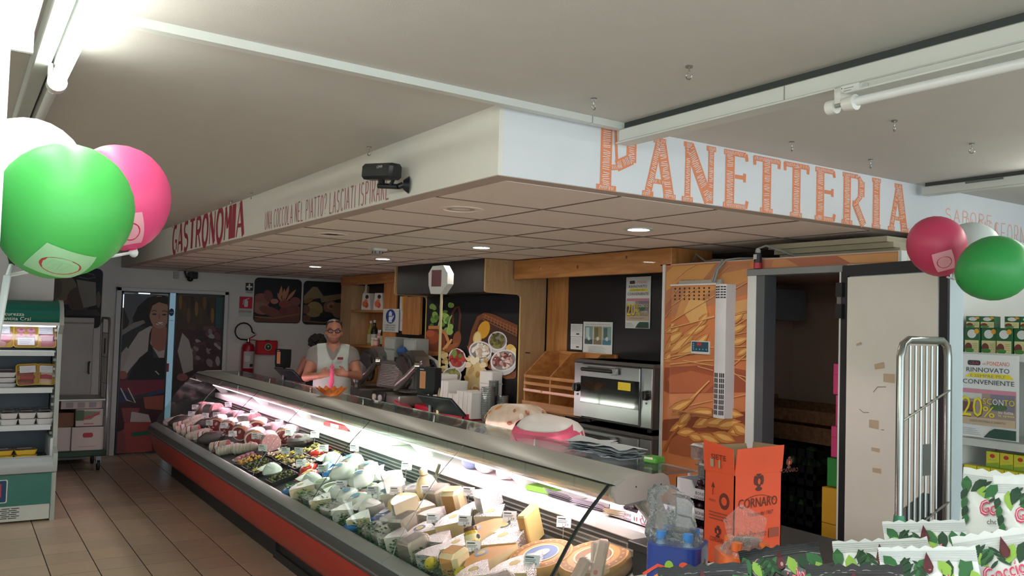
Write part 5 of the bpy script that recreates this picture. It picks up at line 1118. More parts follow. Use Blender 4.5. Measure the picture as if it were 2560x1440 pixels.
for z, dep, yf in ((1.435, .34, 8.50), (1.115, .40, 8.50), (.795, .46, 8.50)):
    b = MB(); b.box(FX0, yf, z, FX1-.04, yf+dep, z+.02, mat('shelf_grey', '#b4b8b8', .45), .003); sh = b.build('shelf', fr_t, True)
    b = MB(); b.box(FX0, yf-.012, z-.028, FX1-.05, yf, z+.018, shw, .003); b.build('price_rail', sh, True)
for z in (1.62, 1.55, 1.36, 1.28, 1.22, 1.04, .97, .90, .72):
    b = MB(); b.box(FX1-.05, 8.56, z, FX1-.03, 8.60, z+.022, P('#b3b7bb')); b.build('bracket', fr_t, True)
b = MB(); b.box(FX0, 8.42, .47, FX1-.04, 9.0, .52, P('#34495e')); b.box(FX0, 8.40, .47, FX1-.03, 8.44, .555, shw, .004); b.box(FX1-.05, 8.44, .52, FX1-.03, 8.9, .70, shw); b.build('well', fr_t, True)
b = MB(); b.prism([(8.40, .41), (8.365, .425), (8.348, .47), (8.352, .51), (8.375, .55), (8.42, .555), (8.42, .41)], Fr((FX0, 0, 0), (0, 1, 0), (0, 0, 1)), 0, FX1-FX0, mat('bumper_pale', '#b3b8bb', .35)); b.build('bumper', fr_t, True)
b = MB(); b.box(FX0, 8.395, .15, FX1-.03, 8.8, .41, grn); fp = b.build('front_panel', fr_t, True)
b = MB(); f_ = Fr((.40, 8.3945, .15), (1, 0, 0), (0, 0, 1)); b.prism(rrect(-.2, .03, .045, .225, .014), f_, .001, .002, P('#cfd8c8')); b.prism(rrect(-.2, .038, .036, .217, .01), f_, .002, .003, P('#173f66')); b.rect(f_, -.12, .08, .0, .19, P('#c03a50'), d=.0035); b.build('badge', fp, True)
b = MB(); b.box(FX0, 8.40, .02, FX1-.035, 8.8, .148, P('#c5c8c2')); kp = b.build('kick_panel', fr_t, True)
for i in range(6):
    for j in range(4):
        x = .28+.07*j+(.02 if i % 2 else 0)-.0
        if x > .56: continue
        b = MB(); b.box(x-.03, 8.398, .045+.016*i, x+.03, 8.4, .051+.016*i, P('#262a2c')); b.build('vent_slot', kp, True)
# meat trays
yel = mat('tray_yellow', '#e2b83c', .45, var=.04); wht = mat('tray_white', '#dcd9da', .5); lab = P('#dfdde4'); filmw = film('tray_film', '#ffffff', .25, .08, .04)
def tray(o, w, l, h, m):
    def ringp(s, z): return [(x*s if abs(x) else 0, y*s, z) for x, y in rrect(-w/2, -l/2, w/2, l/2, .025, 3)]
    b = MB(); r0, r1, r2, r3 = ringp(.84, 0), ringp(1, h), ringp(.95, h), ringp(.82, .006); n = len(r0)
    for A, B in ((r0, r1), (r1, r2), (r2, r3)): b.add(A+B, [(i, (i+1) % n, n+(i+1) % n, n+i) for i in range(n)], m)
    b.add(r0, [tuple(range(n-1, -1, -1))], m); b.add(r3, [tuple(range(n))], m); b.build('tray', o)
    b = MB(); b.add(ringp(.97, h+.001), [tuple(range(n))], filmw); b.build('film', o)
MEAT = {'chop': ['#c9557a', '#e0a0b0'], 'steak': ['#a8324e', '#d98a9a'], 'ham': ['#d9708c', '#ecbcc6'], 'mince': ['#b8483e', '#8f3a30'], 'bacon': ['#b83a5c', '#e6c9a8'], 'chick': ['#e0956a', '#eec6a4']}
def meat_tray(label, kind, m, w, l, h, loc, rot, grp):
    o = thing('meat_tray', label, 'meat tray', loc, 0, grp, rot); tray(o, w, l, h, m)
    q = random.Random(label); c1, c2 = MEAT[kind]
    b = MB(); M1, M2 = mat('meat_'+c1[1:], c1, .35, var=.15, scale=40), P(c2)
    if kind == 'chop':
        for x in (-w*.2, w*.2):
            for y in (l*.05, l*.28): b.blob((x, y, h*.55), (w*.19, l*.12, h*.35), M2, 12, 6); b.blob((x, y, h*.65), (w*.12, l*.07, h*.3), M1, 10, 6)
    else:
        for i in range(4): b.blob((q.uniform(-.15, .15)*w, -l*.3+l*.2*i, h*.5), (w*.36, l*.17, h*.38), M1 if i % 2 else mat('meat_'+c2[1:], c2, .35, var=.15, scale=40), 12, 6, lump=.1, seed=i)
    p_ = b.build('meat', o)
    b = MB(); f_ = Fr((0, 0, h+.0025), (1, 0, 0), (0, 1, 0)); y0 = l*.08 if kind != 'chop' else -l*.4; b.rect(f_, -w*.34, y0, w*.34, y0+l*.32, lab, d=.0006)
    for i in range(3): b.rect(f_, -w*.28, y0+l*(.05+.08*i), w*(.1+.06*i), y0+l*(.065+.08*i), P('#9a98a8'), d=.001)
    b.build('price_label', o)
    return o
lean = RX(math.radians(62)); gm = 'meat trays on the fridge shelves'
meat_tray('yellow tray of pink ham slices on the upper shelf', 'ham', yel, .19, .225, .03, (.345, 8.60, 1.5635), lean, gm)
meat_tray('yellow tray of round pork chops on the upper shelf', 'chop', yel, .19, .225, .03, (.533, 8.60, 1.5635), lean, gm)
meat_tray('yellow tray of dark red steak at the end of the upper shelf', 'steak', yel, .165, .225, .03, (.683, 8.61, 1.5635), lean, gm)
meat_tray('yellow tray of reddish mixed meat on the second shelf', 'mince', yel, .18, .20, .03, (.562, 8.60, 1.23), RX(math.radians(64)) @ RZ(.06), gm)
meat_tray('yellow tray of streaky bacon at the end of the second shelf', 'bacon', yel, .15, .20, .03, (.700, 8.61, 1.23), RX(math.radians(64)) @ RZ(-.05), gm)
for i in range(3): meat_tray(('lowest', 'middle', 'topmost')[i]+' white foam tray in the stack on the second shelf', 'ham', wht, .22, .17, .042, (.375, 8.66, 1.136+.046*i), RX(.12), gm)
for i in range(3):
    for j in range(2):
        for k in range(2):
            meat_tray(('pale', 'orange', 'crimson')[i]+' meat in a white foam tray, '+('lower' if j == 0 else 'upper')+(' front' if k == 0 else ' rear')+' one on the third shelf', ('mince', 'chick', 'steak')[i], wht, .135, .16, .05, (.435+.137*i, 8.60+.19*k, .816+.053*j), RX(.05), gm)
for i in range(2):
    for j in range(2): meat_tray(('upper' if j else 'lower')+' yellow tray in the '+('well beside the grey wall' if i else 'middle of the fridge well'), 'chick', yel, .17, .15, .04, (.39+.18*i, 8.54, .521+.043*j), RZ(.1), gm)
# ================================================================ BACK BAR OF THE DELI: pine joinery
pine = wood('pine_boards', '#c98d52', '#a86c38', .5, 2.5, stretch=(6, 1, 9)); pine_v = wood('pine_upright', '#c4894f', '#a26733', .5, 2.5, stretch=(8, 8, 1))
ply = wood('pale_plywood', '#bf9c72', '#ad8a62', .55, 3, stretch=(10, 10, 1.2)); ply_edge = mat('plywood_edge', '#d8b572', .5, var=.1); black_lam = mat('black_laminate', '#17171b', .45, var=.15, scale=4)
def fxl(x, y0): return Fr((x, y0, 0), (0, -1, 0), (0, 0, 1))        # a face looking towards -X: u runs towards the viewer's right
# tall pine shelf unit at the far end
t = thing('pine_shelf_unit', 'pine wall shelving with bottles and boxes beside the cheese poster', 'shelf unit', (4.4, 10.0, 0))
b = MB(); b.box(4.33, 9.20, 2.255, 4.40, 10.93, 2.375, pine, .004); b.build('top_beam', t, True)
b = MB(); b.box(4.58, 9.2, .02, 4.60, 10.93, 2.38, black_lam); b.build('back_panel', t, True)
b = MB(); b.box(4.34, 10.56, .02, 4.58, 10.93, 2.255, ply); b.build('side_panel', t, True)
b = MB(); b.box(4.34, 9.20, .02, 4.36, 9.56, 2.255, pine_v); b.build('front_board', t, True)
for z in (1.93, 1.485): b = MB(); b.box(4.34, 9.56, z-.03, 4.58, 10.57, z, pine, .004); b.build('shelf', t, True)
b = MB(); b.box(4.565, 9.9, .9, 4.579, 10.56, 1.92, pine_v); b.build('backing_board', t, True)
# things on the shelves
gb = mat('bottle_glass_dark', '#20251b', .12, coat=.5); go = mat('bottle_oil', '#9b8b4a', .1, coat=.6); gc = mat('bottle_clear', '#c9cdb4', .1, coat=.6)
def bottle(label, loc, h, r, m, lab_, cap, grp, name='bottle'):
    o = thing(name, label, 'bottle', loc, 0, grp)
    b = MB(); b.lathe([(0, 0), (r*.95, 0), (r, .01), (r, h*.56), (r*.8, h*.66), (r*.35, h*.78), (r*.32, h*.95), (0, h*.95)], m, 16); g = b.build('glass', o)
    b = MB(); b.lathe([(r*.38, h*.90), (r*.38, h), (0, h)], P(cap, .3), 10); b.build('cap', o)
    b = MB(); b.lathe([(r*1.012, h*.1), (r*1.012, h*.45)], P(lab_), 16); b.build('label', g)
    return o
gbt = 'bottles and jars on the pine shelves'
bottle('pale oil bottle with white label at the end of the upper pine shelf', (4.45, 10.35, 1.931), .33, .045, gc, '#dcd9ce', '#b9b3a8', gbt)
bottle('pale bottle with white label between the peach boxes and the board', (4.44, 9.66, 1.931), .33, .045, gc, '#e0ddd6', '#d2ccc0', gbt)
bottle('slim pale bottle behind the peach boxes', (4.52, 9.90, 1.931), .34, .035, go, '#c9c29a', '#d2ccc0', gbt)
bottle('amber vinegar bottle on the lower pine shelf', (4.46, 10.18, 1.486), .31, .046, go, '#a9ad84', '#d9d2c0', gbt)
bottle('dark wine bottle with grey label on the lower pine shelf', (4.44, 10.02, 1.486), .32, .048, gb, '#b5b8ae', '#cfcac0', gbt)
bottle('dark green bottle beside the glove sign board', (4.44, 9.64, 1.486), .30, .046, gb, '#8d9a6c', '#d9d4c8', gbt)
bottle('dark green bottle with leafy label, second from the glove sign board', (4.45, 9.75, 1.486), .29, .046, gb, '#9aa67c', '#d9d4c8', gbt)
def jar(label, loc, h, r, m, lab_, grp):
    o = thing('jar', label, 'jar', loc, 0, grp); b = MB(); b.lathe([(0, 0), (r, 0), (r, h*.78), (r*.8, h*.84), (0, h*.84)], m, 14); g = b.build('glass', o)
    b = MB(); b.lathe([(r*.86, h*.82), (r*.86, h), (0, h)], P('#d9d6cc', .3), 14); b.build('lid', o); b = MB(); b.lathe([(r*1.015, h*.15), (r*1.015, h*.62)], P(lab_), 14); b.build('label', g)
pj_ = mat('jar_pink', '#c98d84', .15, coat=.5)
jar('tall jar with pinkish content on the lower pine shelf', (4.46, 9.88, 1.486), .20, .04, pj_, '#d9b4ac', gbt)
jar('small pale jar in front of the dark wine bottle', (4.39, 9.93, 1.486), .10, .032, gc, '#c9cfa8', gbt)
jar('small pink jar in front of the tall one', (4.39, 9.84, 1.486), .10, .034, pj_, '#e0b7b0', gbt)
def peach_box(label, loc, rz, w):
    o = thing('peach_box', label, 'box', loc, rz, gbt)
    b = MB(); b.prism([(-.10, 0), (.10, 0), (.075, .21), (-.075, .21)], Fr((0, -w/2, 0), (1, 0, 0), (0, 0, 1)), -w, 0, P('#d4cfca')); b.build('carton', o)
    f_ = Fr((-.10, -w/2, 0), (1, 0, 0), (0, 0, 1)); b = MB()
    for (a, c, r, hx) in ((.07, .075, .042, '#d06a4e'), (.115, .06, .04, '#c9523e'), (.10, .105, .036, '#dd8260')): b.disc(f_, a, c, r, r*.9, P(hx), d=.001+.0003*r*100)
    b.disc(f_, .12, .165, .035, .026, P('#35302c'), d=.003); b.build('print', o)
peach_box('white fruit box with red peaches printed on it', (4.42, 10.14, 1.931), -1.35, .13)
peach_box('white fruit box with a red flap beside the pale bottle', (4.44, 9.82, 1.931), -1.35, .12)
# board with the glove sign, hanging board, paper
t = thing('glove_sign', 'white sign with a blue glove disc fixed to the pine board', 'sign', (4.33, 9.3, 1.67))
b = MB(); b.box(4.332, 9.11, 1.67, 4.339, 9.54, 1.945, P('#c9ccc8')); b.build('plate', t, True)
f_ = fxl(4.3315, 9.54); b = MB(); b.disc(f_, .215, 1.855, .135, .085, P('#1f3f86'))
b.prism(rrect(.165, 1.80, .255, 1.86, .012), f_, .001, .0018, P('#d7dde6'))
for i in range(4): b.prism(rrect(.167+.022*i, 1.85, .185+.022*i, 1.905+(.012 if i in (1, 2) else 0), .006), f_, .001, .0018, P('#d7dde6'))
b.stroke(f_, [(.25, 1.82), (.30, 1.865)], .022, P('#d7dde6'), d=.0018); b.rect(f_, .165, 1.785, .265, 1.797, P('#d7dde6'), d=.0018)
for i, s in enumerate(("E' OBBLIGATORIO", 'USARE I GUANTI', 'PROTETTIVI')): b.text(s, f_, .05+.015*i, 1.742-.028*i, .32-.03*i, .019, P('#44484c'), d=.0015)
b.build('symbol', t, True)
t = thing('hanging_board', 'plain pine board hung between the fascia box and the slicers', 'board', (4.3, 8.7, 1.66))
b = MB(); b.prism(rrect(0, 1.655, .44, 2.08, .02), fxl(4.30, 8.94), -.03, 0, pine_v); b.build('board', t, True)
b = MB()
for y in (8.85, 8.6): b.cyl((4.315, y, 2.07), (4.315, y, 2.10), .006, m=steel); 
b.box(4.30, 8.55, 2.09, 4.33, 8.92, 2.10, steel); b.build('hanger', t, True)
t = thing('notice_sheet', 'white notice with a yellow corner behind the hanging board', 'notice', (4.36, 9.0, 1.7))
b = MB(); b.box(4.352, 8.93, 1.69, 4.3535, 9.13, 2.09, P('#c9ccd2')); b.build('sheet', t, True)
b = MB(); b.flat([(.06, 1.92), (.19, 1.90), (.19, 2.09), (.04, 2.09)], fxl(4.3515, 9.13), P('#d8b93c')); b.text('info', fxl(4.3515, 9.13), .03, 1.80, .1, .02, P('#8d9096')); b.build('print', t, True)
b = MB(); b.box(4.355, 8.37, .9, 4.58, 9.20, 2.38, black_lam); b.build('wall_dark_infill', kind='structure')
# fascia box and shaped plywood gables around the food mural
t = thing('fascia_box', 'black fascia box over the food mural with rounded plywood gables', 'joinery', (4.2, 7.4, 0))
b = MB(); b.box(3.935, 6.52, 2.085, 4.29, 8.33, 2.38, black_lam); b.build('box', t, True)
def gable(y, far):
    pts = [(3.92, 2.378), (3.92, 2.10), (3.928, 2.085), (3.945, 2.078), (4.27, 2.072), (4.298, 2.058), (4.303, 2.035), (4.306, .10), (4.58, .10), (4.58, 2.378)]
    b = MB(); b.prism(pts, Fr((0, y, 0), (1, 0, 0), (0, 0, 1)), -.022, 0, ply, ply_edge); g = b.build('gable', t, True)
    b = MB()
    for (x, z) in ((3.945, 2.31), (3.945, 2.17), (4.13, 2.35)): b.cyl((x, y-.001, z), (x, y+.002, z), .004, n=8, m=P('#4a3a2a'))
    if not far: b.build('screw_heads', g, True)['kind'] = 'stuff'
gable(6.50, False); gable(8.352, True)
b = MB(); b.box(4.365, 6.485, 1.545, 4.41, 6.50, 1.555, steel); b.build('lock_bar', t, True)
t = thing('food_mural', 'black mural panel printed with baskets, olives and seafood bowls', 'mural', (4.3, 7.4, .9))
b = MB(); b.box(4.302, 6.525, .93, 4.32, 8.345, 2.075, black_lam); b.build('panel', t, True)
print_on('print', t, fxl(4.3015, 8.37), FM[1:], .03, .94, 1.84, 2.06)
# pine beam, alcove panels
t = thing('pine_beam', 'long orange pine beam over the oven alcove', 'beam', (4.2, 5.5, 2.25))
b = MB(); b.box(4.20, 4.45, 2.205, 4.25, 6.475, 2.375, pine, .004); b.build('board', t, True)
b = MB(); f_ = fxl(4.1995, 6.48)
for (u, v, r) in ((.42, 2.30, .006), (.95, 2.28, .012), (1.55, 2.33, .010)): b.disc(f_, u, v, r, r*1.3, P('#7a4a26'))
b.disc(f_, .43, 2.29, .005, .011, P('#e4d6c8')); b.build('knots', t, True)
b = MB(); b.box(4.25, 4.45, 2.21, 4.60, 4.475, 2.375, pine_v); b.build('end_board', t, True)
b = MB(); b.box(4.58, 6.16, .1, 4.60, 6.475, 2.38, pine_v); b.box(4.585, 4.57, .1, 4.605, 6.16, 2.38, black_lam); b.build('wall_alcove', kind='structure')
# papers on the black panel
def sheet(name, label, x, y0, z0, y1, z1, fn, cat='notice', m='#d9dbdb'):
    t = thing(name, label, cat, (x, (y0+y1)/2, z0)); b = MB(); b.box(x, y1, z0, x+.002, y0, z1, P(m)); b.build('paper', t, True)
    b = MB(); fn(b, fxl(x-.0002, y0), abs(y0-y1), z0, z1); b.build('print', t, True); return t
def promo(b, f_, w, z0, z1):
    """sale poster: store line, RINNOVATO / E SEMPRE PIU / CONVENIENTE, 20% SCONTO over a picture strip, store band at the foot"""
    h = z1-z0; V = lambda k: z0+h*k; nv, ye, rd = P('#2f3a44'), P('#e6d22e'), P('#c5344a')
    b.prism(rrect(w*.15, V(.865), w*.37, V(.925), .01), f_, .0008, .0012, nv); b.text('CRAI', f_, w*.18, V(.878), w*.16, h*.032, rd, d=.0016); b.text('di', f_, w*.40, V(.875), w*.06, h*.025, P('#c98a6a')); b.text('PONZANO', f_, w*.48, V(.87), w*.37, h*.048, P('#e2603c'))
    b.text('RINNOVATO', f_, w*.13, V(.785), w*.72, h*.055, nv); b.flat([(w*.1, V(.72)), (w*.2, V(.775)), (w*.85, V(.77)), (w*.92, V(.715))], f_, ye); b.text("E SEMPRE PIU'", f_, w*.2, V(.725), w*.58, h*.035, P('#77807c')); b.text('CONVENIENTE', f_, w*.07, V(.64), w*.86, h*.055, nv)
    b.rect(f_, w*.04, V(.15), w*.96, V(.58), P('#9f8f86')); b.rect(f_, w*.04, V(.53), w*.96, V(.58), P('#c9889c')); b.rect(f_, w*.06, V(.46), w*.4, V(.53), P('#c7cbc4')); b.rect(f_, w*.55, V(.33), w*.94, V(.53), P('#7f7a8c')); b.rect(f_, w*.05, V(.3), w*.25, V(.42), P('#6a4a4c')); b.rect(f_, w*.05, V(.15), w*.95, V(.24), P('#c4ad94')); b.disc(f_, w*.68, V(.38), w*.14, h*.04, P('#4e6a48'))
    b.text('20', f_, w*.045, V(.235), w*.38, h*.25, P('#4a3f20')); b.text('20', f_, w*.06, V(.245), w*.355, h*.24, ye); b.text('SCONTO', f_, w*.42, V(.40), w*.52, h*.075, P('#3f3a28')); b.text('SC', f_, w*.42, V(.405), w*.15, h*.07, ye); b.text('ON', f_, w*.58, V(.405), w*.18, h*.07, P('#eeeeea')); b.text('TO', f_, w*.77, V(.405), w*.17, h*.07, ye); b.text('%', f_, w*.42, V(.25), w*.2, h*.13, ye)
    b.text('su tutta', f_, w*.68, V(.31), w*.24, h*.03, P('#efe9dc')); b.text('la spesa', f_, w*.68, V(.27), w*.26, h*.03, P('#e9dc8a')); b.text('OGGI GIOVEDI E SABATO', f_, w*.2, V(.185), w*.6, h*.025, P('#6a6a70'))
    for i in range(4): b.rect(f_, w*.05, V(.03+.022*i), w*(.4-.03*i), V(.036+.022*i), P('#a9adb0'))
    b.flat([(w*.44, V(.01)), (w*.97, V(.01)), (w*.97, V(.125)), (w*.62, V(.125)), (w*.54, V(.09))], f_, P('#2f4f46')); b.prism(rrect(w*.64, V(.05), w*.93, V(.115), .006), f_, .006, .0064, P('#50413f')); b.text('CRAI', f_, w*.68, V(.062), w*.21, h*.04, rd, d=.007)
sheet('sale_poster', 'tall sale poster with yellow 20 on the black alcove panel', 4.578, 5.37, 1.80, 5.075, 2.213, promo, 'poster', '#dfe0e0')
def ovenpics(b, f_, w, z0, z1):
    h = z1-z0; b.text('Delle Antiche & Buone Farine', f_, w*.08, z0+h*.9, w*.84, h*.045, P('#8d9090'))
    for i, (c1, c2, c3) in enumerate((('#7d9a9a', '#b9cbca', '#3f5052'), ('#9c8a62', '#6a6a4c', '#7d7058'), ('#7fa09c', '#55686a', '#46768c'))):
        u = w*(.06+.31*i); b.rect(f_, u, z0+h*.3, u+w*.28, z0+h*.86, P(c1)); b.rect(f_, u+w*.04, z0+h*.5, u+w*.16, z0+h*.82, P(c2)); b.rect(f_, u, z0+h*.3, u+w*.28, z0+h*.45, P(c3)); b.disc(f_, u+w*.15, z0+h*.48, w*.05, h*.06, P('#c9d2d0'))
    for i in range(6): b.rect(f_, w*.2, z0+h*(.06+.035*i), w*(.8-.05*(i % 3)), z0+h*(.07+.035*i), P('#b4b8b8'))
sheet('photo_sheet', 'laminated sheet with three photographs above the oven', 4.578, 5.923, 1.572, 5.529, 1.845, ovenpics)
def smalltext(b, f_, w, z0, z1):
    h = z1-z0
    for i in range(5): b.rect(f_, w*.08, z0+h*(.45+.1*i), w*(.9-.1*(i % 2)), z0+h*(.47+.1*i), P('#9a9ea0'))
    b.rect(f_, w*.5, z0+h*.16, w*.75, z0+h*.26, P('#22262a'))
sheet('small_notice', 'upper small white notice on the alcove panel', 4.578, 6.105, 1.712, 5.935, 1.824, smalltext); sheet('small_notice', 'lower small white notice on the alcove panel', 4.577, 6.10, 1.60, 5.935, 1.71, smalltext)
# bread rack
t = thing('bread_rack', 'slatted pine bread bin fixed beside the oven', 'rack', (4.4, 5.9, 1.1))
side = [(4.575, 1.58), (4.42, 1.575), (4.20, 1.375), (4.20, 1.09), (4.575, 1.09)]
for y in (6.24, 5.86, 5.48): b = MB(); b.prism(side, Fr((0, y, 0), (1, 0, 0), (0, 0, 1)), -.018, 0, pine); b.build('divider', t, True)
for z in (1.345, 1.285, 1.225): b = MB(); b.box(4.195, 5.45, z, 4.215, 6.26, z+.028, pine, .003); b.build('front_slat', t, True)
b = MB(); b.box(4.185, 5.45, 1.085, 4.215, 6.26, 1.15, pine, .003); b.build('front_board', t, True)
b = MB(); b.box(4.56, 5.45, 1.09, 4.578, 6.26, 1.58, pine); b.build('back_board', t, True); b = MB(); b.box(4.2, 5.45, 1.075, 4.578, 6.26, 1.09, pine); b.build('floor_board', t, True)
b = MB(); b.box(4.22, 5.60, .10, 4.575, 6.46, .95, ply); b.box(4.2, 5.58, .95, 4.575, 6.47, .975, pine); t2 = thing('pine_cupboard', 'low plywood cupboard under the bread bin', 'cupboard', (4.4, 6.0, .1)); b.build('body', t2, True)
# ovens
ss = mat('oven_steel', '#9fa3a2', .28, metal=.85, var=.04); ovg = mat('oven_glass', '#141a1a', .08, coat=.6, var=.05); ovd = mat('oven_dark_top', '#4b4641', .4)
def oven(label, z0, h, note):
    t = thing('oven', label, 'oven', (4.34, 4.98, z0), group='stacked convection ovens')
    Y0, Y1 = 4.53, 5.43
    b = MB(); b.box(4.135, Y0, z0, 4.57, Y1, z0+h, P('#3a3734', .4), .006); b.box(4.125, Y0-.005, z0+h-.028, 4.57, Y1+.005, z0+h, ovd, .004); b.build('housing', t, True)
    b = MB(); b.box(4.12, Y0, z0+.01, 4.135, Y0+.115, z0+h-.03, ss, .003); b.build('control_strip', t, True)
    b = MB(); b.box(4.12, Y1-.105, z0+.01, 4.135, Y1, z0+h-.03, ss, .003); b.build('control_strip', t, True)
    b = MB(); b.box(4.105, Y0+.118, z0+.02, 4.13, Y1-.108, z0+h-.035, ss, .004); dr = b.build('door', t, True)
    b = MB(); b.box(4.101, Y0+.118, z0+h*.28, 4.106, Y1-.108, z0+h*.72, ovg); b.build('window', dr, True)
    b = MB(); b.obox((4.075, 5.10, z0+h*.84), (.025, .38, .028), P('#201d1b', .4), None, .01); b.obox((4.085, 4.90, z0+h*.84), (.02, .07, .05), ss, None, .004); b.cyl((4.072, 4.905, z0+h*.845), (4.078, 4.905, z0+h*.845), .012, n=12, m=steel); b.build('handle', dr, True)
    for y in (Y0+.055, Y1-.05):
        b = MB(); b.cyl((4.085, y, z0+h*.52), (4.12, y, z0+h*.52), .032, .036, 16, P('#161616', .3)); b.box(4.078, y-.004, z0+h*.52-.028, 4.088, y+.004, z0+h*.52+.028, P('#2c2c2c')); b.build('knob', t, True)
        b = MB(); b.cyl((4.114, y, z0+h*.40), (4.121, y, z0+h*.40), .008, n=10, m=P('#6a6a68')); b.build('lamp', t, True)
    for y in (Y0+.1, Y1-.1): b = MB(); b.cyl((4.2, y, z0-.03), (4.2, y, z0), .02, m=P('#222222')); b.build('foot', t, True)
    if note: b = MB(); b.box(4.0995, 4.735, z0+h*.56, 4.1005, 4.875, z0+h*.685, P('#e8c832')); b.build('sticky_note', dr, True)
oven('upper steel oven with a yellow sticky note on its glass', 1.09, .46, True); oven('lower steel oven under the one with the note', .59, .46, False)
t = thing('oven_stand', 'dark metal stand carrying the two ovens', 'stand', (4.35, 4.98, 0))
b = MB(); b.box(4.14, 4.5, .53, 4.57, 5.46, .56, ovd); b.build('top', t, True)
for (x, y) in ((4.16, 4.53), (4.16, 5.42), (4.54, 4.53), (4.54, 5.42)): b = MB(); b.box(x-.015, y-.015, 0, x+.015, y+.015, .53, ovd); b.build('leg', t, True)
# back counter of the deli
t = thing('back_counter', 'back worktop with brown edge carrying slicers and containers', 'counter', (3.95, 8.7, 0))
b = MB(); b.box(3.60, 6.53, .89, 4.30, 9.55, .93, mat('worktop_brown', '#7d5240', .4, var=.12), .004); b.build('top', t, True)
b = MB(); b.box(3.66, 6.55, .1, 4.30, 9.53, .89, mat('carcase_grey', '#6a6662', .6)); b.build('carcase', t, True)
b = MB(); b.box(3.72, 6.6, 0, 4.28, 9.5, .1, plinth_m); b.build('plinth', t, True)
for i in range(4): b = MB(); y0 = 6.58+.73*i; b.box(3.645, y0, .14, 3.66, y0+.71, .86, mat('carcase_door', '#8c8781', .5)); d_ = b.build('door', t, True); b = MB(); b.cyl((3.63, y0+.1, .70), (3.63, y0+.1, .82), .006, m=steel); b.build('handle', d_, True)
# slicers
alu = mat('slicer_aluminium', '#8f8b86', .3, metal=.7, var=.05)
def slicer(label, y):
    t = thing('meat_slicer', label, 'slicer', (3.9, y, .93), group='meat slicers on the back worktop')
    b = MB(); b.box(3.72, y-.30, .955, 4.18, y+.22, 1.06, alu, .015); b.build('body', t, True)
    b = MB(); b.box(3.70, y+.0, .945, 3.73, y+.30, 1.07, P('#17181a', .4), .01); c = b.build('control_box', t, True)
    for dy, hx in ((.235, '#d8d6c4'), (.09, '#c4c4c2')): b = MB(); b.cyl((3.685, y+dy, 1.01), (3.70, y+dy, 1.01), .034, n=16, m=P(hx, .3)); b.build('dial', c, True)
    for (x, yy) in ((3.75, y-.26), (3.75, y+.18), (4.14, y-.26), (4.14, y+.18)): b = MB(); b.cyl((x, yy, .931), (x, yy, .957), .02, m=P('#1a1a1a')); b.build('foot', t, True)
    b = MB(); b.prism(rrect(0, 0, .46, .28, .03), Fr((3.82, y+.48, 1.10), (0.12, -1, .0), (.15, 0, 1)), -.018, 0, alu); pl = b.build('gauge_plate', t, True)
    b = MB()
    for i in range(14): f_ = Fr((3.82, y+.48, 1.10), (0.12, -1, .0), (.15, 0, 1)); b.rect(f_, .03, .03+.016*i, .40, .0345+.016*i, P('#b7b2ac', .3), d=.0015)
    o = b.build('ribs', pl, True); o['kind'] = 'stuff'
    b = MB(); b.cyl((3.90, y+.02, 1.28), (3.935, y+.02, 1.285), .165, n=40, m=steel); b.build('blade', t, True)
    b = MB(); b.tube([(3.915, y+.02+.18*math.cos(a), 1.283+.18*math.sin(a)) for a in [PI*(.05+.9*i/12) for i in range(13)]], .018, P('#2b2a29', .4), 8); b.build('blade_guard', t, True)
    b = MB(); b.tube([(3.80, y-.05, 1.12), (3.78, y-.16, 1.16), (3.82, y-.28, 1.26), (3.86, y-.38, 1.36), (3.90, y-.46, 1.40)], [.035, .05, .035, .028, .03], alu, 10); b.build('arm', t, True)
    b = MB(); b.cyl((3.83, y-.40, 1.365), (3.87, y-.42, 1.365), .045, n=18, m=mat('polished_knob', '#d9d9d6', .15, metal=1)); b.build('arm_knob', t, True)
    b = MB(); b.box(3.82, y-.22, 1.085, 4.12, y+.06, 1.10, alu, .004); b.build('carriage', t, True)
    b = MB(); b.prism([(0, 0), (.34, 0), (.30, .10), (.18, .16), (.03, .12)], Fr((4.02, y+.28, 1.34), (0, -1, 0), (0, 0, 1)), -.16, 0, alu); b.build('motor_cover', t, True)
slicer('nearer polished meat slicer with black control box beside the foam trays', 8.05); slicer('meat slicer behind the man, beside the water bottle', 8.98)
for i, (y, l) in enumerate(((8.90, 'grey plastic bin tower nearest the glove sign'), (8.40, 'grey plastic bin tower beside the mural'))):
    t = thing('bin_tower', l, 'storage bin', (4.22, y, .93)); b = MB(); b.box(4.13, y-.15, .931, 4.30, y+.14, 1.62, mat('bin_grey', '#9aa09a', .5), .01); b.build('body', t, True)
    for k in range(4): b = MB(); b.box(4.125, y-.145, 1.10+.13*k, 4.131, y+.12, 1.21+.13*k, P('#adb2ad')); b.build('drawer_front', t, True)
t = thing('blue_cloth', 'crumpled blue cloth on top of the slicer ledge', 'cloth', (4.10, 8.50, 1.42)); b = MB(); b.blob((0, 0, .05), (.05, .09, .06), mat('cloth_blue', '#274f86', .8, bump=.4, bscale=30), 16, 10, lump=.16, seed=8); b.build('cloth', t)
b = MB(); b.box(-.03, -.12, -.49, .12, .12, -.012, P('#26282b')); b.build('ledge_block', t)
t = thing('water_bottle', 'small clear plastic water bottle on the slicer body', 'bottle', (3.72, 8.83, 1.062))
cw = film('clear_pet', '#e6eef0', .4, .05, .10)
b = MB(); b.lathe([(0, 0), (.03, 0), (.033, .01), (.031, .05), (.034, .06), (.031, .10), (.033, .115), (.012, .165), (.012, .18), (0, .18)], cw, 16); b.build('bottle', t)
b = MB(); b.lathe([(.014, .175), (.014, .192), (0, .192)], P('#d9dfe0'), 12); b.build('cap', t); b = MB(); b.lathe([(.0335, .06), (.0335, .10)], film('bottle_label', '#c9d6dc', .3, .2, .35), 14); b.build('label', t)
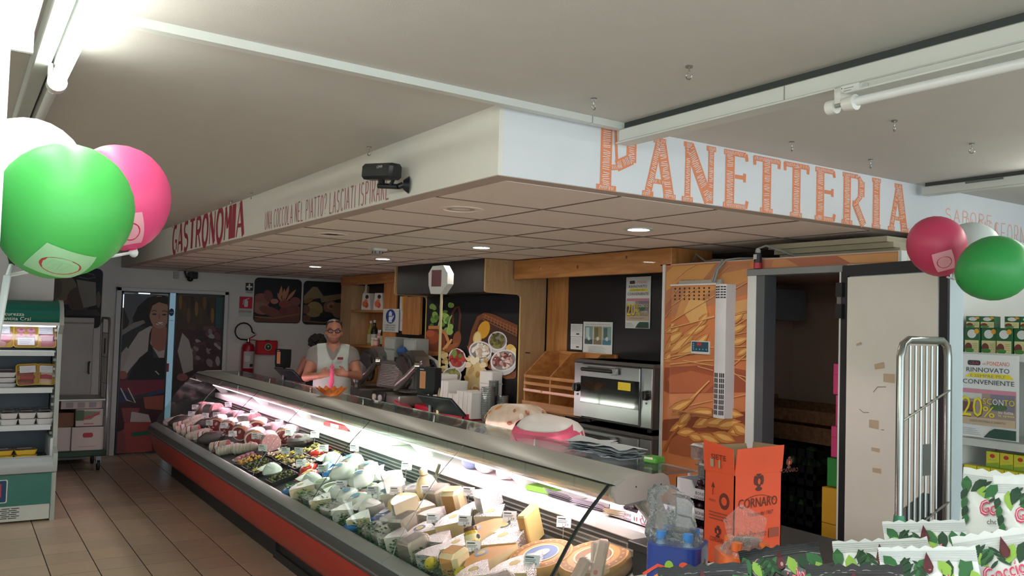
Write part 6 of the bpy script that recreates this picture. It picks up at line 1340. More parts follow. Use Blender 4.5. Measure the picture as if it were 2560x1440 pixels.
t = thing('card_reader', 'small card terminal lying at the worktop edge', 'terminal', (3.64, 8.18, .931)); b = MB(); b.box(-.03, -.06, 0, .03, .06, .03, P('#2a2626', .4), .006); b.build('case', t); b = MB(); b.rect(Fr((-.02, -.045, .03), (1, 0, 0), (0, 1, 0)), .005, .05, .035, .085, P('#a8605a')); b.build('screen', t)
# foam trays in a red basket, cups
t = thing('red_basket', 'long red plastic tray holding foam trays at the mural foot', 'tray', (3.95, 7.3, .931))
b = MB(); rp = mat('red_plastic', '#c8203f', .35, coat=.3)
b.box(3.86, 6.72, .931, 4.16, 7.67, .94, rp)
for (x0, y0, x1, y1) in ((3.855, 6.71, 3.865, 7.68), (4.155, 6.71, 4.165, 7.68), (3.855, 6.71, 4.165, 6.72), (3.855, 7.67, 4.165, 7.68)): b.box(x0, y0, .931, x1, y1, .985, rp)
b.build('tray', t, True); b = MB(); b.obox((3.76, 7.72, .975), (.14, .22, .012), rp, RX(.25) @ RY(.2)); b.build('loose_lid', t, True)
foam = mat('foam_white', '#e4e0de', .6, var=.02)
gf = 'white foam trays standing at the mural foot'
def foam_stack(label, y, n, w, h, ti):
    t = thing('foam_tray_stack', label, 'foam trays', (4.03, y, .942), group=gf)
    for i in range(n): b = MB(); b.obox((0, -w/2+w*(i+.5)/n, h/2), (.22-.01*(i % 2), w/n*.86, h*(1-.02*(i % 3))), foam, RX(ti), .006); b.build('tray', t)
foam_stack('tallest leaning pile of white foam trays beside the scale', 7.44, 4, .20, .36, .12)
foam_stack('second leaning pile of foam trays next to the tallest', 7.23, 4, .20, .31, .10)
foam_stack('short row of foam trays in the middle of the red tray', 7.04, 4, .18, .20, .05)
foam_stack('wide row of upright foam trays near the cups', 6.82, 7, .28, .24, .03)
t = thing('foam_box', 'tall white foam box standing behind the cups', 'foam box', (4.225, 6.86, .942)); b = MB(); b.box(-.06, -.12, 0, .06, .10, .42, foam, .008); b.build('box', t); b = MB(); b.box(-.062, -.122, .30, .062, .102, .31, P('#c9c5c3')); b.build('lid_line', t)
clear_p = film('cup_plastic', '#dfe6e4', .5, .08, .22)
def cups(label, x, y, r, n, z=.931, m=None):
    t = thing('cup_stack', label, 'cups', (x, y, z), group='stacked plastic cups')
    for i in range(n): b = MB(); b.lathe([(r*.8, .016*i), (r, .016*i+.06), (r*1.04, .016*i+.062), (r*1.04, .016*i+.066), (r*.98, .016*i+.066)], m or clear_p, 18); b.build('cup', t)
    b = MB(); b.lathe([(0, 0), (r*.8, 0), (r*.9, .016*n), (0, .016*n)], mat('cup_inner', '#a9aeac', .25, metal=.4), 16); b.build('inner_cup', t)
cups('tall stack of clear plastic cups by the plywood gable', 4.06, 6.62, .062, 16); cups('second clear cup stack against the mural', 4.20, 6.60, .055, 11); cups('short cup stack behind the tall one', 4.17, 6.71, .045, 19)
# white drum-like rolls beside the scale
for i, (y, l) in enumerate(((7.92, 'white paper roll standing behind the scale'), (7.79, 'second white paper roll beside the foam trays'))):
    t = thing('paper_roll', l, 'paper roll', (4.10, y-.16, .942)); b = MB(); b.lathe([(.018, 0), (.05, 0), (.052, .30), (.018, .30)], mat('roll_white', '#d2cdca', .5), 18); b.build('roll', t); b = MB(); b.lathe([(.0525, .26), (.0535, .27), (.0525, .28)], P('#b9b4b0'), 18); b.build('band', t)
# scales on the service worktop
scb = mat('scale_black', '#1f2326', .35); scr = mat('scale_screen', '#7d847c', .2, coat=.5)
def scale(label, y, hd):
    t = thing('deli_scale', label, 'scale', (2.98, y, .90), rotz=0, group='deli scales behind the canopy')
    b = MB(); b.box(-.13, -.17, 0, .15, .17, .14, scb, .015); b.build('body', t); b = MB(); b.box(-.14, -.18, .145, .12, .18, .157, mat('scale_pan', '#b9bab6', .25, metal=.8), .004); b.build('weighing_pan', t)
    rot = RY(math.radians(-38)); b = MB(); b.obox((.07, -.05, .29), (.20, .42, .02), scb, RZ(.15) @ RY(math.radians(42)), .006); k = b.build('keyboard', t)
    f_ = Fr(Vector((.07, -.05, .29))+(RZ(.15) @ RY(math.radians(42)) @ Vector((-.095, .20, .0105))), RZ(.15) @ RY(math.radians(42)) @ Vector((0, -1, 0)), RZ(.15) @ RY(math.radians(42)) @ Vector((1, 0, 0)))
    b = MB(); b.rect(f_, .02, .01, .34, .18, scr, d=.001); b.build('screen', k)
    b = MB(); b.cyl((.06, .10, .14), (.06, .10, .36), .016, m=scb); b.build('stem', t)
    b = MB(); b.prism([(-.085, .36), (.085, .36), (.095, .42), (.095, .56), (-.095, .56), (-.095, .40)], Fr((.02, .12, 0), (.35, -1, 0), (0, 0, 1)), -.07, 0, scb); h = b.build('customer_display', t)
    b = MB(); b.rect(Fr((.02, .12, 0), (.35, -1, 0), (0, 0, 1)), -.06, .40, .0, .53, mat('amber_screen', '#a8704e', .3, emit=.15), d=.001); b.rect(Fr((.02, .12, 0), (.35, -1, 0), (0, 0, 1)), -.06, .54, -.02, .546, P('#c9c9c9'), d=.0012); b.build('display_screen', h)
    if hd:
        b = MB(); b.cyl((.10, .06, .14), (.10, .06, 1.12), .011, n=10, m=mat('pole_cream', '#c9b98a', .4)); b.build('pole', t)
        f_ = Fr((.08, .06, 1.22), (.35, -1, 0), (0, 0, 1)); b = MB(); b.prism([(-.07, -.105), (.03, -.105), (.095, -.03), (.095, .05), (.05, .11), (-.06, .105), (-.10, .05), (-.095, -.04)], f_, -.05, .02, mat('head_white', '#d6d4d0', .4)); hh = b.build('display_head', t)
        b = MB(); b.rect(f_, -.065, -.05, .035, .075, P('#6b2233', .3), d=.0215); b.build('red_window', hh)
    return t
scale('deli scale with tall pole and white display head', 5.68, True); scale('deli scale without a pole at the far end of the worktop', 9.12, False)
# things on the worktop and glass shelf
t = thing('paper_bowl', 'orange pleated paper bowl on the glass shelf in front of the man', 'bowl', (2.70, 6.93, 1.158))
om = mat('orange_paper', '#e5762a', .6, var=.06); b = MB(); N_ = 24
def bowlp(u, v): a = 2*PI*u; k = 1+.06*math.cos(a*12)*v; r = (.055+.075*v)*k; return Vector((r*math.cos(a), r*math.sin(a), .001+.062*v+(.012*math.cos(a*12) if v > .9 else 0)))
b.grid(bowlp, 72, 5, om, wrapu=True); b.add([bowlp(i/24, 0) for i in range(24)], [tuple(range(24))], om); b.build('bowl', t, smooth=25)
b = MB()
for i in range(12): a = 2*PI*i/12+.13; b.add([Vector((math.cos(a+s*.06), math.sin(a+s*.06), 0))*r_+Vector((0, 0, z)) for s, r_, z in ((-.4, .0815, .020), (.4, .0815, .020), (.5, .118, .050), (-.5, .118, .050))], [(0, 1, 2, 3)], P('#b3541c'))
b.build('slots', t)
# bread bags
pk = mat('bag_pink', '#d95a78', .35, var=.05, coat=.2); bagw = mat('bag_white', '#e6dfda', .45, var=.05, bump=.3, bscale=14)
def bag(label, loc, rz, sx, sy, sz, m, fn=None, grp='bread bags behind the canopy', name='bread_bag'):
    t = thing(name, label, 'bag', loc, rz, grp)
    b = MB(); b.blob((0, 0, sz*.98), (sx, sy, sz), m, 22, 12, lump=.05, seed=len(label), flatb=-sz*.95, pw=.72); b.build('bag', t)
    b = MB(); b.add([(sx*.9, -sy*.5, sz*.7), (sx*.9, sy*.5, sz*.7), (sx*1.22, sy*.62, sz*1.15), (sx*1.22, -sy*.6, sz*1.1), (sx*1.1, 0, sz*1.3)], [(0, 1, 2, 4, 3)], m); b.build('twisted_end', t)
    if fn: fn(t, sx, sy, sz)
    return t
def pinkprint(t, sx, sy, sz):
    b = MB()
    def sf(u, v):
        a = PI*(1.5+.62*(u-.5)*2); s_ = max(0, 1-abs(v)**2.78)**.36
        x = sx*math.copysign(abs(math.cos(a))**.72, math.cos(a))*s_; y = sy*math.copysign(abs(math.sin(a))**.72, math.sin(a))*s_
        return Vector((x*1.06, y*1.07-.003, sz*.98+sz*v))
    b.grid(lambda u, v: sf(u, -.9+(1.42+.42*abs(2*u-1)**1.6)*v), 18, 6, pk); o = b.build('pink_print', t, smooth=60)
    b = MB(); f_ = Fr((-sx*.3, -sy*1.075, .205), (1, 0, 0), (0, .25, 1)); b.text('MOLINO', f_, .03, .055, .07, .014, P('#efe3e0'), d=.0); b.text('IL GRANO DURO', f_, -.02, .028, .17, .022, P('#efe3e0'), d=.0); b.build('lettering', o)
def dotprint(t, sx, sy, sz):
    q = random.Random(4); b = MB()
    for i in range(34):
        a, v, r = q.uniform(2.6, 6.8), q.uniform(.0, .9), q.uniform(.012, .026); pts = []
        for k in range(9):
            aa, vv = a+r/sx*math.cos(k*.698), min(.97, v+r/sz*.8*math.sin(k*.698)); s_ = max(0, 1-abs(vv)**2.78)**.36
            pts.append((sx*math.copysign(abs(math.cos(aa))**.72, math.cos(aa))*s_*1.06, sy*math.copysign(abs(math.sin(aa))**.72, math.sin(aa))*s_*1.06, sz*.98+sz*vv*1.03))
        b.add(pts, [tuple(range(9))], P(('#e08a2c', '#b5765a', '#e8a04a', '#efe6da')[i % 4]))
    b.build('dot_print', t, smooth=0)['kind'] = 'stuff'
bag('big white and pink bread bag lettered grano duro', (3.02, 4.22, .901), math.radians(-68), .22, .15, .185, bagw, pinkprint)
bag('white and orange patterned bread bag behind the pink one', (3.10, 4.68, .901), math.radians(-75), .24, .14, .195, mat('bag_orange_pattern', '#e0c9b4', .45, var=.35, scale=16), dotprint)
bag('white loaf bag with pink edge beside the paper tray', (2.98, 4.70, .901), math.radians(-80), .16, .10, .11, bagw, None)
bag('glossy pink bag under the canopy glass', (2.93, 4.42, .906), 1.2, .13, .06, .06, pk)
t = thing('paper_tray', 'large white paper tray tipped on the worktop', 'tray', (3.05, 5.05, .97), rotz=-.3)
b = MB(); a_, c_ = .13, .20
for pts in ([(-a_, -c_, 0), (a_, -c_, 0), (a_, c_, 0), (-a_, c_, 0)], [(-a_, -c_, 0), (-a_, c_, 0), (-a_-.035, c_+.03, .07), (-a_-.035, -c_-.03, .07)], [(a_, -c_, 0), (a_+.035, -c_-.03, .12), (a_+.035, c_+.03, .12), (a_, c_, 0)], [(-a_, -c_, 0), (-a_-.035, -c_-.03, .07), (a_+.035, -c_-.03, .12), (a_, -c_, 0)], [(-a_, c_, 0), (a_, c_, 0), (a_+.035, c_+.03, .12), (-a_-.035, c_+.03, .07)]):
    b.add(pts, [(0, 1, 2, 3)], foam)
b.build('tray', t); b = MB(); b.box(-.10, -.16, -.07, .10, .16, -.002, P('#6a625c')); b.build('support', t)
t = thing('blue_tape_roll', 'blue roll with red knob beside the bread bags', 'tape roll', (2.93, 4.86, 1.08)); b = MB(); b.lathe([(.012, -.02), (.038, -.02), (.038, .02), (.012, .02)], P('#1f3f8c', .4), 18, M=Matrix.Rotation(PI/2, 4, 'X')); b.build('roll', t); b = MB(); b.cyl((0, .02, 0), (0, .05, 0), .02, n=12, m=P('#c02a40')); b.build('knob', t); b = MB(); b.box(-.02, -.02, -.178, .02, .02, -.036, P('#b03048')); b.build('stand', t)
# ledge items seen through the glass
t = thing('foam_block', 'long white foam box lying on the counter ledge', 'foam box', (2.73, 5.92, .906), 0); b = MB(); b.box(-.085, -.26, 0, .085, .26, .075, foam, .006); b.build('box', t); b = MB(); b.box(-.0865, -.262, .045, .0865, .262, .049, P('#c4c4bc')); b.build('lid_line', t)
t = thing('red_packet', 'flat red and white packet on the counter ledge', 'packet', (2.74, 6.75, .906), .1); b = MB(); b.box(-.07, -.22, 0, .07, .22, .035, mat('packet_red', '#b8404c', .35), .008); b.build('pack', t); b = MB(); b.rect(Fr((-.0705, .08, 0), (0, -1, 0), (0, 0, 1)), 0, .004, .14, .032, P('#e6dfd2')); b.build('label', t)
for i, (y, l, hx) in enumerate(((4.62, 'small bag of sweets in coloured print on the ledge', '#7d8ab0'), (4.45, 'crumpled white bag on the ledge beside coloured sweets', '#dcd6da'), (4.22, 'white paper bag with pink stripe on the ledge', '#e6d3d8'))):
    bag(l, (2.72, y, .906), 1.4, .075, .05, .05+.012*i, mat('ledge_bag_%d' % i, hx, .4, var=.2 if i == 0 else .05, scale=20, bump=.3, bscale=18), None, 'bags on the counter ledge', 'paper_bag')
t = thing('green_tray', 'small bright green tray on the ledge', 'tray', (2.72, 3.82, .906), .2); b = MB(); b.box(-.06, -.09, 0, .06, .09, .03, mat('tray_green', '#6fae3a', .4), .006); b.build('tray', t); b = MB(); b.box(-.05, -.08, .028, .05, .08, .032, P('#4d7d28')); b.build('hollow', t)
for i, (y, l, hx) in enumerate(((3.62, 'pale grey wrapping paper stack on the ledge', '#c9c6cc'), (3.38, 'white wrapping sheets curling off the ledge', '#d9d4dc'), (3.12, 'cream card sheet at the near end of the ledge', '#e2d8c2'))):
    t = thing('paper_sheets', l, 'paper', (2.73, y, .906), .15*i); b = MB()
    for k in range(4): b.grid(lambda u, v, k=k: Vector((-.09+.18*u, -.11+.22*v, .002+.005*k+.015*(abs(u-.5)*2)**3*(1+k*.3))), 6, 4, mat('sheet_'+hx[1:], hx, .6)); 
    b.build('sheets', t); b = MB(); b.box(-.05, -.07, .0, .05, .07, .004, P('#b0aeb4')); b.build('backing_card', t)
for i, (y, l) in enumerate(((3.30, 'crumpled blue-grey paper heap on the glass shelf'), (3.52, 'second blue-grey paper heap beside the bread bag'))):
    t = thing('paper_heap', l, 'paper', (2.78, y, 1.158), .3*i, 'paper heaps on the glass shelf')
    for k in range(5):
        q = random.Random(i*10+k); b = MB(); b.grid(lambda u, v: Vector((-.09+.18*u+q.uniform(-.012, .012), -.12+.24*v+q.uniform(-.012, .012), .003+.012*k+q.uniform(0, .018))), 4, 4, mat('grey_blue_paper', '#cfd8de', .6, var=.06)); b.build('sheet', t, smooth=20)
t = thing('green_eraser_pack', 'small green and white packet on the glass shelf', 'packet', (2.86, 3.12, 1.158), .2); b = MB(); b.box(-.035, -.04, 0, .035, .04, .03, mat('pack_green', '#58a83a', .4), .005); b.build('pack', t); b = MB(); b.rect(Fr((-.036, .04, 0), (0, -1, 0), (0, 0, 1)), .01, .018, .06, .028, P('#e8e6d2')); b.build('label', t)
# ================================================================ PEOPLE
def surface(prims, lo, hi, h):
    """mesh of a smooth union of rounded shapes (numpy surface nets)"""
    lo = np.array(lo, float); n = np.ceil((np.array(hi)-lo)/h).astype(int)+1
    D = np.full(n, 1.0, np.float32)
    ax = [lo[i]+h*np.arange(n[i]) for i in range(3)]
    for pr in prims:
        kind, k = pr[0], pr[-1]; sub = kind.startswith('-'); kd = kind.lstrip('-')
        if kd == 'cap':
            a, c, ra, rb = (np.array(pr[1], float), np.array(pr[2], float), pr[3], pr[4]); m = max(ra, rb)+k+2*h; bl, bh = np.minimum(a, c)-m, np.maximum(a, c)+m
        elif kd == 'ell':
            a, r = np.array(pr[1], float), np.array(pr[2], float); m = r.max()+k+2*h; bl, bh = a-m, a+m
        else:
            a, r = np.array(pr[1], float), np.array(pr[2], float); bl, bh = a-r-k-2*h, a+r+k+2*h
        i0 = np.clip(((bl-lo)/h).astype(int), 0, n-1); i1 = np.clip(((bh-lo)/h).astype(int)+2, 1, n)
        sl = tuple(slice(i0[i], i1[i]) for i in range(3))
        X, Y, Z = np.meshgrid(ax[0][sl[0]], ax[1][sl[1]], ax[2][sl[2]], indexing='ij')
        if kd == 'cap':
            d = c-a; L = max(float(d @ d), 1e-9); t = np.clip(((X-a[0])*d[0]+(Y-a[1])*d[1]+(Z-a[2])*d[2])/L, 0, 1)
            f = np.sqrt((X-a[0]-t*d[0])**2+(Y-a[1]-t*d[1])**2+(Z-a[2]-t*d[2])**2)-(ra+(rb-ra)*t)
        elif kd == 'ell':
            x, y, z = X-a[0], Y-a[1], Z-a[2]
            if len(pr) > 4: M = np.array(pr[3]).T; x, y, z = (M[i][0]*x+M[i][1]*y+M[i][2]*z for i in range(3))
            q = np.sqrt((x/r[0])**2+(y/r[1])**2+(z/r[2])**2); f = (q-1)*r.min()*.9
        else: f = np.maximum(np.maximum(np.abs(X-a[0])-r[0], np.abs(Y-a[1])-r[1]), np.abs(Z-a[2])-r[2])
        g = D[sl]
        if sub: hh = np.maximum(k-np.abs(g+f), 0)/k; D[sl] = np.maximum(g, -f)+hh*hh*k/4
        else: hh = np.maximum(k-np.abs(g-f), 0)/k; D[sl] = np.minimum(g, f)-hh*hh*k/4
    S = D < 0; cs = [(a, c, d) for a in (0, 1) for c in (0, 1) for d in (0, 1)]
    def V(A, o): return A[o[0]:A.shape[0]-1+o[0], o[1]:A.shape[1]-1+o[1], o[2]:A.shape[2]-1+o[2]]
    cnt = sum(V(S, o).astype(np.int8) for o in cs); act = (cnt > 0) & (cnt < 8)
    idx = np.full(act.shape, -1, np.int64); I = np.argwhere(act); idx[act] = np.arange(len(I))
    acc = np.zeros((len(I), 3)); num = np.zeros(len(I))
    for o in cs:
        for a in range(3):
            if o[a] == 1: continue
            p = list(o); p[a] = 1; va = V(D, o)[act]; vb = V(D, tuple(p))[act]; m = (va < 0) != (vb < 0)
            t = np.where(m, va/np.where(m, va-vb, 1), 0); pos = np.array(o, float)[None, :].repeat(len(I), 0); pos[:, a] += t
            acc[m] += pos[m]; num[m] += 1
    P3 = lo+h*(I+acc/num[:, None]); F = []
    for a in range(3):
        c, d = (a+1) % 3, (a+2) % 3; s1 = np.take(S, range(S.shape[a]-1), a); s2 = np.take(S, range(1, S.shape[a]), a)
        E = np.argwhere(s1 != s2); E = E[(E[:, c] > 0) & (E[:, d] > 0) & (E[:, c] < S.shape[c]-1) & (E[:, d] < S.shape[d]-1)]
        fl = s1[tuple(E.T)]
        def at(oc, od): q = E.copy(); q[:, c] += oc; q[:, d] += od; return idx[tuple(q.T)]
        Q = np.stack([at(-1, -1), at(0, -1), at(0, 0), at(-1, 0)], 1); Q[~fl] = Q[~fl][:, ::-1]; F.append(Q)
    F = np.concatenate(F); F = F[(F >= 0).all(1)]
    return P3.tolist(), F.tolist()
def grow(name, parent, prims, lo, hi, h, m, label=None):
    v, f = surface(prims, lo, hi, h); b = MB(); b.add(v, [tuple(x) for x in f], m); return b.build(name, parent, smooth=180, label=label)
skin = mat('skin_tan', '#b97e66', .5, var=.10, scale=6, sss=.08); skin2 = mat('skin_brown', '#8a5a48', .5, var=.08)
def hand(wr, pd, nd, side, cur):
    """palm and five separate fingers from the wrist: pd along the palm, nd across the knuckles, curling towards cur"""
    wr, pd, nd, cur = Vector(wr), Vector(pd).normalized(), Vector(nd).normalized(), Vector(cur).normalized(); out = []
    pc = wr+pd*.05; out.append(('cap', wr, wr+pd*.03, .027, .026, .02))
    for i in range(4):
        k = wr+pd*.088+nd*(.0285-.019*i); out.append(('cap', wr+pd*.03+nd*(.018-.012*i), k, .0145, .0115, .012))
        L = (.030, .034, .031, .024)[i]; a = k; d = pd
        for j in range(3):
            d = (pd*math.cos(.55*(j+1))+cur*math.sin(.55*(j+1))).normalized(); c = a+d*L*(1-.15*j); out.append(('cap', a, c, .0100-.0008*j, .0094-.0010*j, .004)); a = c
    tb = wr+pd*.02+nd*.026; d = (pd*.55+nd*.8+cur*.3).normalized(); t1 = tb+d*.045; out.append(('cap', wr+pd*.012+nd*.012, t1, .0165, .0125, .012)); out.append(('cap', t1, t1+(pd*.8+nd*.25+cur*.5).normalized()*.032, .0115, .0095, .006))
    return out
def head(cx, cy, zt, s=1):
    """head prims: zt is the crown height; face looks towards -y"""
    z = lambda k: zt-.235*s*k
    return [('ell', (cx, cy, z(.36)), (.076*s, .095*s, .088*s), .02), ('ell', (cx, cy-.018*s, z(.58)), (.064*s, .078*s, .085*s), .03), ('ell', (cx, cy-.042*s, z(.86)), (.042*s, .040*s, .038*s), .03),
      ('cap', (cx, cy-.093*s, z(.47)), (cx, cy-.116*s, z(.64)), .010*s, .015*s, .014), ('cap', (cx-.012*s, cy-.100*s, z(.66)), (cx+.012*s, cy-.100*s, z(.66)), .011*s, .011*s, .01), ('ell', (cx-.045*s, cy-.062*s, z(.62)), (.026*s, .022*s, .028*s), .02), ('ell', (cx+.045*s, cy-.062*s, z(.62)), (.026*s, .022*s, .028*s), .02),
      ('cap', (cx-.040*s, cy-.084*s, z(.435)), (cx+.040*s, cy-.084*s, z(.435)), .011*s, .011*s, .014), ('cap', (cx-.020*s, cy-.092*s, z(.775)), (cx+.020*s, cy-.092*s, z(.775)), .009*s, .009*s, .008), ('cap', (cx-.018*s, cy-.088*s, z(.82)), (cx+.018*s, cy-.088*s, z(.82)), .009*s, .009*s, .008),
      ('-ell', (cx-.033*s, cy-.100*s, z(.50)), (.017*s, .012*s, .010*s), .01), ('-ell', (cx+.033*s, cy-.100*s, z(.50)), (.017*s, .012*s, .010*s), .01),
      ('ell', (cx-.080*s, cy+.004, z(.56)), (.010*s, .022*s, .034*s), .008), ('ell', (cx+.080*s, cy+.004, z(.56)), (.010*s, .022*s, .034*s), .008)]
# ---- the man behind the counter
man = thing('person', 'man in glasses and pale vest over grey polo handling a pink ribbon', 'person', (3.36, 8.62, 0), rotz=-.371)
ZT = 1.795
el, er = (-.262, -.03, 1.195), (.262, -.03, 1.215); wl, wr_ = (-.125, -.275, 1.225), (.135, -.275, 1.245)
pr = head(0, -.01, ZT)+[('cap', (0, .015, ZT-.22), (0, .02, 1.46), .058, .068, .03), ('cap', (-.17, .02, 1.455), (.17, .02, 1.455), .062, .062, .05), ('ell', (0, .02, 1.32), (.185, .125, .19), .06), ('ell', (0, 0, 1.10), (.175, .13, .17), .06), ('ell', (0, .02, .94), (.18, .13, .12), .05),
  ('cap', (-.195, .02, 1.435), el, .060, .046, .03), ('cap', el, wl, .046, .030, .02), ('cap', (.195, .02, 1.435), er, .060, .046, .03), ('cap', er, wr_, .046, .030, .02),
  ('cap', (-.09, .02, .90), (-.10, 0, .50), .085, .058, .03), ('cap', (-.10, 0, .50), (-.10, .03, .09), .058, .04, .02), ('cap', (.09, .02, .90), (.10, 0, .50), .085, .058, .03), ('cap', (.10, 0, .50), (.10, .03, .09), .058, .04, .02), ('cap', (-.10, .04, .05), (-.11, -.10, .035), .042, .034, .02), ('cap', (.10, .04, .05), (.11, -.10, .035), .042, .034, .02)]
pr += hand(wl, (.82, -.35, .28), (.0, .35, .94), -1, (.2, -.95, .1))+hand(wr_, (-.82, -.35, .18), (.0, .35, .94), 1, (-.2, -.95, .1))
grow('body', man, pr, (-.36, -.44, -.02), (.36, .22, 1.85), .0075, skin)
hairm = mat('hair_dark_grey', '#3a332e', .7, var=.3, scale=60, bump=.6, bscale=120)
hp = [('ell', (0, .012, ZT-.072), (.083, .100, .082), .01), ('ell', (0, .045, ZT-.11), (.080, .068, .095), .02)]
for i in range(26): q = random.Random(i); a = q.uniform(0, 6.28); r = q.uniform(.0, .07); hp.append(('ell', (r*math.cos(a), .005+r*math.sin(a)*1.1, ZT-.012-r*r*4.5), (.018, .018, .016), .01))
hp += [('-ell', (0, -.110, ZT-.138), (.078, .062, .080), .012), ('-box', (0, 0, ZT-.265), (.2, .2, .08), .01), ('-ell', (-.085, -.03, ZT-.16), (.02, .05, .05), .01), ('-ell', (.085, -.03, ZT-.16), (.02, .05, .05), .01)]
grow('hair', man, hp, (-.14, -.15, ZT-.25), (.14, .16, ZT+.04), .005, hairm)
b = MB(); bk = P('#1b1818', .3)
for sx in (-1, 1):
    b.tube([(sx*.034+.027*math.cos(a)*1.0, -.118, ZT-.118+.017*math.sin(a)) for a in [2*PI*i/16 for i in range(16)]], .0045, bk, 6, closed=True); b.tube([(sx*.062, -.116, ZT-.112), (sx*.082, -.06, ZT-.112), (sx*.084, .01, ZT-.118)], .0028, bk, 6)
b.tube([(-.008, -.119, ZT-.114), (0, -.122, ZT-.110), (.008, -.119, ZT-.114)], .003, bk, 6); gls = b.build('glasses', man)
b = MB()
for sx in (-1, 1): b.add([(sx*.034+.025*math.cos(a), -.1175, ZT-.118+.015*math.sin(a)) for a in [2*PI*i/16*(1 if sx > 0 else 1) for i in range(16)]], [tuple(range(16))], film('spectacle_lens', '#e6e8e8', .03, .1, .02))
b.build('lenses', gls)
b = MB()
for sx in (-1, 1): b.blob((sx*.033, -.092, ZT-.118), (.013, .009, .010), P('#d9d2cc', .2), 12, 8); b.blob((sx*.033, -.100, ZT-.118), (.0058, .003, .0058), P('#241a15', .15), 10, 6)
b.build('eyes', man)
b = MB(); b.tube([(-.026, -.106, ZT-.190), (0, -.112, ZT-.187), (.026, -.106, ZT-.190)], [.003, .0055, .003], P('#96584c', .5), 6); b.build('mouth', man)
b = MB()
for sx in (-1, 1): b.tube([(sx*.018, -.104, ZT-.094), (sx*.038, -.105, ZT-.088), (sx*.056, -.092, ZT-.096)], [.004, .005, .003], hairm, 6)
b.build('eyebrows', man)
bd = mat('beard_stubble', '#8a5c4a', .8, var=.25, scale=90)
grow('beard', man, [('ell', (0, -.030, ZT-.185), (.0665, .070, .062), .01), ('ell', (0, -.052, ZT-.205), (.048, .044, .042), .015), ('-box', (0, 0, ZT-.105), (.2, .2, .052), .01), ('-ell', (0, -.115, ZT-.188), (.030, .035, .008), .006), ('-ell', (-.046, -.085, ZT-.148), (.034, .05, .026), .01), ('-ell', (.046, -.085, ZT-.148), (.034, .05, .026), .01), ('-ell', (0, -.12, ZT-.15), (.022, .04, .022), .006)], (-.1, -.14, ZT-.27), (.1, .06, ZT-.10), .005, bd)
polo = mat('polo_grey', '#8d8782', .85, var=.06, bump=.2, bscale=25); vestm = mat('vest_pale', '#c3cbc3', .75, var=.04, bump=.25, bscale=12)
ms = lambda s, e, t: tuple(Vector(s).lerp(Vector(e), t))
sl_, sr_ = (-.195, .02, 1.435), (.195, .02, 1.435)
tors = lambda g: [('cap', (-.15, .02, 1.455), (.15, .02, 1.455), .062+g, .062+g, .05), ('ell', (0, .02, 1.32), (.185+g, .125+g, .19+g), .06), ('ell', (0, 0, 1.10), (.175+g, .13+g, .17+g), .06), ('ell', (0, .02, .94), (.18+g, .13+g, .13+g), .05)]
pp = tors(.010)+[('cap', sl_, ms(sl_, el, .50), .073, .070, .04), ('cap', sr_, ms(sr_, er, .50), .073, .070, .04), ('cap', (-.06, .02, 1.515), (.06, .02, 1.515), .035, .035, .03), ('-ell', (0, -.03, 1.60), (.066, .085, .105), .01), ('-cap', (0, -.075, 1.54), (0, -.105, 1.44), .045, .010, .01), ('-cap', ms(sl_, el, .62), ms(sl_, el, 1.2), .09, .09, .004), ('-cap', ms(sr_, er, .62), ms(sr_, er, 1.2), .09, .09, .004), ('-box', (0, 0, .78), (.4, .4, .1), .01)]
grow('polo_shirt', man, pp, (-.36, -.25, .80), (.36, .25, 1.62), .009, polo)
pv = tors(.022)+[('-cap', sl_, ms(sl_, el, .6), .085, .09, .015), ('-cap', sr_, ms(sr_, er, .6), .085, .09, .015), ('-ell', (-.245, .02, 1.47), (.075, .2, .12), .02), ('-ell', (.245, .02, 1.47), (.075, .2, .12), .02), ('-ell', (0, -.04, 1.60), (.09, .13, .125), .01), ('-cap', (0, -.085, 1.53), (-.004, -.140, 1.355), .085, .012, .008), ('-box', (0, 0, .72), (.4, .4, .1), .01)]
grow('vest', man, pv, (-.30, -.25, .76), (.30, .25, 1.60), .009, vestm)
b = MB(); f_ = Fr((.045, -.178, 1.385), (1, .28, 0), (0, -.12, 1)); b.box(0, -.003, 0, .06, 0, .026, P('#8c2438'), 0, Matrix.Translation((.045, -.165, 1.385)) @ Matrix.Rotation(.25, 4, 'Z')); b.build('badge', man)
b = MB()
for z in (1.30, 1.17, 1.05): b.cyl((-.012, -.158, z), (-.012, -.166, z), .007, n=10, m=P('#dfe3df'))
b.build('buttons', man)['kind'] = 'stuff'
b = MB(); b.tube([(-.003, -.155, 1.37), (-.006, -.163, 1.25), (-.006, -.162, 1.1), (-.006, -.16, .9)], .0025, P('#9aa29a'), 5); b.build('vest_seam', man)
grow('trousers', man, [('cap', (-.09, .02, .90), (-.10, 0, .50), .098, .075, .03), ('cap', (-.10, 0, .50), (-.10, .03, .10), .075, .062, .02), ('cap', (.09, .02, .90), (.10, 0, .50), .098, .075, .03), ('cap', (.10, 0, .50), (.10, .03, .10), .075, .062, .02), ('ell', (0, .02, .90), (.185, .135, .10), .04)], (-.3, -.25, .02), (.3, .25, 1.02), .011, P('#2c3038', .9))
for sx in (-1, 1): grow('shoe', man, [('cap', (sx*.10, .05, .05), (sx*.11, -.13, .04), .05, .042, .02), ('-box', (0, 0, -.05), (.5, .5, .05), .005)], (-.25, -.25, -.02), (.25, .2, .14), .01, P('#1c1c1e', .5))
t = thing('pink_ribbon', 'twisted pink tissue ribbon held in the man\'s hands', 'ribbon', (3.36, 8.62, 1.0), rotz=-.371)
pkr = mat('ribbon_pink', '#f0628c', .5, var=.12, scale=20)
b = MB(); q = random.Random(2)
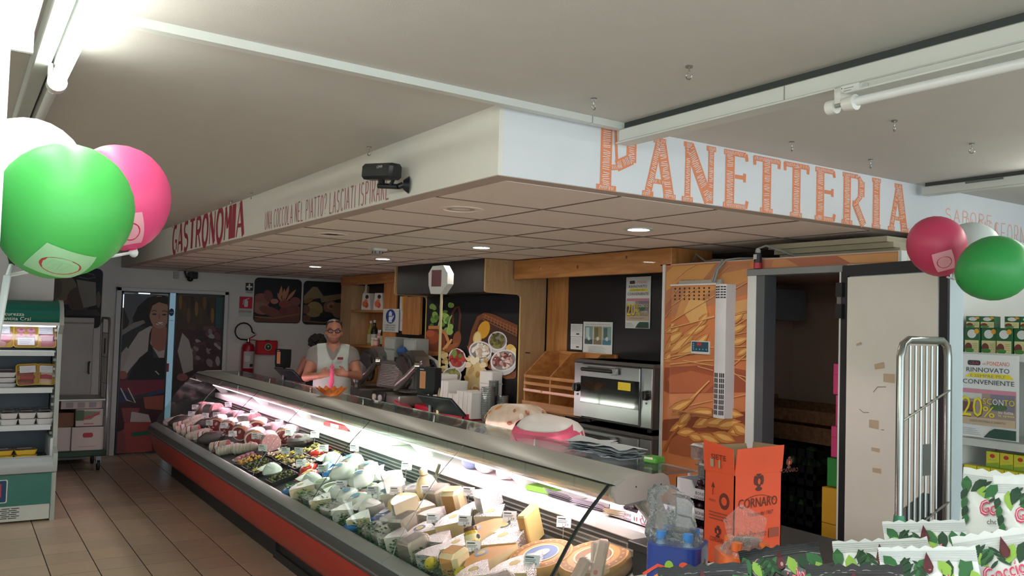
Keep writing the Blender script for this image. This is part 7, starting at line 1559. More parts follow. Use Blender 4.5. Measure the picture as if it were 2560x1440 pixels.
def rib(u, v): z = 1.31-.26*v; w = (.011+.012*math.sin(2.6*v+.2)+.004*math.sin(14*v)); a = 2*PI*u; return Vector((-.012+.01*math.sin(5*v)+w*math.cos(a)*(1+.15*math.sin(4*a+6*v)), -.375+.6*w*math.sin(a), z-1.0))
b.grid(rib, 20, 16, pkr, wrapu=True); b.build('ribbon', t, smooth=50)
b = MB(); b.blob((-.005, -.375, .325), (.018, .016, .024), pkr, 14, 10, lump=.15, seed=3); b.build('knot', t)
# ---- second person, turned away, behind the man
wom = thing('person', 'person with short black curly hair and black sleeveless top turned away', 'person', (3.72, 10.02, 0), rotz=2.3)
Z2 = 1.60
e1, e2 = (.27, .06, 1.03), (-.26, -.02, 1.02); w1, w2 = (.16, -.10, .93), (-.18, -.20, 1.05)
pr = head(0, -.01, Z2, .94)+[('cap', (0, .015, Z2-.2), (0, .02, 1.32), .048, .055, .03), ('cap', (-.14, .02, 1.30), (.14, .02, 1.30), .048, .048, .05), ('ell', (0, .02, 1.18), (.15, .105, .17), .06), ('ell', (0, .0, .98), (.135, .10, .14), .06), ('ell', (0, .03, .84), (.17, .13, .12), .05),
  ('cap', (.165, .02, 1.29), e1, .046, .036, .03), ('cap', e1, w1, .036, .024, .02), ('cap', (-.165, .02, 1.29), e2, .046, .036, .03), ('cap', e2, w2, .036, .024, .02), ('cap', (-.085, .02, .80), (-.09, 0, .44), .085, .055, .03), ('cap', (-.09, 0, .44), (-.09, .03, .08), .052, .035, .02), ('cap', (.085, .02, .80), (.09, 0, .44), .085, .055, .03), ('cap', (.09, 0, .44), (.09, .03, .08), .052, .035, .02), ('cap', (-.09, .03, .045), (-.10, -.10, .03), .036, .03, .02), ('cap', (.09, .03, .045), (.10, -.10, .03), .036, .03, .02)]
pr += hand(w1, (-.6, -.5, -.3), (.2, -.4, .8), 1, (-.6, .5, 0))+hand(w2, (.2, -.9, .2), (0, .3, .9), -1, (.6, -.5, 0))
grow('body', wom, pr, (-.36, -.40, -.02), (.40, .22, 1.66), .009, skin2)
ch = mat('hair_black_curly', '#15120f', .8, var=.3, scale=80, bump=.8, bscale=140); hp = [('ell', (0, .02, Z2-.085), (.098, .11, .10), .01)]
for i in range(70):
    q = random.Random(i+50); a = q.uniform(0, 6.28); c = q.uniform(-.5, 1); s_ = math.sqrt(1-c*c); hp.append(('ell', (.098*s_*math.cos(a), .03+.105*s_*math.sin(a), Z2-.085+.098*c), (.02, .02, .02), .008))
hp += [('-ell', (0, -.13, Z2-.13), (.075, .07, .085), .01)]
grow('hair', wom, hp, (-.16, -.14, Z2-.27), (.16, .19, Z2+.06), .006, ch)
grow('top', wom, [('cap', (-.09, .02, 1.30), (.09, .02, 1.30), .055, .055, .04), ('ell', (0, .02, 1.18), (.158, .114, .178), .06), ('ell', (0, .0, .98), (.145, .11, .15), .06), ('ell', (0, .03, .84), (.18, .14, .12), .05), ('-ell', (0, -.02, 1.40), (.08, .10, .09), .01), ('-ell', (.21, .02, 1.30), (.075, .15, .12), .02), ('-ell', (-.21, .02, 1.30), (.075, .15, .12), .02), ('-box', (0, 0, .70), (.4, .4, .1), .01)], (-.26, -.22, .74), (.26, .24, 1.40), .009, P('#17181c', .85))
grow('trousers', wom, [('cap', (-.085, .02, .80), (-.09, 0, .44), .097, .07, .03), ('cap', (-.09, 0, .44), (-.09, .03, .09), .07, .055, .02), ('cap', (.085, .02, .80), (.09, 0, .44), .097, .07, .03), ('cap', (.09, 0, .44), (.09, .03, .09), .07, .055, .02), ('ell', (0, .03, .82), (.18, .14, .10), .04)], (-.3, -.25, .02), (.3, .25, .95), .012, P('#22242b', .9))
# ================================================================ COLD ROOM with the wheat print
cw_ = mat('cold_room_white', '#c9c4bd', .5, var=.03); cin = mat('cold_room_lining', '#b59d90', .55, var=.04); jam = mat('jamb_white', '#d6d8d6', .35); jgrey = mat('jamb_grey', '#55585c', .4); lint = mat('lintel_grey', '#7d8080', .4)
t = thing('cold_room', 'walk-in cold room clad with an orange wheat print, door open', 'cold room', (4.9, 3.6, 0))
b = MB()
b.box(4.20, 3.62, 0, 4.28, 4.515, 2.25, cw_); b.box(4.20, 2.70, 0, 4.28, 3.05, 2.25, cw_); b.box(4.20, 3.05, 2.16, 4.28, 3.62, 2.25, cw_); b.build('front_wall', t, True)
b = MB(); b.box(5.56, 2.70, 0, 5.64, 4.60, 2.25, cin); b.box(4.28, 4.50, 0, 5.56, 4.56, 2.25, cin); b.box(4.28, 2.70, 0, 5.56, 2.76, 2.25, cin); b.build('inner_walls', t, True)
b = MB(); b.box(4.20, 2.70, 2.25, 5.64, 4.56, 2.257, cw_); b.box(4.28, 2.76, 2.17, 5.56, 4.50, 2.25, cin); b.build('roof', t, True)
b = MB(); b.box(4.28, 2.76, .0, 5.56, 4.50, .01, P('#6a6764')); b.build('floor_plate', t, True)
wheat = mat('wheat_print_ground', '#cc7c4a', .4, var=.35, scale=3.2)
b = MB(); b.box(4.196, 3.735, .02, 4.2, 4.50, 2.25, wheat); b.box(4.196, 2.715, 2.195, 4.2, 3.735, 2.25, wheat); pn = b.build('print_sheet', t, True)
print_on('wheat_print', pn, fxl(4.1955, 4.52), WHT, .03, .95, .782, 2.24, step=.00006); print_on('wheat_print', pn, fxl(4.1955, 4.52), WHT[-4:], .80, 2.198, 1.80, 2.245)
b = MB(); b.box(4.19, 4.50, 0, 4.24, 4.525, 2.255, jam); b.box(4.19, 2.695, 2.17, 4.24, 2.715, 2.255, jam); b.build('corner_trim', t, True)
b = MB(); b.box(4.175, 3.665, 0, 4.2, 3.735, 2.165, jam, .004); b.build('jamb', t, True); b = MB(); b.box(4.18, 3.60, 0, 4.285, 3.664, 2.16, jgrey); b.build('jamb_reveal', t, True)
b = MB(); b.box(4.17, 3.03, 0, 4.285, 3.062, 2.165, jam, .004); b.build('jamb', t, True); b = MB(); b.box(4.168, 3.03, 2.15, 4.285, 3.735, 2.192, lint, .003); b.build('lintel', t, True)
# open door leaf
H_ = Vector((4.185, 3.05, 0)); u = Vector((-.233, -.972, 0)); lf = Fr(H_, u, (0, 0, 1)); W_ = .745
def onleaf(b, a0, z0, a1, z1, d0, d1, m): b.prism([(a0, z0), (a1, z0), (a1, z1), (a0, z1)], lf, d0, d1, m)
dt = thing('cold_room_door', 'open white cold room door leaf with black gasket and worn tape marks', 'door', (4.1, 2.7, 0))
b = MB(); onleaf(b, 0, .05, W_, 2.185, -.085, 0, mat('leaf_edge', '#b4c3c8', .4)); lo_ = b.build('leaf', dt, True)  # bluish light along the edge is put into the leaf colour
b = MB(); gk_ = P('#16191f', .5); [onleaf(b, *q, 0, .014, gk_) for q in ((0, .05, .055, 2.185), (W_-.05, .05, W_, 2.185), (.055, 2.125, W_-.05, 2.185), (.055, .05, W_-.05, .11))]; b.build('gasket', lo_, True)
b = MB(); onleaf(b, .062, .115, W_-.056, 2.118, 0, .018, mat('leaf_panel', '#e6e3da', .5, var=.03)); ip = b.build('inner_panel', lo_, True)
fi = Fr(lf.p(0, 0, .0181), lf.u, lf.v); b = MB(); tp = P('#c4b096')
for (a, z, w, h, an) in ((.24, 1.31, .07, .045, 0), (.26, 1.19, .06, .02, 0), (.27, 1.08, .06, .024, .05), (.34, 1.56, .08, .045, 0), (.28, 1.62, .07, .03, .2), (.14, 1.74, .04, .012, .3)): b.flat([fi_ for fi_ in [(a+x*w*math.cos(an)-y*h*math.sin(an), z+x*w*math.sin(an)+y*h*math.cos(an)) for x, y in ((0, 0), (1, -.05), (1, 1), (0, .95))]], fi, tp)
for pts in ([(.17, 1.40), (.20, 1.385), (.24, 1.39)], [(.27, 1.50), (.30, 1.53), (.36, 1.535)], [(.33, 1.31), (.35, 1.31)]): b.stroke(fi, pts, .004, P('#8d8882'))
b.build('tape_marks', ip, True)
for z in (1.99, .45): b = MB(); onleaf(b, -.02, z-.10, .03, z-.02, .0, .03, P('#17181b', .4)); onleaf(b, -.02, z+.02, .03, z+.10, .0, .03, P('#17181b', .4)); onleaf(b, -.015, z-.02, .02, z+.02, .005, .025, steel); b.build('hinge', dt, True)
b = MB(); onleaf(b, .52, 2.185, .60, 2.225, -.06, -.02, P('#8f9488')); b.build('latch_keeper', dt, True)
# refrigeration unit on the wheat wall
t = thing('refrigeration_unit', 'slim wall refrigeration unit with white vented cover and control panel', 'cooling unit', (4.16, 4.1, 1.2))
b = MB(); b.box(4.125, 3.95, 1.25, 4.195, 4.36, 2.10, wheat); ub = b.build('printed_case', t, True)
print_on('wheat_print', ub, Fr((4.1245, 4.52, 0), (0, -1, 0), (0, 0, 1)), WHT[:-4], .165, 1.26, .565, 2.09, step=.00006)
b = MB(); b.box(4.12, 3.945, 2.098, 4.195, 4.37, 2.108, jam); b.box(4.17, 3.95, 2.108, 4.195, 4.34, 2.135, P('#a9a89e')); b.build('top_flange', t, True)
b = MB(); b.prism([(4.195, 3.845), (4.12, 3.855), (4.105, 3.895), (4.12, 3.948), (4.195, 3.948)], Fr((0, 0, 1.245), (1, 0, 0), (0, 1, 0)), 0, .855, mat('unit_white', '#d0cfd2', .35)); uc = b.build('cover', t, True)
f1 = Fr((4.1195, 3.948, 1.245), (-.015/.055, -.053/.055, 0), (0, 0, 1)); f2 = Fr((4.1045, 3.895, 1.245), (.015/.043, -.04/.043, 0), (0, 0, 1)); vb = P('#2a2a2c')
for fr_, w in ((f1, .055), (f2, .043)):
    b = MB()
    for k in range(3):
        for i in range(8): b.rect(fr_, w*(.12+.28*k), .02+.034*i, w*(.32+.28*k), .048+.034*i, vb, d=.0008)
    for i in range(5):
        for k in range(2): b.rect(fr_, w*(.08+.46*k), .765+.017*i, w*(.46+.46*k), .774+.017*i, vb, d=.0008)
    b.build('vents', uc, True)['kind'] = 'stuff'
b = MB(); f_ = fxl(4.1225, 4.36)
for i in range(8):
    for j in range(4): b.prism(rrect(.03+.045*i, 2.0+.024*j, .044+.045*i, 2.012+.024*j, .003), f_, 0, .0006, vb)
b.build('punched_holes', ub, True)['kind'] = 'stuff'
b = MB(); b.box(4.116, 3.99, 1.645, 4.126, 4.155, 1.73, P('#c9cfd2')); cp = b.build('control_panel', t, True); b = MB(); f_ = fxl(4.1158, 4.155); b.rect(f_, .008, .0+1.66, .157, 1.724, P('#2f4a5a', .3)); b.rect(f_, .055, 1.70, .095, 1.72, mat('led_red', '#8c1e24', .3, emit=.4)); [b.disc(f_, .05+.03*i, 1.675, .006, .005, P('#4fa3d0')) for i in range(4)]; [b.rect(f_, .02, 1.672+.012*i, .03, 1.678+.012*i, P('#7fb6cc')) for i in range(4)]; b.build('buttons', cp, True)['kind'] = 'stuff'
t = thing('power_switch', 'black and red plug connector above the cold room lintel', 'connector', (4.18, 3.65, 2.19))
b = MB(); b.cyl((4.17, 3.648, 2.193), (4.17, 3.648, 2.228), .026, n=12, m=P('#b0263c', .4)); b.build('red_collar', t, True); b = MB(); b.cyl((4.17, 3.648, 2.228), (4.17, 3.648, 2.29), .024, n=12, m=P('#1a1b1e', .4)); b.box(4.142, 3.638, 2.25, 4.148, 3.66, 2.28, P('#c9c9c9')); b.build('body', t, True); b = MB(); b.lathe([(.018, 0), (.016, .02), (.009, .03), (0, .03)], P('#b9b9b4'), 10, c=(4.17, 3.648, 2.29)); b.build('gland', t, True)
t = thing('cable_bundle', 'grey cables running over the cold room top to the unit', 'cable', (4.2, 3.9, 2.26))
gcab = P('#8c8e8c', .5)
for pts in ([(4.17, 3.648, 2.318), (4.19, 3.60, 2.335), (4.24, 3.52, 2.30), (4.3, 3.45, 2.264)], [(4.15, 3.99, 2.12), (4.16, 3.97, 2.20), (4.19, 3.93, 2.262), (4.24, 3.86, 2.272), (4.4, 3.6, 2.268)], [(4.16, 4.02, 2.12), (4.175, 4.0, 2.20), (4.20, 3.97, 2.264), (4.30, 4.15, 2.28), (4.45, 4.35, 2.27)], [(4.4, 4.45, 2.266), (4.32, 4.33, 2.33), (4.28, 4.2, 2.27), (4.26, 4.0, 2.27)]): b = MB(); b.tube(pts, .007, gcab, 8); b.build('cable', t, True)
for k in range(3):
    t = thing('insulating_panel', ('lowest', 'middle', 'topmost')[k]+' pale insulating board in the pile on the cold room roof', 'board', (4.9, 3.3, 2.2575+.031*k), group='boards on the cold room roof'); dx = .03*k
    b = MB(); b.box(4.34-dx, 2.80+.02*k, 2.2575+.031*k, 5.45, 3.62+.02*k, 2.2865+.031*k, mat('board_edge', '#b3ab92', .7, var=.1)); b.build('core', t, True); b = MB(); b.box(4.341-dx, 2.801+.02*k, 2.2865+.031*k, 5.449, 3.619+.02*k, 2.2877+.031*k, P('#c9c8c0')); b.build('facing', t, True)
# inside the cold room
t = thing('evaporator', 'dark finned cooler unit high inside the cold room', 'cooling unit', (5.1, 4.25, 1.88))
b = MB(); b.box(4.80, 4.15, 1.89, 5.28, 4.49, 2.12, P('#6d7378', .4), .006); ev = b.build('casing', t, True); b = MB(); b.box(4.796, 4.18, 1.91, 4.80, 4.47, 2.10, P('#23282d')); b.build('grille', ev, True)
for i in range(8): b = MB(); b.box(4.792, 4.18, 1.92+.023*i, 4.797, 4.47, 1.926+.023*i, P('#4a5258')); b.build('fin', ev, True)
b = MB(); b.box(5.0, 4.3, 2.12, 5.1, 4.4, 2.17, P('#6d7378')); b.build('bracket', t, True)
wd = wood('crate_wood', '#8a6344', '#6a4830', .7, 3)
t = thing('wooden_crate', 'long rough wooden crate lying across the dark crates', 'crate', (5.0, 3.95, 1.08))
for z, x in ((1.085, 4.90), (1.19, 4.92)): b = MB(); b.box(x, 3.6, z, x+.02, 4.45, z+.085, wd); b.build('plank', t, True)
b = MB(); b.box(5.3, 3.6, 1.085, 5.32, 4.45, 1.30, wd); b.build('plank', t, True); b = MB(); b.box(4.9, 4.43, 1.085, 5.32, 4.45, 1.33, wd); b.build('end_board', t, True); b = MB(); b.box(4.9, 3.6, 1.06, 5.32, 4.45, 1.084, wd); b.build('bottom', t, True)
dkc = mat('crate_black', '#171c1c', .5, var=.2)
k = 0
for (x0, y0) in ((4.72, 3.62), (4.72, 4.06)):
    for j in range(4):
        z0 = .012+.262*j; yb_ = y0; t = thing('vegetable_crate', ('bottom', 'second', 'third', 'top')[j]+' black vegetable crate in the stack '+('beside the pink boxes' if y0 < 4 else 'by the lining wall'), 'crate', (x0+.3, y0+.2, z0), group='black crates in the cold room')
        b = MB(); x1, y1 = x0+.58, y0+.38; b.box(x0, y0, z0, x1, y1, z0+.012, dkc)
        for zz in (.0, .09, .19): b.box(x0, y0, z0+zz, x0+.012, y1, z0+zz+.05, dkc); b.box(x1-.012, y0, z0+zz, x1, y1, z0+zz+.05, dkc); b.box(x0, y0, z0+zz, x1, y0+.012, z0+zz+.05, dkc); b.box(x0, y1-.012, z0+zz, x1, y1, z0+zz+.05, dkc)
        for i in range(6): yy = y0+.005+.07*i; b.box(x0, yy, z0, x0+.014, yy+.015, z0+.24, dkc)
        b.build('crate', t, True)
        q = random.Random(k); k += 1; b = MB()
        for i in range(16): b.blob((x0+q.uniform(.07, .5), y0+q.uniform(.06, .32), z0+q.uniform(.07, .19)), (.055, .05, .05), mat('greens_%d' % (i % 3), ('#3c5230', '#556a3a', '#2c4028')[i % 3], .6, var=.3, scale=30), 8, 6)
        b.build('vegetables', t, True)['kind'] = 'stuff'
pkb = mat('box_magenta', '#d6417f', .6); gn = mat('box_green', '#2c8a3a', .6); yl_ = mat('box_yellow', '#d9a52c', .6)
for j in range(3):
    z0 = 1.055+.19*j; dx = (0, .03, .01)[j]; t = thing('pink_box', ('lowest', 'middle', 'topmost')[j]+' magenta fruit box in the stack behind the door jamb', 'box', (4.75, 3.2, z0), group='magenta fruit boxes')
    b = MB(); b.box(4.52, 2.95, z0, 4.90, 3.36-dx, z0+.186, pkb, .002); o = b.build('box', t, True); b = MB(); b.box(4.519, 2.96, z0+.12, 4.521, 3.355-dx, z0+.123, P('#a82c60')); b.build('flap_line', o, True)
t = thing('green_box', 'bright green fruit box under the magenta ones', 'box', (4.72, 3.2, .88)); b = MB(); b.box(4.50, 2.95, .88, 4.90, 3.37, 1.05, gn, .002); o = b.build('box', t, True); b = MB(); f_ = fxl(4.4995, 3.37); b.prism(rrect(.28, 1.0, .42, 1.05, .01), f_, .0005, .001, P('#4a3a30')); b.disc(f_, .20, .92, .02, .012, P('#cfe3cf')); b.build('print', o, True)
for j in range(4):
    z0 = .012+.216*j; t = thing('yellow_box', ('bottom', 'second', 'third', 'top')[j]+' yellow fruit box with a red berry print under the green one', 'box', (4.72, 3.2, z0), group='yellow fruit boxes'); b = MB(); b.box(4.48, 2.95, z0, 4.90, 3.39, z0+.213, yl_, .002); o = b.build('box', t, True)
    b = MB(); f_ = fxl(4.4795, 3.39); b.prism(rrect(.17, z0+.16, .36, z0+.212, .015), f_, .0005, .001, P('#4a3020')); b.disc(f_, .21, z0+.085, .045, .05, P('#b8302e')); b.flat([(.185, z0+.13), (.21, z0+.165), (.235, z0+.13)], f_, P('#3a7a3a')); b.disc(f_, .20, z0+.03, .03, .014, P('#efe6d8')); b.build('print', o, True)

# ================================================================ RIGHT WALL: shelving
b = MB(); b.box(5.18, -3.2, 0, 5.24, 2.66, 1.74, white_wall); b.build('wall_shelves', kind='structure')
b = MB(); b.box(4.46, 2.67, 0, 6.1, 2.692, 2.385, white_wall); b.build('wall_side', kind='structure')
t = thing('shelf_rack', 'white gondola shelving with tea boxes beyond the cold room door', 'shelf unit', (4.9, 2.0, 0)); shm = mat('gondola_white', '#c4c6c0', .45)
for z in (.35, .74, 1.02, 1.25, 1.72): b = MB(); b.box(4.71, .9, z-.03, 5.14, 2.66, z, shm, .003); s_ = b.build('shelf', t, True); b = MB(); b.box(4.7, .9, z-.036, 4.712, 2.66, z+.004, shm); b.build('shelf_lip', s_, True)
b = MB(); b.box(5.13, .9, 0, 5.148, 2.66, 1.72, shm); b.build('back_panel', t, True); b = MB(); b.box(4.72, .9, 0, 5.13, 2.66, .1, shm); b.build('base', t, True)
for y in (.9, 2.64): b = MB(); b.box(5.08, y, 0, 5.13, y+.02, 1.72, shm); b.build('upright', t, True)
promo_t = sheet('sale_poster', 'sale poster with yellow 20 hung on the white gondola shelves', 4.694, 2.665, 1.265, 2.345, 1.715, promo, 'poster', '#dfe0e0')
def pack(name, label, loc, w, d, h, m, fn, grp):
    o = thing(name, label, 'box', loc, 0, grp); b = MB(); b.box(0, -w/2, 0, d, w/2, h, m, .001); c = b.build('carton', o); b = MB(); fn(b, Fr((-.0005, w/2, 0), (0, -1, 0), (0, 0, 1)), w, h); b.build('print', c); return o
def tea(b, f_, w, h): b.rect(f_, w*.04, 0, w*.96, h*.5, P('#c9c08e')); b.disc(f_, w*.5, h*.75, w*.3, h*.17, P('#c9cbc8')); b.disc(f_, w*.82, h*.85, w*.16, h*.1, P('#d6962e')); b.disc(f_, w*.28, h*.22, w*.24, h*.18, P('#6a2f28')); b.disc(f_, w*.35, h*.1, w*.3, h*.09, P('#3f7a34')); [b.rect(f_, w*.55, h*(.15+.07*i), w*.88, h*(.17+.07*i), P('#9a9468')) for i in range(4)]
teag = mat('tea_green', '#1f5a34', .35)
gt_ = 'herbal tea boxes on the gondola top'
p0 = None
for i in range(12):
    y = 2.612-.087*i; l = 'green herbal tea box standing in the front row above the sale poster'
    p0 = pack('tea_box', l, (4.725, y, 1.7205), .083, .07, .14, teag, tea, gt_) if p0 is None else p0
    if i: dup(p0, (4.725+.01*(i % 2), y, 1.7205), 0, l, gt_)
for i, y in enumerate((2.61, 2.53, 2.40, 2.32, 2.2)): pack('tea_box', 'small green tea box laid on top of the front row, '+('end one', 'next to the end one', 'beyond the gap', 'second beyond the gap', 'third beyond the gap')[i], (4.73, y, 1.861), .078, .06, .062, teag, tea, gt_)
yt = mat('tea_yellow', '#d8cf3a', .4)
def ytea(b, f_, w, h): b.disc(f_, w*.5, h*.72, w*.2, h*.13, P('#c2402f')); b.rect(f_, w*.2, h*.45, w*.8, h*.5, P('#b9c06a')); b.flat([(0, 0), (w, 0), (w, h*.35), (0, h*.2)], f_, P('#8fae3a'))
p1 = None
for row, (z, x, y0, n) in enumerate(((1.0205, 4.73, 2.62, 9), (1.105, 4.77, 2.52, 7))):
    for i in range(n):
        l = ('yellow tea packet in the front row on the gondola shelf', 'yellow tea packet in the raised rear row on the gondola shelf')[row]; loc = (x, y0-.073*i, z)
        if p1 is None: p1 = pack('tea_packet', l, loc, .068, .06, .083, yt, ytea, 'yellow tea packets')
        else: dup(p1, loc, 0, l, 'yellow tea packets')
p2 = None
for i in range(10):
    for j in range(2):
        l = ('lower', 'upper')[j]+' yellow and dark coffee box on the low gondola shelf'; loc = (4.73, 2.61-.094*i, .7405+.10*j)
        if p2 is None: p2 = pack('coffee_box', l, loc, .09, .08, .097, mat('coffee_yellow', '#c9a22c', .4), lambda b, f_, w, h: (b.rect(f_, 0, h*.7, w, h, P('#3a3a3a')), b.disc(f_, w*.5, h*.3, w*.36, h*.18, P('#c9805a')), b.rect(f_, w*.15, h*.5, w*.85, h*.58, P('#8f2f2a'))), 'coffee boxes')
        else: dup(p2, loc, 0, l, 'coffee boxes')
# roll cage side beside the door
t = thing('roll_cage', 'empty galvanised roll cage standing before the open cold room door', 'trolley', (3.7, 2.0, 0)); zb = mat('bright_zinc', '#a3a8a4', .22, metal=.9)
XA, XB, YA = 3.50, 3.87, 2.25
b = MB(); b.tube([(XA, YA, .12), (XA, YA, 1.71), (XA+.02, YA, 1.765), (XA+.06, YA, 1.785), (XB-.05, YA, 1.785), (XB-.01, YA, 1.76), (XB, YA, 1.71), (XB, YA, .12)], .0175, zb, 12); b.build('frame_tube', t, True)
for i in range(6): x = XA+.07+.042*i; b = MB(); b.tube([(x, YA, .16), (x, YA, 1.76)], .006, zb, 6); b.build('upright_wire', t, True)
for z in (.5, .92, 1.43): b = MB(); b.tube([(XA, YA-.012, z), (XB, YA-.012, z+.13)], .005, zb, 6); b.build('cross_wire', t, True)
b = MB(); b.box(XA+.16, YA-.012, 1.18, XA+.22, YA-.006, 1.32, zb); b.build('tag_plate', t, True)
b = MB(); b.prism([(XA+.02, .88), (XA+.10, .86), (XA+.24, .83), (XA+.25, 1.09), (XA+.20, 1.10), (XA+.04, 1.04)], Fr((0, YA+.012, 0), (1, 0, 0), (0, 0, 1)), 0, .006, zinc); b.build('latch_plate', t, True)
b = MB(); b.tube([(XA, YA-.02, 1.0), (XA+.024, YA-.016, .985), (XA+.035, YA-.02, .90), (XA+.05, YA-.03, .80)], .008, mat('green_strap', '#4f9a78', .6), 8); b.lathe([(.021, -.03), (.024, 0), (.021, .03)], MATS['green_strap'], 12, c=(XA, YA, .99)); b.build('green_tie', t, True)
b = MB(); b.box(XA-.02, 1.75, .10, XB+.02, YA+.02, .16, zinc, .005); b.build('base', t, True)
for (x, y) in ((XA+.04, 1.8), (XB-.04, 1.8), (XA+.04, YA-.04), (XB-.04, YA-.04)): b = MB(); b.cyl((x-.015, y, .05), (x+.015, y, .05), .05, n=12, m=P('#2a2a2a')); b.build('castor', t, True)

# ================================================================ NEAR END OF THE COUNTER: fruit cartons, orange box
t = thing('produce_table', 'dark table beyond the counter end carrying fruit cartons', 'table', (2.9, 2.5, 0)); dkt = P('#3a3633')
b = MB(); b.box(2.45, 2.18, .865, 3.3, 2.825, .90, dkt, .004); b.build('top', t, True)
for (x, y) in ((2.49, 2.22), (3.26, 2.22), (2.49, 2.78), (3.26, 2.78)): b = MB(); b.box(x-.025, y-.025, 0, x+.025, y+.025, .865, dkt); b.build('leg', t, True)
wcard = mat('fruit_carton_white', '#d8d4dc', .6, var=.03); rl, gl2 = P('#c2425c'), P('#2f8a52')
def fruit_carton(label, x0, y1, z0, L, H, DP=.25, grp='white fruit cartons near the counter end'):
    t = thing('fruit_carton', label, 'carton', (x0+DP/2, y1-L/2, z0), group=grp); f_ = fxl(x0, y1); b = MB()
    b.prism([(0, z0), (L, z0), (L, z0+H), (L*.72, z0+H), (L*.66, z0+H*.62), (L*.34, z0+H*.62), (L*.28, z0+H), (0, z0+H)], f_, -.008, 0, wcard); b.prism([(0, z0), (L, z0), (L, z0+H), (0, z0+H)], f_, -DP, -DP+.008, wcard)
    b.box(x0, y1-L, z0, x0+DP, y1, z0+.006, wcard); b.box(x0, y1-.006, z0, x0+DP, y1, z0+H, wcard); b.box(x0, y1-L, z0, x0+DP, y1-L+.006, z0+H, wcard); o = b.build('carton', t, True)
    b = MB(); g_ = fxl(x0-.0005, y1); c = L*.84
    b.stroke(g_, [(c-.02, z0+H*.62), (c, z0+H*.2), (c+.018, z0+H*.72)], .0045, P('#3a3a40')); b.stroke(g_, [(c+.004, z0+H*.5), (c+.012, z0+H*.8), (c+.028, z0+H*.88)], .006, gl2); b.stroke(g_, [(c-.012, z0+H*.5), (c-.03, z0+H*.35), (c-.02, z0+H*.15), (c+.02, z0+H*.14)], .004, rl)
    b.rect(g_, L*.60, z0+H*.2, L*.618, z0+H*.42, P('#2f7a4a')); b.rect(g_, L*.655, z0+H*.2, L*.673, z0+H*.42, P('#c9485c')); b.text('BONE', g_, L*.38, z0+H*.32, L*.16, H*.17, P('#5a3050')); b.text('DONNE', g_, L*.36, z0+H*.08, L*.18, H*.17, P('#5a3050')); b.build('print', o, True)
    b = MB(); q = random.Random(label)
    for i in range(60): b.blob((x0+q.uniform(.03, DP-.03), y1-q.uniform(.03, L-.03), z0+q.uniform(.02, H*.72)), (.014, .014, .015), mat('grape_%d' % (i % 3), ('#43263a', '#5a3040', '#35202e')[i % 3], .2, coat=.4), 8, 6)
    b.build('grapes', t, True)['kind'] = 'stuff'
for j in range(3): fruit_carton(('bottom', 'middle', 'top')[j]+' white fruit carton of the stack on the dark table', 2.72, 2.82, .901+.083*j, .32, .081)
fruit_carton('white grape carton lying on the counter ledge behind the end strut', 2.655, 3.20, .906, .30, .081, .17)
pcl = film('punnet_plastic', '#eef2f0', .5, .06, .08, bump=.4, bscale=40)
def punnet(label, x, y, z, rz, cols, r):
    t = thing('berry_punnet', label, 'punnet', (x, y, z), rz, 'berry punnets on the cartons'); b = MB(); q = random.Random(label)
    for i in range(34): b.blob((q.uniform(-.06, .06), q.uniform(-.045, .045), q.uniform(.015, .055)), (r, r, r*1.1), mat('berry_'+cols[i % len(cols)][1:], cols[i % len(cols)], .4, var=.1, bump=.4, bscale=150), 8, 6)
    b.build('berries', t)['kind'] = 'stuff'
    b = MB(); b.box(-.08, -.06, 0, .08, .06, .072, pcl, .012); b.build('box', t); b = MB(); b.box(-.084, -.064, .060, .084, .064, .064, pcl); b.box(-.03, -.02, .0725, .03, .02, .0735, P('#c9cdc8')); b.build('lid', t)
RB, SB = ['#b03048', '#8f2438', '#c04058'], ['#5a2838', '#43202e', '#6a3040']
punnet('punnet of red raspberries on top of the carton stack', 2.85, 2.74, 1.221, 1.4, RB, .015); punnet('punnet of red berries with a blue tag beside the orange box', 2.83, 2.57, 1.205, 1.5, RB, .017); punnet('clear punnet of dark berries under the raspberries', 2.82, 2.66, 1.148, 1.5, SB, .014); punnet('dark berry punnet at the back of the carton stack', 2.92, 2.77, 1.149, 1.3, SB, .014); punnet('dark berry punnet behind the tagged one', 2.91, 2.58, 1.149, 1.4, SB, .014)
t = thing('leaflet_stack', 'flat dark trays and white sheets behind the canopy end', 'trays', (3.02, 2.98, .901)); b = MB(); b.box(2.88, 2.87, .901, 3.14, 3.14, .93, P('#2c2c2e')); b.build('tray', t, True); b = MB(); b.box(2.90, 2.89, .93, 3.10, 3.12, .936, P('#d2d0cc')); b.build('sheets', t, True)
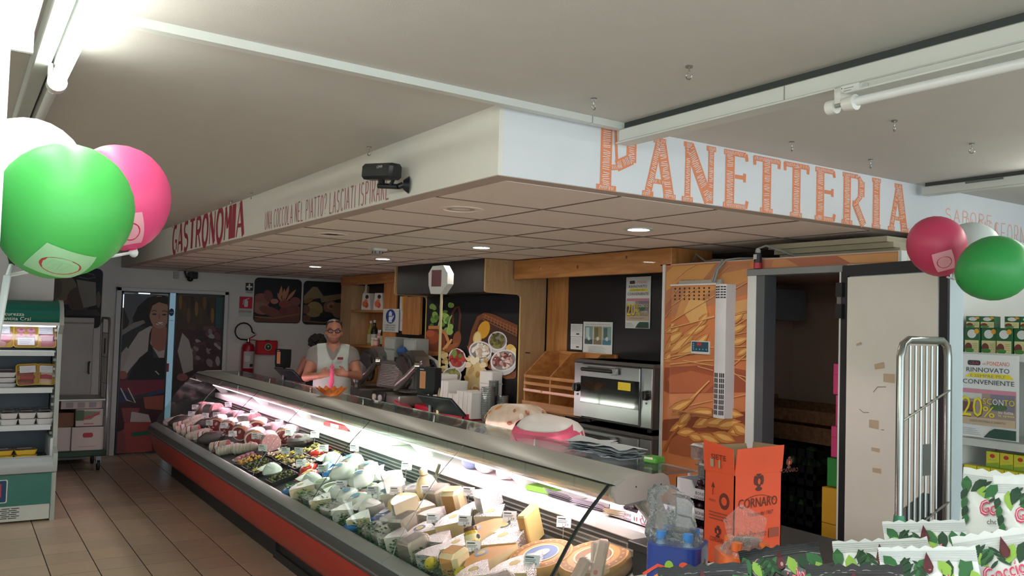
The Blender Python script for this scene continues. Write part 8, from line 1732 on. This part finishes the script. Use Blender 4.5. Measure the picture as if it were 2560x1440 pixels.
# orange wine carton
om_ = mat('orange_carton', '#e0542f', .6, var=.04); kb = mat('carton_inside', '#a08a6a', .75); ik = P('#5a2a20')
t = thing('wine_carton', 'open bright orange wine carton lettered Cornaro on the dark table', 'carton', (2.63, 2.355, .901)); x0, x1, y0, y1, z0, z1 = 2.50, 2.765, 2.28, 2.435, .901, 1.255
b = MB()
for (a, c, d, e) in ((x0, y0, x1, y0+.004), (x0, y1-.004, x1, y1), (x0, y0, x0+.004, y1), (x1-.004, y0, x1, y1)): b.box(a, c, z0, d, e, z1, om_)
b.box(x0, y0, z0, x1, y1, z0+.004, om_); b.build('walls', t, True)
b = MB(); b.box(x0+.004, y0+.0041, z1-.05, x1-.004, y0+.006, z1, kb); b.build('inner_lining', t, True)
for nm, pts, mm in (('flap', [(x0, y0, z1), (x1, y0, z1), (x1-.004, y0-.012, z1+.105), (x0+.004, y0-.008, z1+.10)], om_), ('flap', [(x0, y1, z1), (x0, y0+.002, z1), (x0-.006, y0+.004, z1+.098), (x0-.008, y1, z1+.118)], om_), ('flap', [(x1, y1, z1), (x0, y1, z1), (x0+.02, y1+.03, z1+.09), (x1, y1+.03, z1+.085)], kb), ('flap', [(x1, y0, z1), (x1, y1, z1), (x1+.01, y1, z1+.095), (x1+.006, y0, z1+.10)], kb)):
    n_ = (Vector(pts[1])-Vector(pts[0])).cross(Vector(pts[3])-Vector(pts[0])).normalized()*.002; b = MB(); b.add([Vector(p)-n_ for p in pts]+[Vector(p)+n_ for p in pts], [(0, 1, 2, 3), (7, 6, 5, 4), (0, 4, 5, 1), (1, 5, 6, 2), (2, 6, 7, 3), (3, 7, 4, 0)], mm); b.build(nm, t, True)
def crest(b, f_, a, c, s): b.disc(f_, a, c, .012*s, .018*s, ik); b.disc(f_, a, c+.022*s, .01*s, .007*s, ik); b.disc(f_, a-.014*s, c+.004*s, .007*s, .014*s, ik); b.disc(f_, a+.014*s, c+.004*s, .007*s, .014*s, ik); b.disc(f_, a, c-.022*s, .014*s, .006*s, ik); b.disc(f_, a, c, .006*s, .009*s, om_)
b = MB(); f_ = Fr((x0, y0-.0005, 0), (1, 0, 0), (0, 0, 1)); w = x1-x0; crest(b, f_, w*.5, 1.225, 1.3); b.text('CORNARO', f_, w*.08, 1.128, w*.82, .036, ik); b.stroke(f_, arc(w*.5, 1.133, w*.36, .04, 140, 20, 10), .002, ik); b.text('Vinclam dal 1967', f_, w*.25, 1.095, w*.55, .016, ik, slant=.3); b.text('Asolo Prosecco', f_, w*.05, 1.015, w*.62, .026, P('#7a3a28')); b.text('DOCG Frizzante TF', f_, w*.05, .985, w*.55, .018, P('#7a3a28')); b.rect(f_, w*.72, 1.005, w*.94, 1.04, P('#9a4a34')); b.build('print', t, True)
b = MB(); f_ = Fr((x0, y0-.0095, 0), (1, 0, 0), (0, -.1, 1)); crest(b, f_, w*.5, 1.325, .8); b.text('CORNARO', f_, w*.32, 1.288, w*.38, .016, ik); b.build('print', t, True)
b = MB(); f_ = fxl(x0-.0005, y1); L = y1-y0; b.stroke(f_, [(L*.3, 1.165), (L*.3, 1.20)], .003, ik); b.flat([(L*.24, 1.195), (L*.36, 1.195), (L*.3, 1.215)], f_, ik); b.disc(f_, L*.68, 1.15, L*.17, .032, P('#6a2a1e'), n=12); b.disc(f_, L*.68, 1.15, L*.09, .016, om_); crest(b, f_, L*.5, 1.03, .8); b.text('CORNARO', f_, L*.24, .99, L*.5, .018, ik); [b.rect(f_, L*.2, 1.075+.012*i, L*.8, 1.079+.012*i, P('#8a4030')) for i in range(3)]; b.text('PRIMUS', f_, L*.2, 1.14, L*.22, .01, P('#8a4030')); b.build('print', t, True)
b = MB(); f_ = Fr((x0-.0045, y1, z1), (0, -1, 0), (-.06, 0, 1)); b.text('SIETE', f_, L*.28, .05, L*.5, .02, ik, d=.004); b.rect(f_, L*.24, .02, L*.36, .052, P('#a8987a'), d=.0035); b.rect(f_, L*.52, .02, L*.58, .05, P('#a8987a'), d=.0035); b.build('torn_print', t, True)

# ================================================================ FOREGROUND RACK: biscuit bags and drink packs
t = thing('display_rack', 'low display rack carrying biscuit bags and drink packs', 'rack', (1.4, 1.0, 0)); b = MB(); b.box(.92, .45, 1.165, 1.95, 1.62, 1.195, shm, .004); b.build('top', t, True)
for (x, y) in ((.98, .48), (1.92, .48), (.98, 1.59), (1.92, 1.59)): b = MB(); b.box(x-.02, y-.02, 0, x+.02, y+.02, 1.165, shm); b.build('leg', t, True)
b = MB(); b.box(.97, .47, .5, 1.93, 1.6, .52, shm); b.build('lower_shelf', t, True)
bag_w = mat('biscuit_bag_white', '#dfe3e2', .32, var=.03, coat=.3, bump=.25, bscale=9); bag_k = mat('biscuit_bag_black', '#16171a', .3, coat=.4, bump=.25, bscale=9)
gr1, gr2, gr3, pkl, drp = P('#2f6a3a'), P('#8fb84a'), P('#1c4228'), P('#cf3f63'), P('#5a1f28')
def leafp(b, f_, a, c, L, an, m, wd=.4): b.flat([(a+math.cos(an)*L*t_-math.sin(an)*L*wd*s_, c+math.sin(an)*L*t_+math.cos(an)*L*wd*s_) for t_, s_ in ((0, 0), (.25, .45), (.5, .5), (.8, .25), (1, 0), (.8, -.25), (.5, -.5), (.25, -.45))], f_, m)
def biscuit(label, x, y, h, w, dark, rz, tilt, roll=0):
    t = thing('biscuit_bag', label, 'bag', (x, y, 1.196), 0, 'biscuit bags on the display rack', RZ(rz) @ RX(tilt) @ RY(roll)); m = bag_k if dark else bag_w; dp = .045
    def fb(u, v, sg):
        k = math.sin(PI*min(1, max(0, u*.96+.02)))**.55*(1 if v < .1 else (1-max(0, (v-.35)/.55))**.7 if v < .9 else 0); ww = w*(1+.03*math.sin(5*v))
        return Vector(((u-.5)*ww, sg*(dp*k*(min(1, .35+v*4))+.0012), h*v+(.003*math.sin(40*u) if v > .99 else 0)))
    b = MB(); b.grid(lambda u, v: fb(u, v, -1), 14, 12, m); b.grid(lambda u, v: fb(1-u, v, 1), 14, 12, m); b.build('bag', t, smooth=60)
    b = MB(); f_ = Fr((0, -.0022, h*.91), (1, 0, 0), (0, 0, 1))
    for i in range(5): b.rect(f_, -w*.49, .002+.0036*i, w*.49, .0034+.0036*i, P('#2c2d31' if dark else '#c4c9c8'), d=.0006)
    b.build('crimped_seal', t)
    b = MB(); f_ = Fr((0, 0, h*.965), (1, 0, 0), (0, 0, 1)); q = random.Random(label)
    S_ = w/.17
    for i in range(9): a = -.075+.0185*i; c = -.004-.012*abs(math.sin(i*1.7)); leafp(b, f_, a*S_, c*S_, .04*S_, -1.57+q.uniform(-.8, .8), (gr1, gr2, gr3, gr1)[i % 4], .5)
    for i in range(7): s_ = 1 if i % 2 else -1; leafp(b, f_, -.028*S_+.002*i, (-.008-.005*i)*S_, .026*S_, -1.57+s_*.9, gr3, .22)
    for i in range(4): leafp(b, f_, (.070-.004*i)*S_, (-.03-.018*i)*S_, .032*S_, -1.2, (gr2, gr1)[i % 2], .55); leafp(b, f_, (-.074+.002*i)*S_, (-.03-.017*i)*S_, .026*S_, -1.9, (gr3, gr1)[i % 2], .5)
    b.flat([(0*S_+x_*S_, -.022*S_+z_*S_) for x_, z_ in ((0, .024), (.006, .008), (.009, -.002), (.006, -.011), (0, -.014), (-.006, -.011), (-.009, -.002), (-.006, .008))], f_, drp); b.disc(f_, .002*S_, -.026*S_, .003*S_, .004*S_, P('#b88a8a'))
    g_ = f_.sub(-.045*S_, -.078*S_, .16); b.text('Gocciole', g_, -.0016, -.0016, .0932*S_, .0312*S_, pkl, slant=.15); b.text('Gocciole', g_, .001, .0015, .088*S_, .026*S_, P('#f2e6e6'), slant=.15); b.text('Gocciole', g_, .0022, .0028, .0858*S_, .0232*S_, pkl, slant=.15); b.text('chocolate', f_.sub(-.03*S_, -.094*S_, .16), 0, 0, .055*S_, .010*S_, P('#c9c9c9') if dark else P('#4a4a4e')); b.text('Pasta Gocciole', f_.sub(-.02*S_, -.115*S_, .16), 0, 0, .05*S_, .008*S_, P('#8a8d90'))
    b.v = [(x_, fb(min(.98, max(.02, x_/w+.5)), min(.999, max(0, z_/h)), -1).y+y_*.5-.0012, z_) for x_, y_, z_ in b.v]; b.build('print', t, smooth=0)
    return t
RZC = lambda x, y: math.atan2(-x, y)
for (l, x, y, h, w, dk_, dr, tl, rl_) in (
  ('black biscuit bag standing beside the drink packs', 1.327, 1.037, .212, .150, True, 0, -.10, -.24), ('black biscuit bag lying low in front of the blue drink pack', 1.059, .987, .221, .15, True, 0, -.15, -.16), ('white biscuit bag leaning next to the black one', 1.42, .904, .241, .165, False, 0, -.12, -.17),
  ('white biscuit bag behind the leaning pair, drop print showing', 1.595, .932, .252, .15, False, 0, -.08, -.15), ('white biscuit bag in front with the full brand word', 1.342, .770, .266, .15, False, 0, -.14, -.15), ('black biscuit bag tucked low between white ones', 1.167, .787, .254, .145, True, 0, -.2, -.13),
  ('tallest white biscuit bag folded at the corner of the rack', 1.73, .896, .342, .165, False, -.15, -.10, .02), ('white biscuit bag with brand and chocolate lettering at the rack edge', 1.437, .648, .311, .15, False, 0, -.16, -.30), ('white biscuit bag at the outer end behind the lettered one', 1.642, .750, .361, .15, False, -.1, -.08, -.1)):
    biscuit(l, x, y, h, w, dk_, RZC(x, y)+dr, tl, rl_)
shr = film('shrink_wrap', '#f4f7f8', .4, .1, .04, bump=.8, bscale=25)
def drinks(label, x, y, z, rz, liquid, base, lab2, acc):
    t = thing('drink_pack', label, 'drink pack', (x, y, z), rz, 'shrink-wrapped drink packs'); lm = mat('liquid_'+liquid[1:], liquid, .1, coat=.5)
    for (a, c) in ((-.036, -.036), (.036, -.036), (-.036, .036), (.036, .036)):
        b = MB(); b.lathe([(0, 0), (.032, 0), (.034, .01), (.034, .13), (.024, .165), (.012, .185), (.012, .20), (0, .20)], lm, 14, c=(a, c, 0)); bo = b.build('bottle', t); b = MB(); b.lathe([(.014, .192), (.014, .212), (0, .212)], P(acc, .3), 12, c=(a, c, 0)); b.build('cap', bo)
    b = MB(); b.prism(rrect(-.073, -.073, .073, .073, .034), Fr((0, 0, .015), (1, 0, 0), (0, 1, 0)), 0, .165, mat('wrap_'+base[1:], base, .3, coat=.4)); wp = b.build('printed_wrap', t)
    b = MB(); t.scale = (.8, .8, .8); f_ = Fr((-.073, -.0735, .03), (1, 0, 0), (0, 0, 1)); b.disc(f_, .06, .03, .045, .05, P(lab2)); b.stroke(f_, [(.0, .07), (.04, .10), (.09, .09), (.13, .03)], .008, P('#e0503a')); b.stroke(f_, [(.02, .06), (.06, .09), (.11, .06), (.125, .0)], .006, P('#e88a3a')); b.disc(f_, .07, .10, .012, .016, P('#8fb83a')); b.disc(f_, .11, .105, .014, .012, P('#d8503a')); b.text('SAN', f_, .02, .045, .03, .012, P('#1c3a6a')); b.text('BENEDETTO', f_, .022, .028, .075, .013, P('#1c3a6a')); b.build('print', wp)
    b = MB(); b.blob((0, 0, .105), (.078, .078, .11), shr, 16, 10, lump=.03, seed=6, pw=.8, flatb=-.104); b.add([(-.05, -.02, .20), (.03, -.03, .20), (.05, -.01, .27), (-.01, .02, .30), (-.06, .01, .26)], [(0, 1, 2, 3, 4)], shr); b.build('film', t)
    b = MB(); b.blob((-.03, .02, .24), (.07, .06, .075), film('torn_film', '#f8fafa', .35, .08, .05, bump=.9, bscale=22), 20, 12, lump=.26, seed=12)
    if 'water' in label: b.build('torn_film', t)
drinks('blue and red shrink-wrapped water pack beside the fruit cartons', 1.34, 1.38, 1.197, RZC(1.34, 1.38)-.25, '#6f9cc4', '#1f3a8a', '#7fb4dc', '#3f7fc4')
drinks('orange drink pack with pale blue label in front of the wine carton', 1.41, 1.25, 1.197, RZC(1.41, 1.25)+.3, '#e0703a', '#dd6a33', '#8fb8d8', '#d8682f')
t = thing('price_rail', 'pale blue plastic price rail at the edge of the display rack', 'rail', (.99, 1.16, 1.36)); b = MB(); fq = Fr((.945, 1.135, 1.345), (.72, -.69, .06), (0, 0, 1)); b.prism([(0, -.04), (.13, -.02), (.13, .035), (.0, .012)], fq, -.004, .004, mat('pale_blue_plastic', '#b9d2d6', .4)); b.build('strip', t, True); b = MB(); b.box(.985, 1.12, 1.196, .995, 1.13, 1.36, shm); b.build('support', t, True)

# ================================================================ labels that single out alike foods by their neighbours
def neighbours():
    import collections
    fam = [o for o in bpy.data.objects if o.parent is None and o.get('group') in (G_M, G_A, G_Z, G_C, 'lemons in the counter')]
    tags_ = [o for o in bpy.data.objects if o.parent is None and o.get('group') == 'price cards in the counter']
    nice = lambda o: o.name.split('.')[0].replace('_', ' ')
    pos = {o.name: (o.location.x, o.location.y) for o in fam+tags_}
    cnt = collections.Counter(o['label'] for o in fam)
    def row(x): return 'by the front glass' if x < 2.16 else 'in the second row' if x < 2.29 else 'in the third row' if x < 2.43 else 'by the back grille'
    for o in fam:
        if cnt[o['label']] < 2: continue
        x, y = pos[o.name]; ds = sorted(((pos[p.name][0]-x)**2+(pos[p.name][1]-y)**2, p) for p in fam if p is not o and nice(p) != nice(o)) if False else sorted((( (pos[p.name][0]-x)**2+(pos[p.name][1]-y)**2, p.name) for p in fam if p is not o and nice(p) != nice(o)))
        n1 = nice(bpy.data.objects[ds[0][1]]); o['label2'] = o['label']+' '+row(x)+' next to '+n1
    for o in fam:
        if 'label2' in o: o['label'] = ' '.join(o['label2'].split()[:16]); del o['label2']
    for o in tags_:
        x, y = pos[o.name]; ds = sorted(((pos[p.name][0]-x)**2+(pos[p.name][1]-y)**2, p.name) for p in fam); n1, n2 = nice(bpy.data.objects[ds[0][1]]), nice(bpy.data.objects[ds[1][1]])
        o['label'] = 'white price card '+row(x)+' at the '+n1+(' beside '+n2 if n2 != n1 else '')
neighbours()
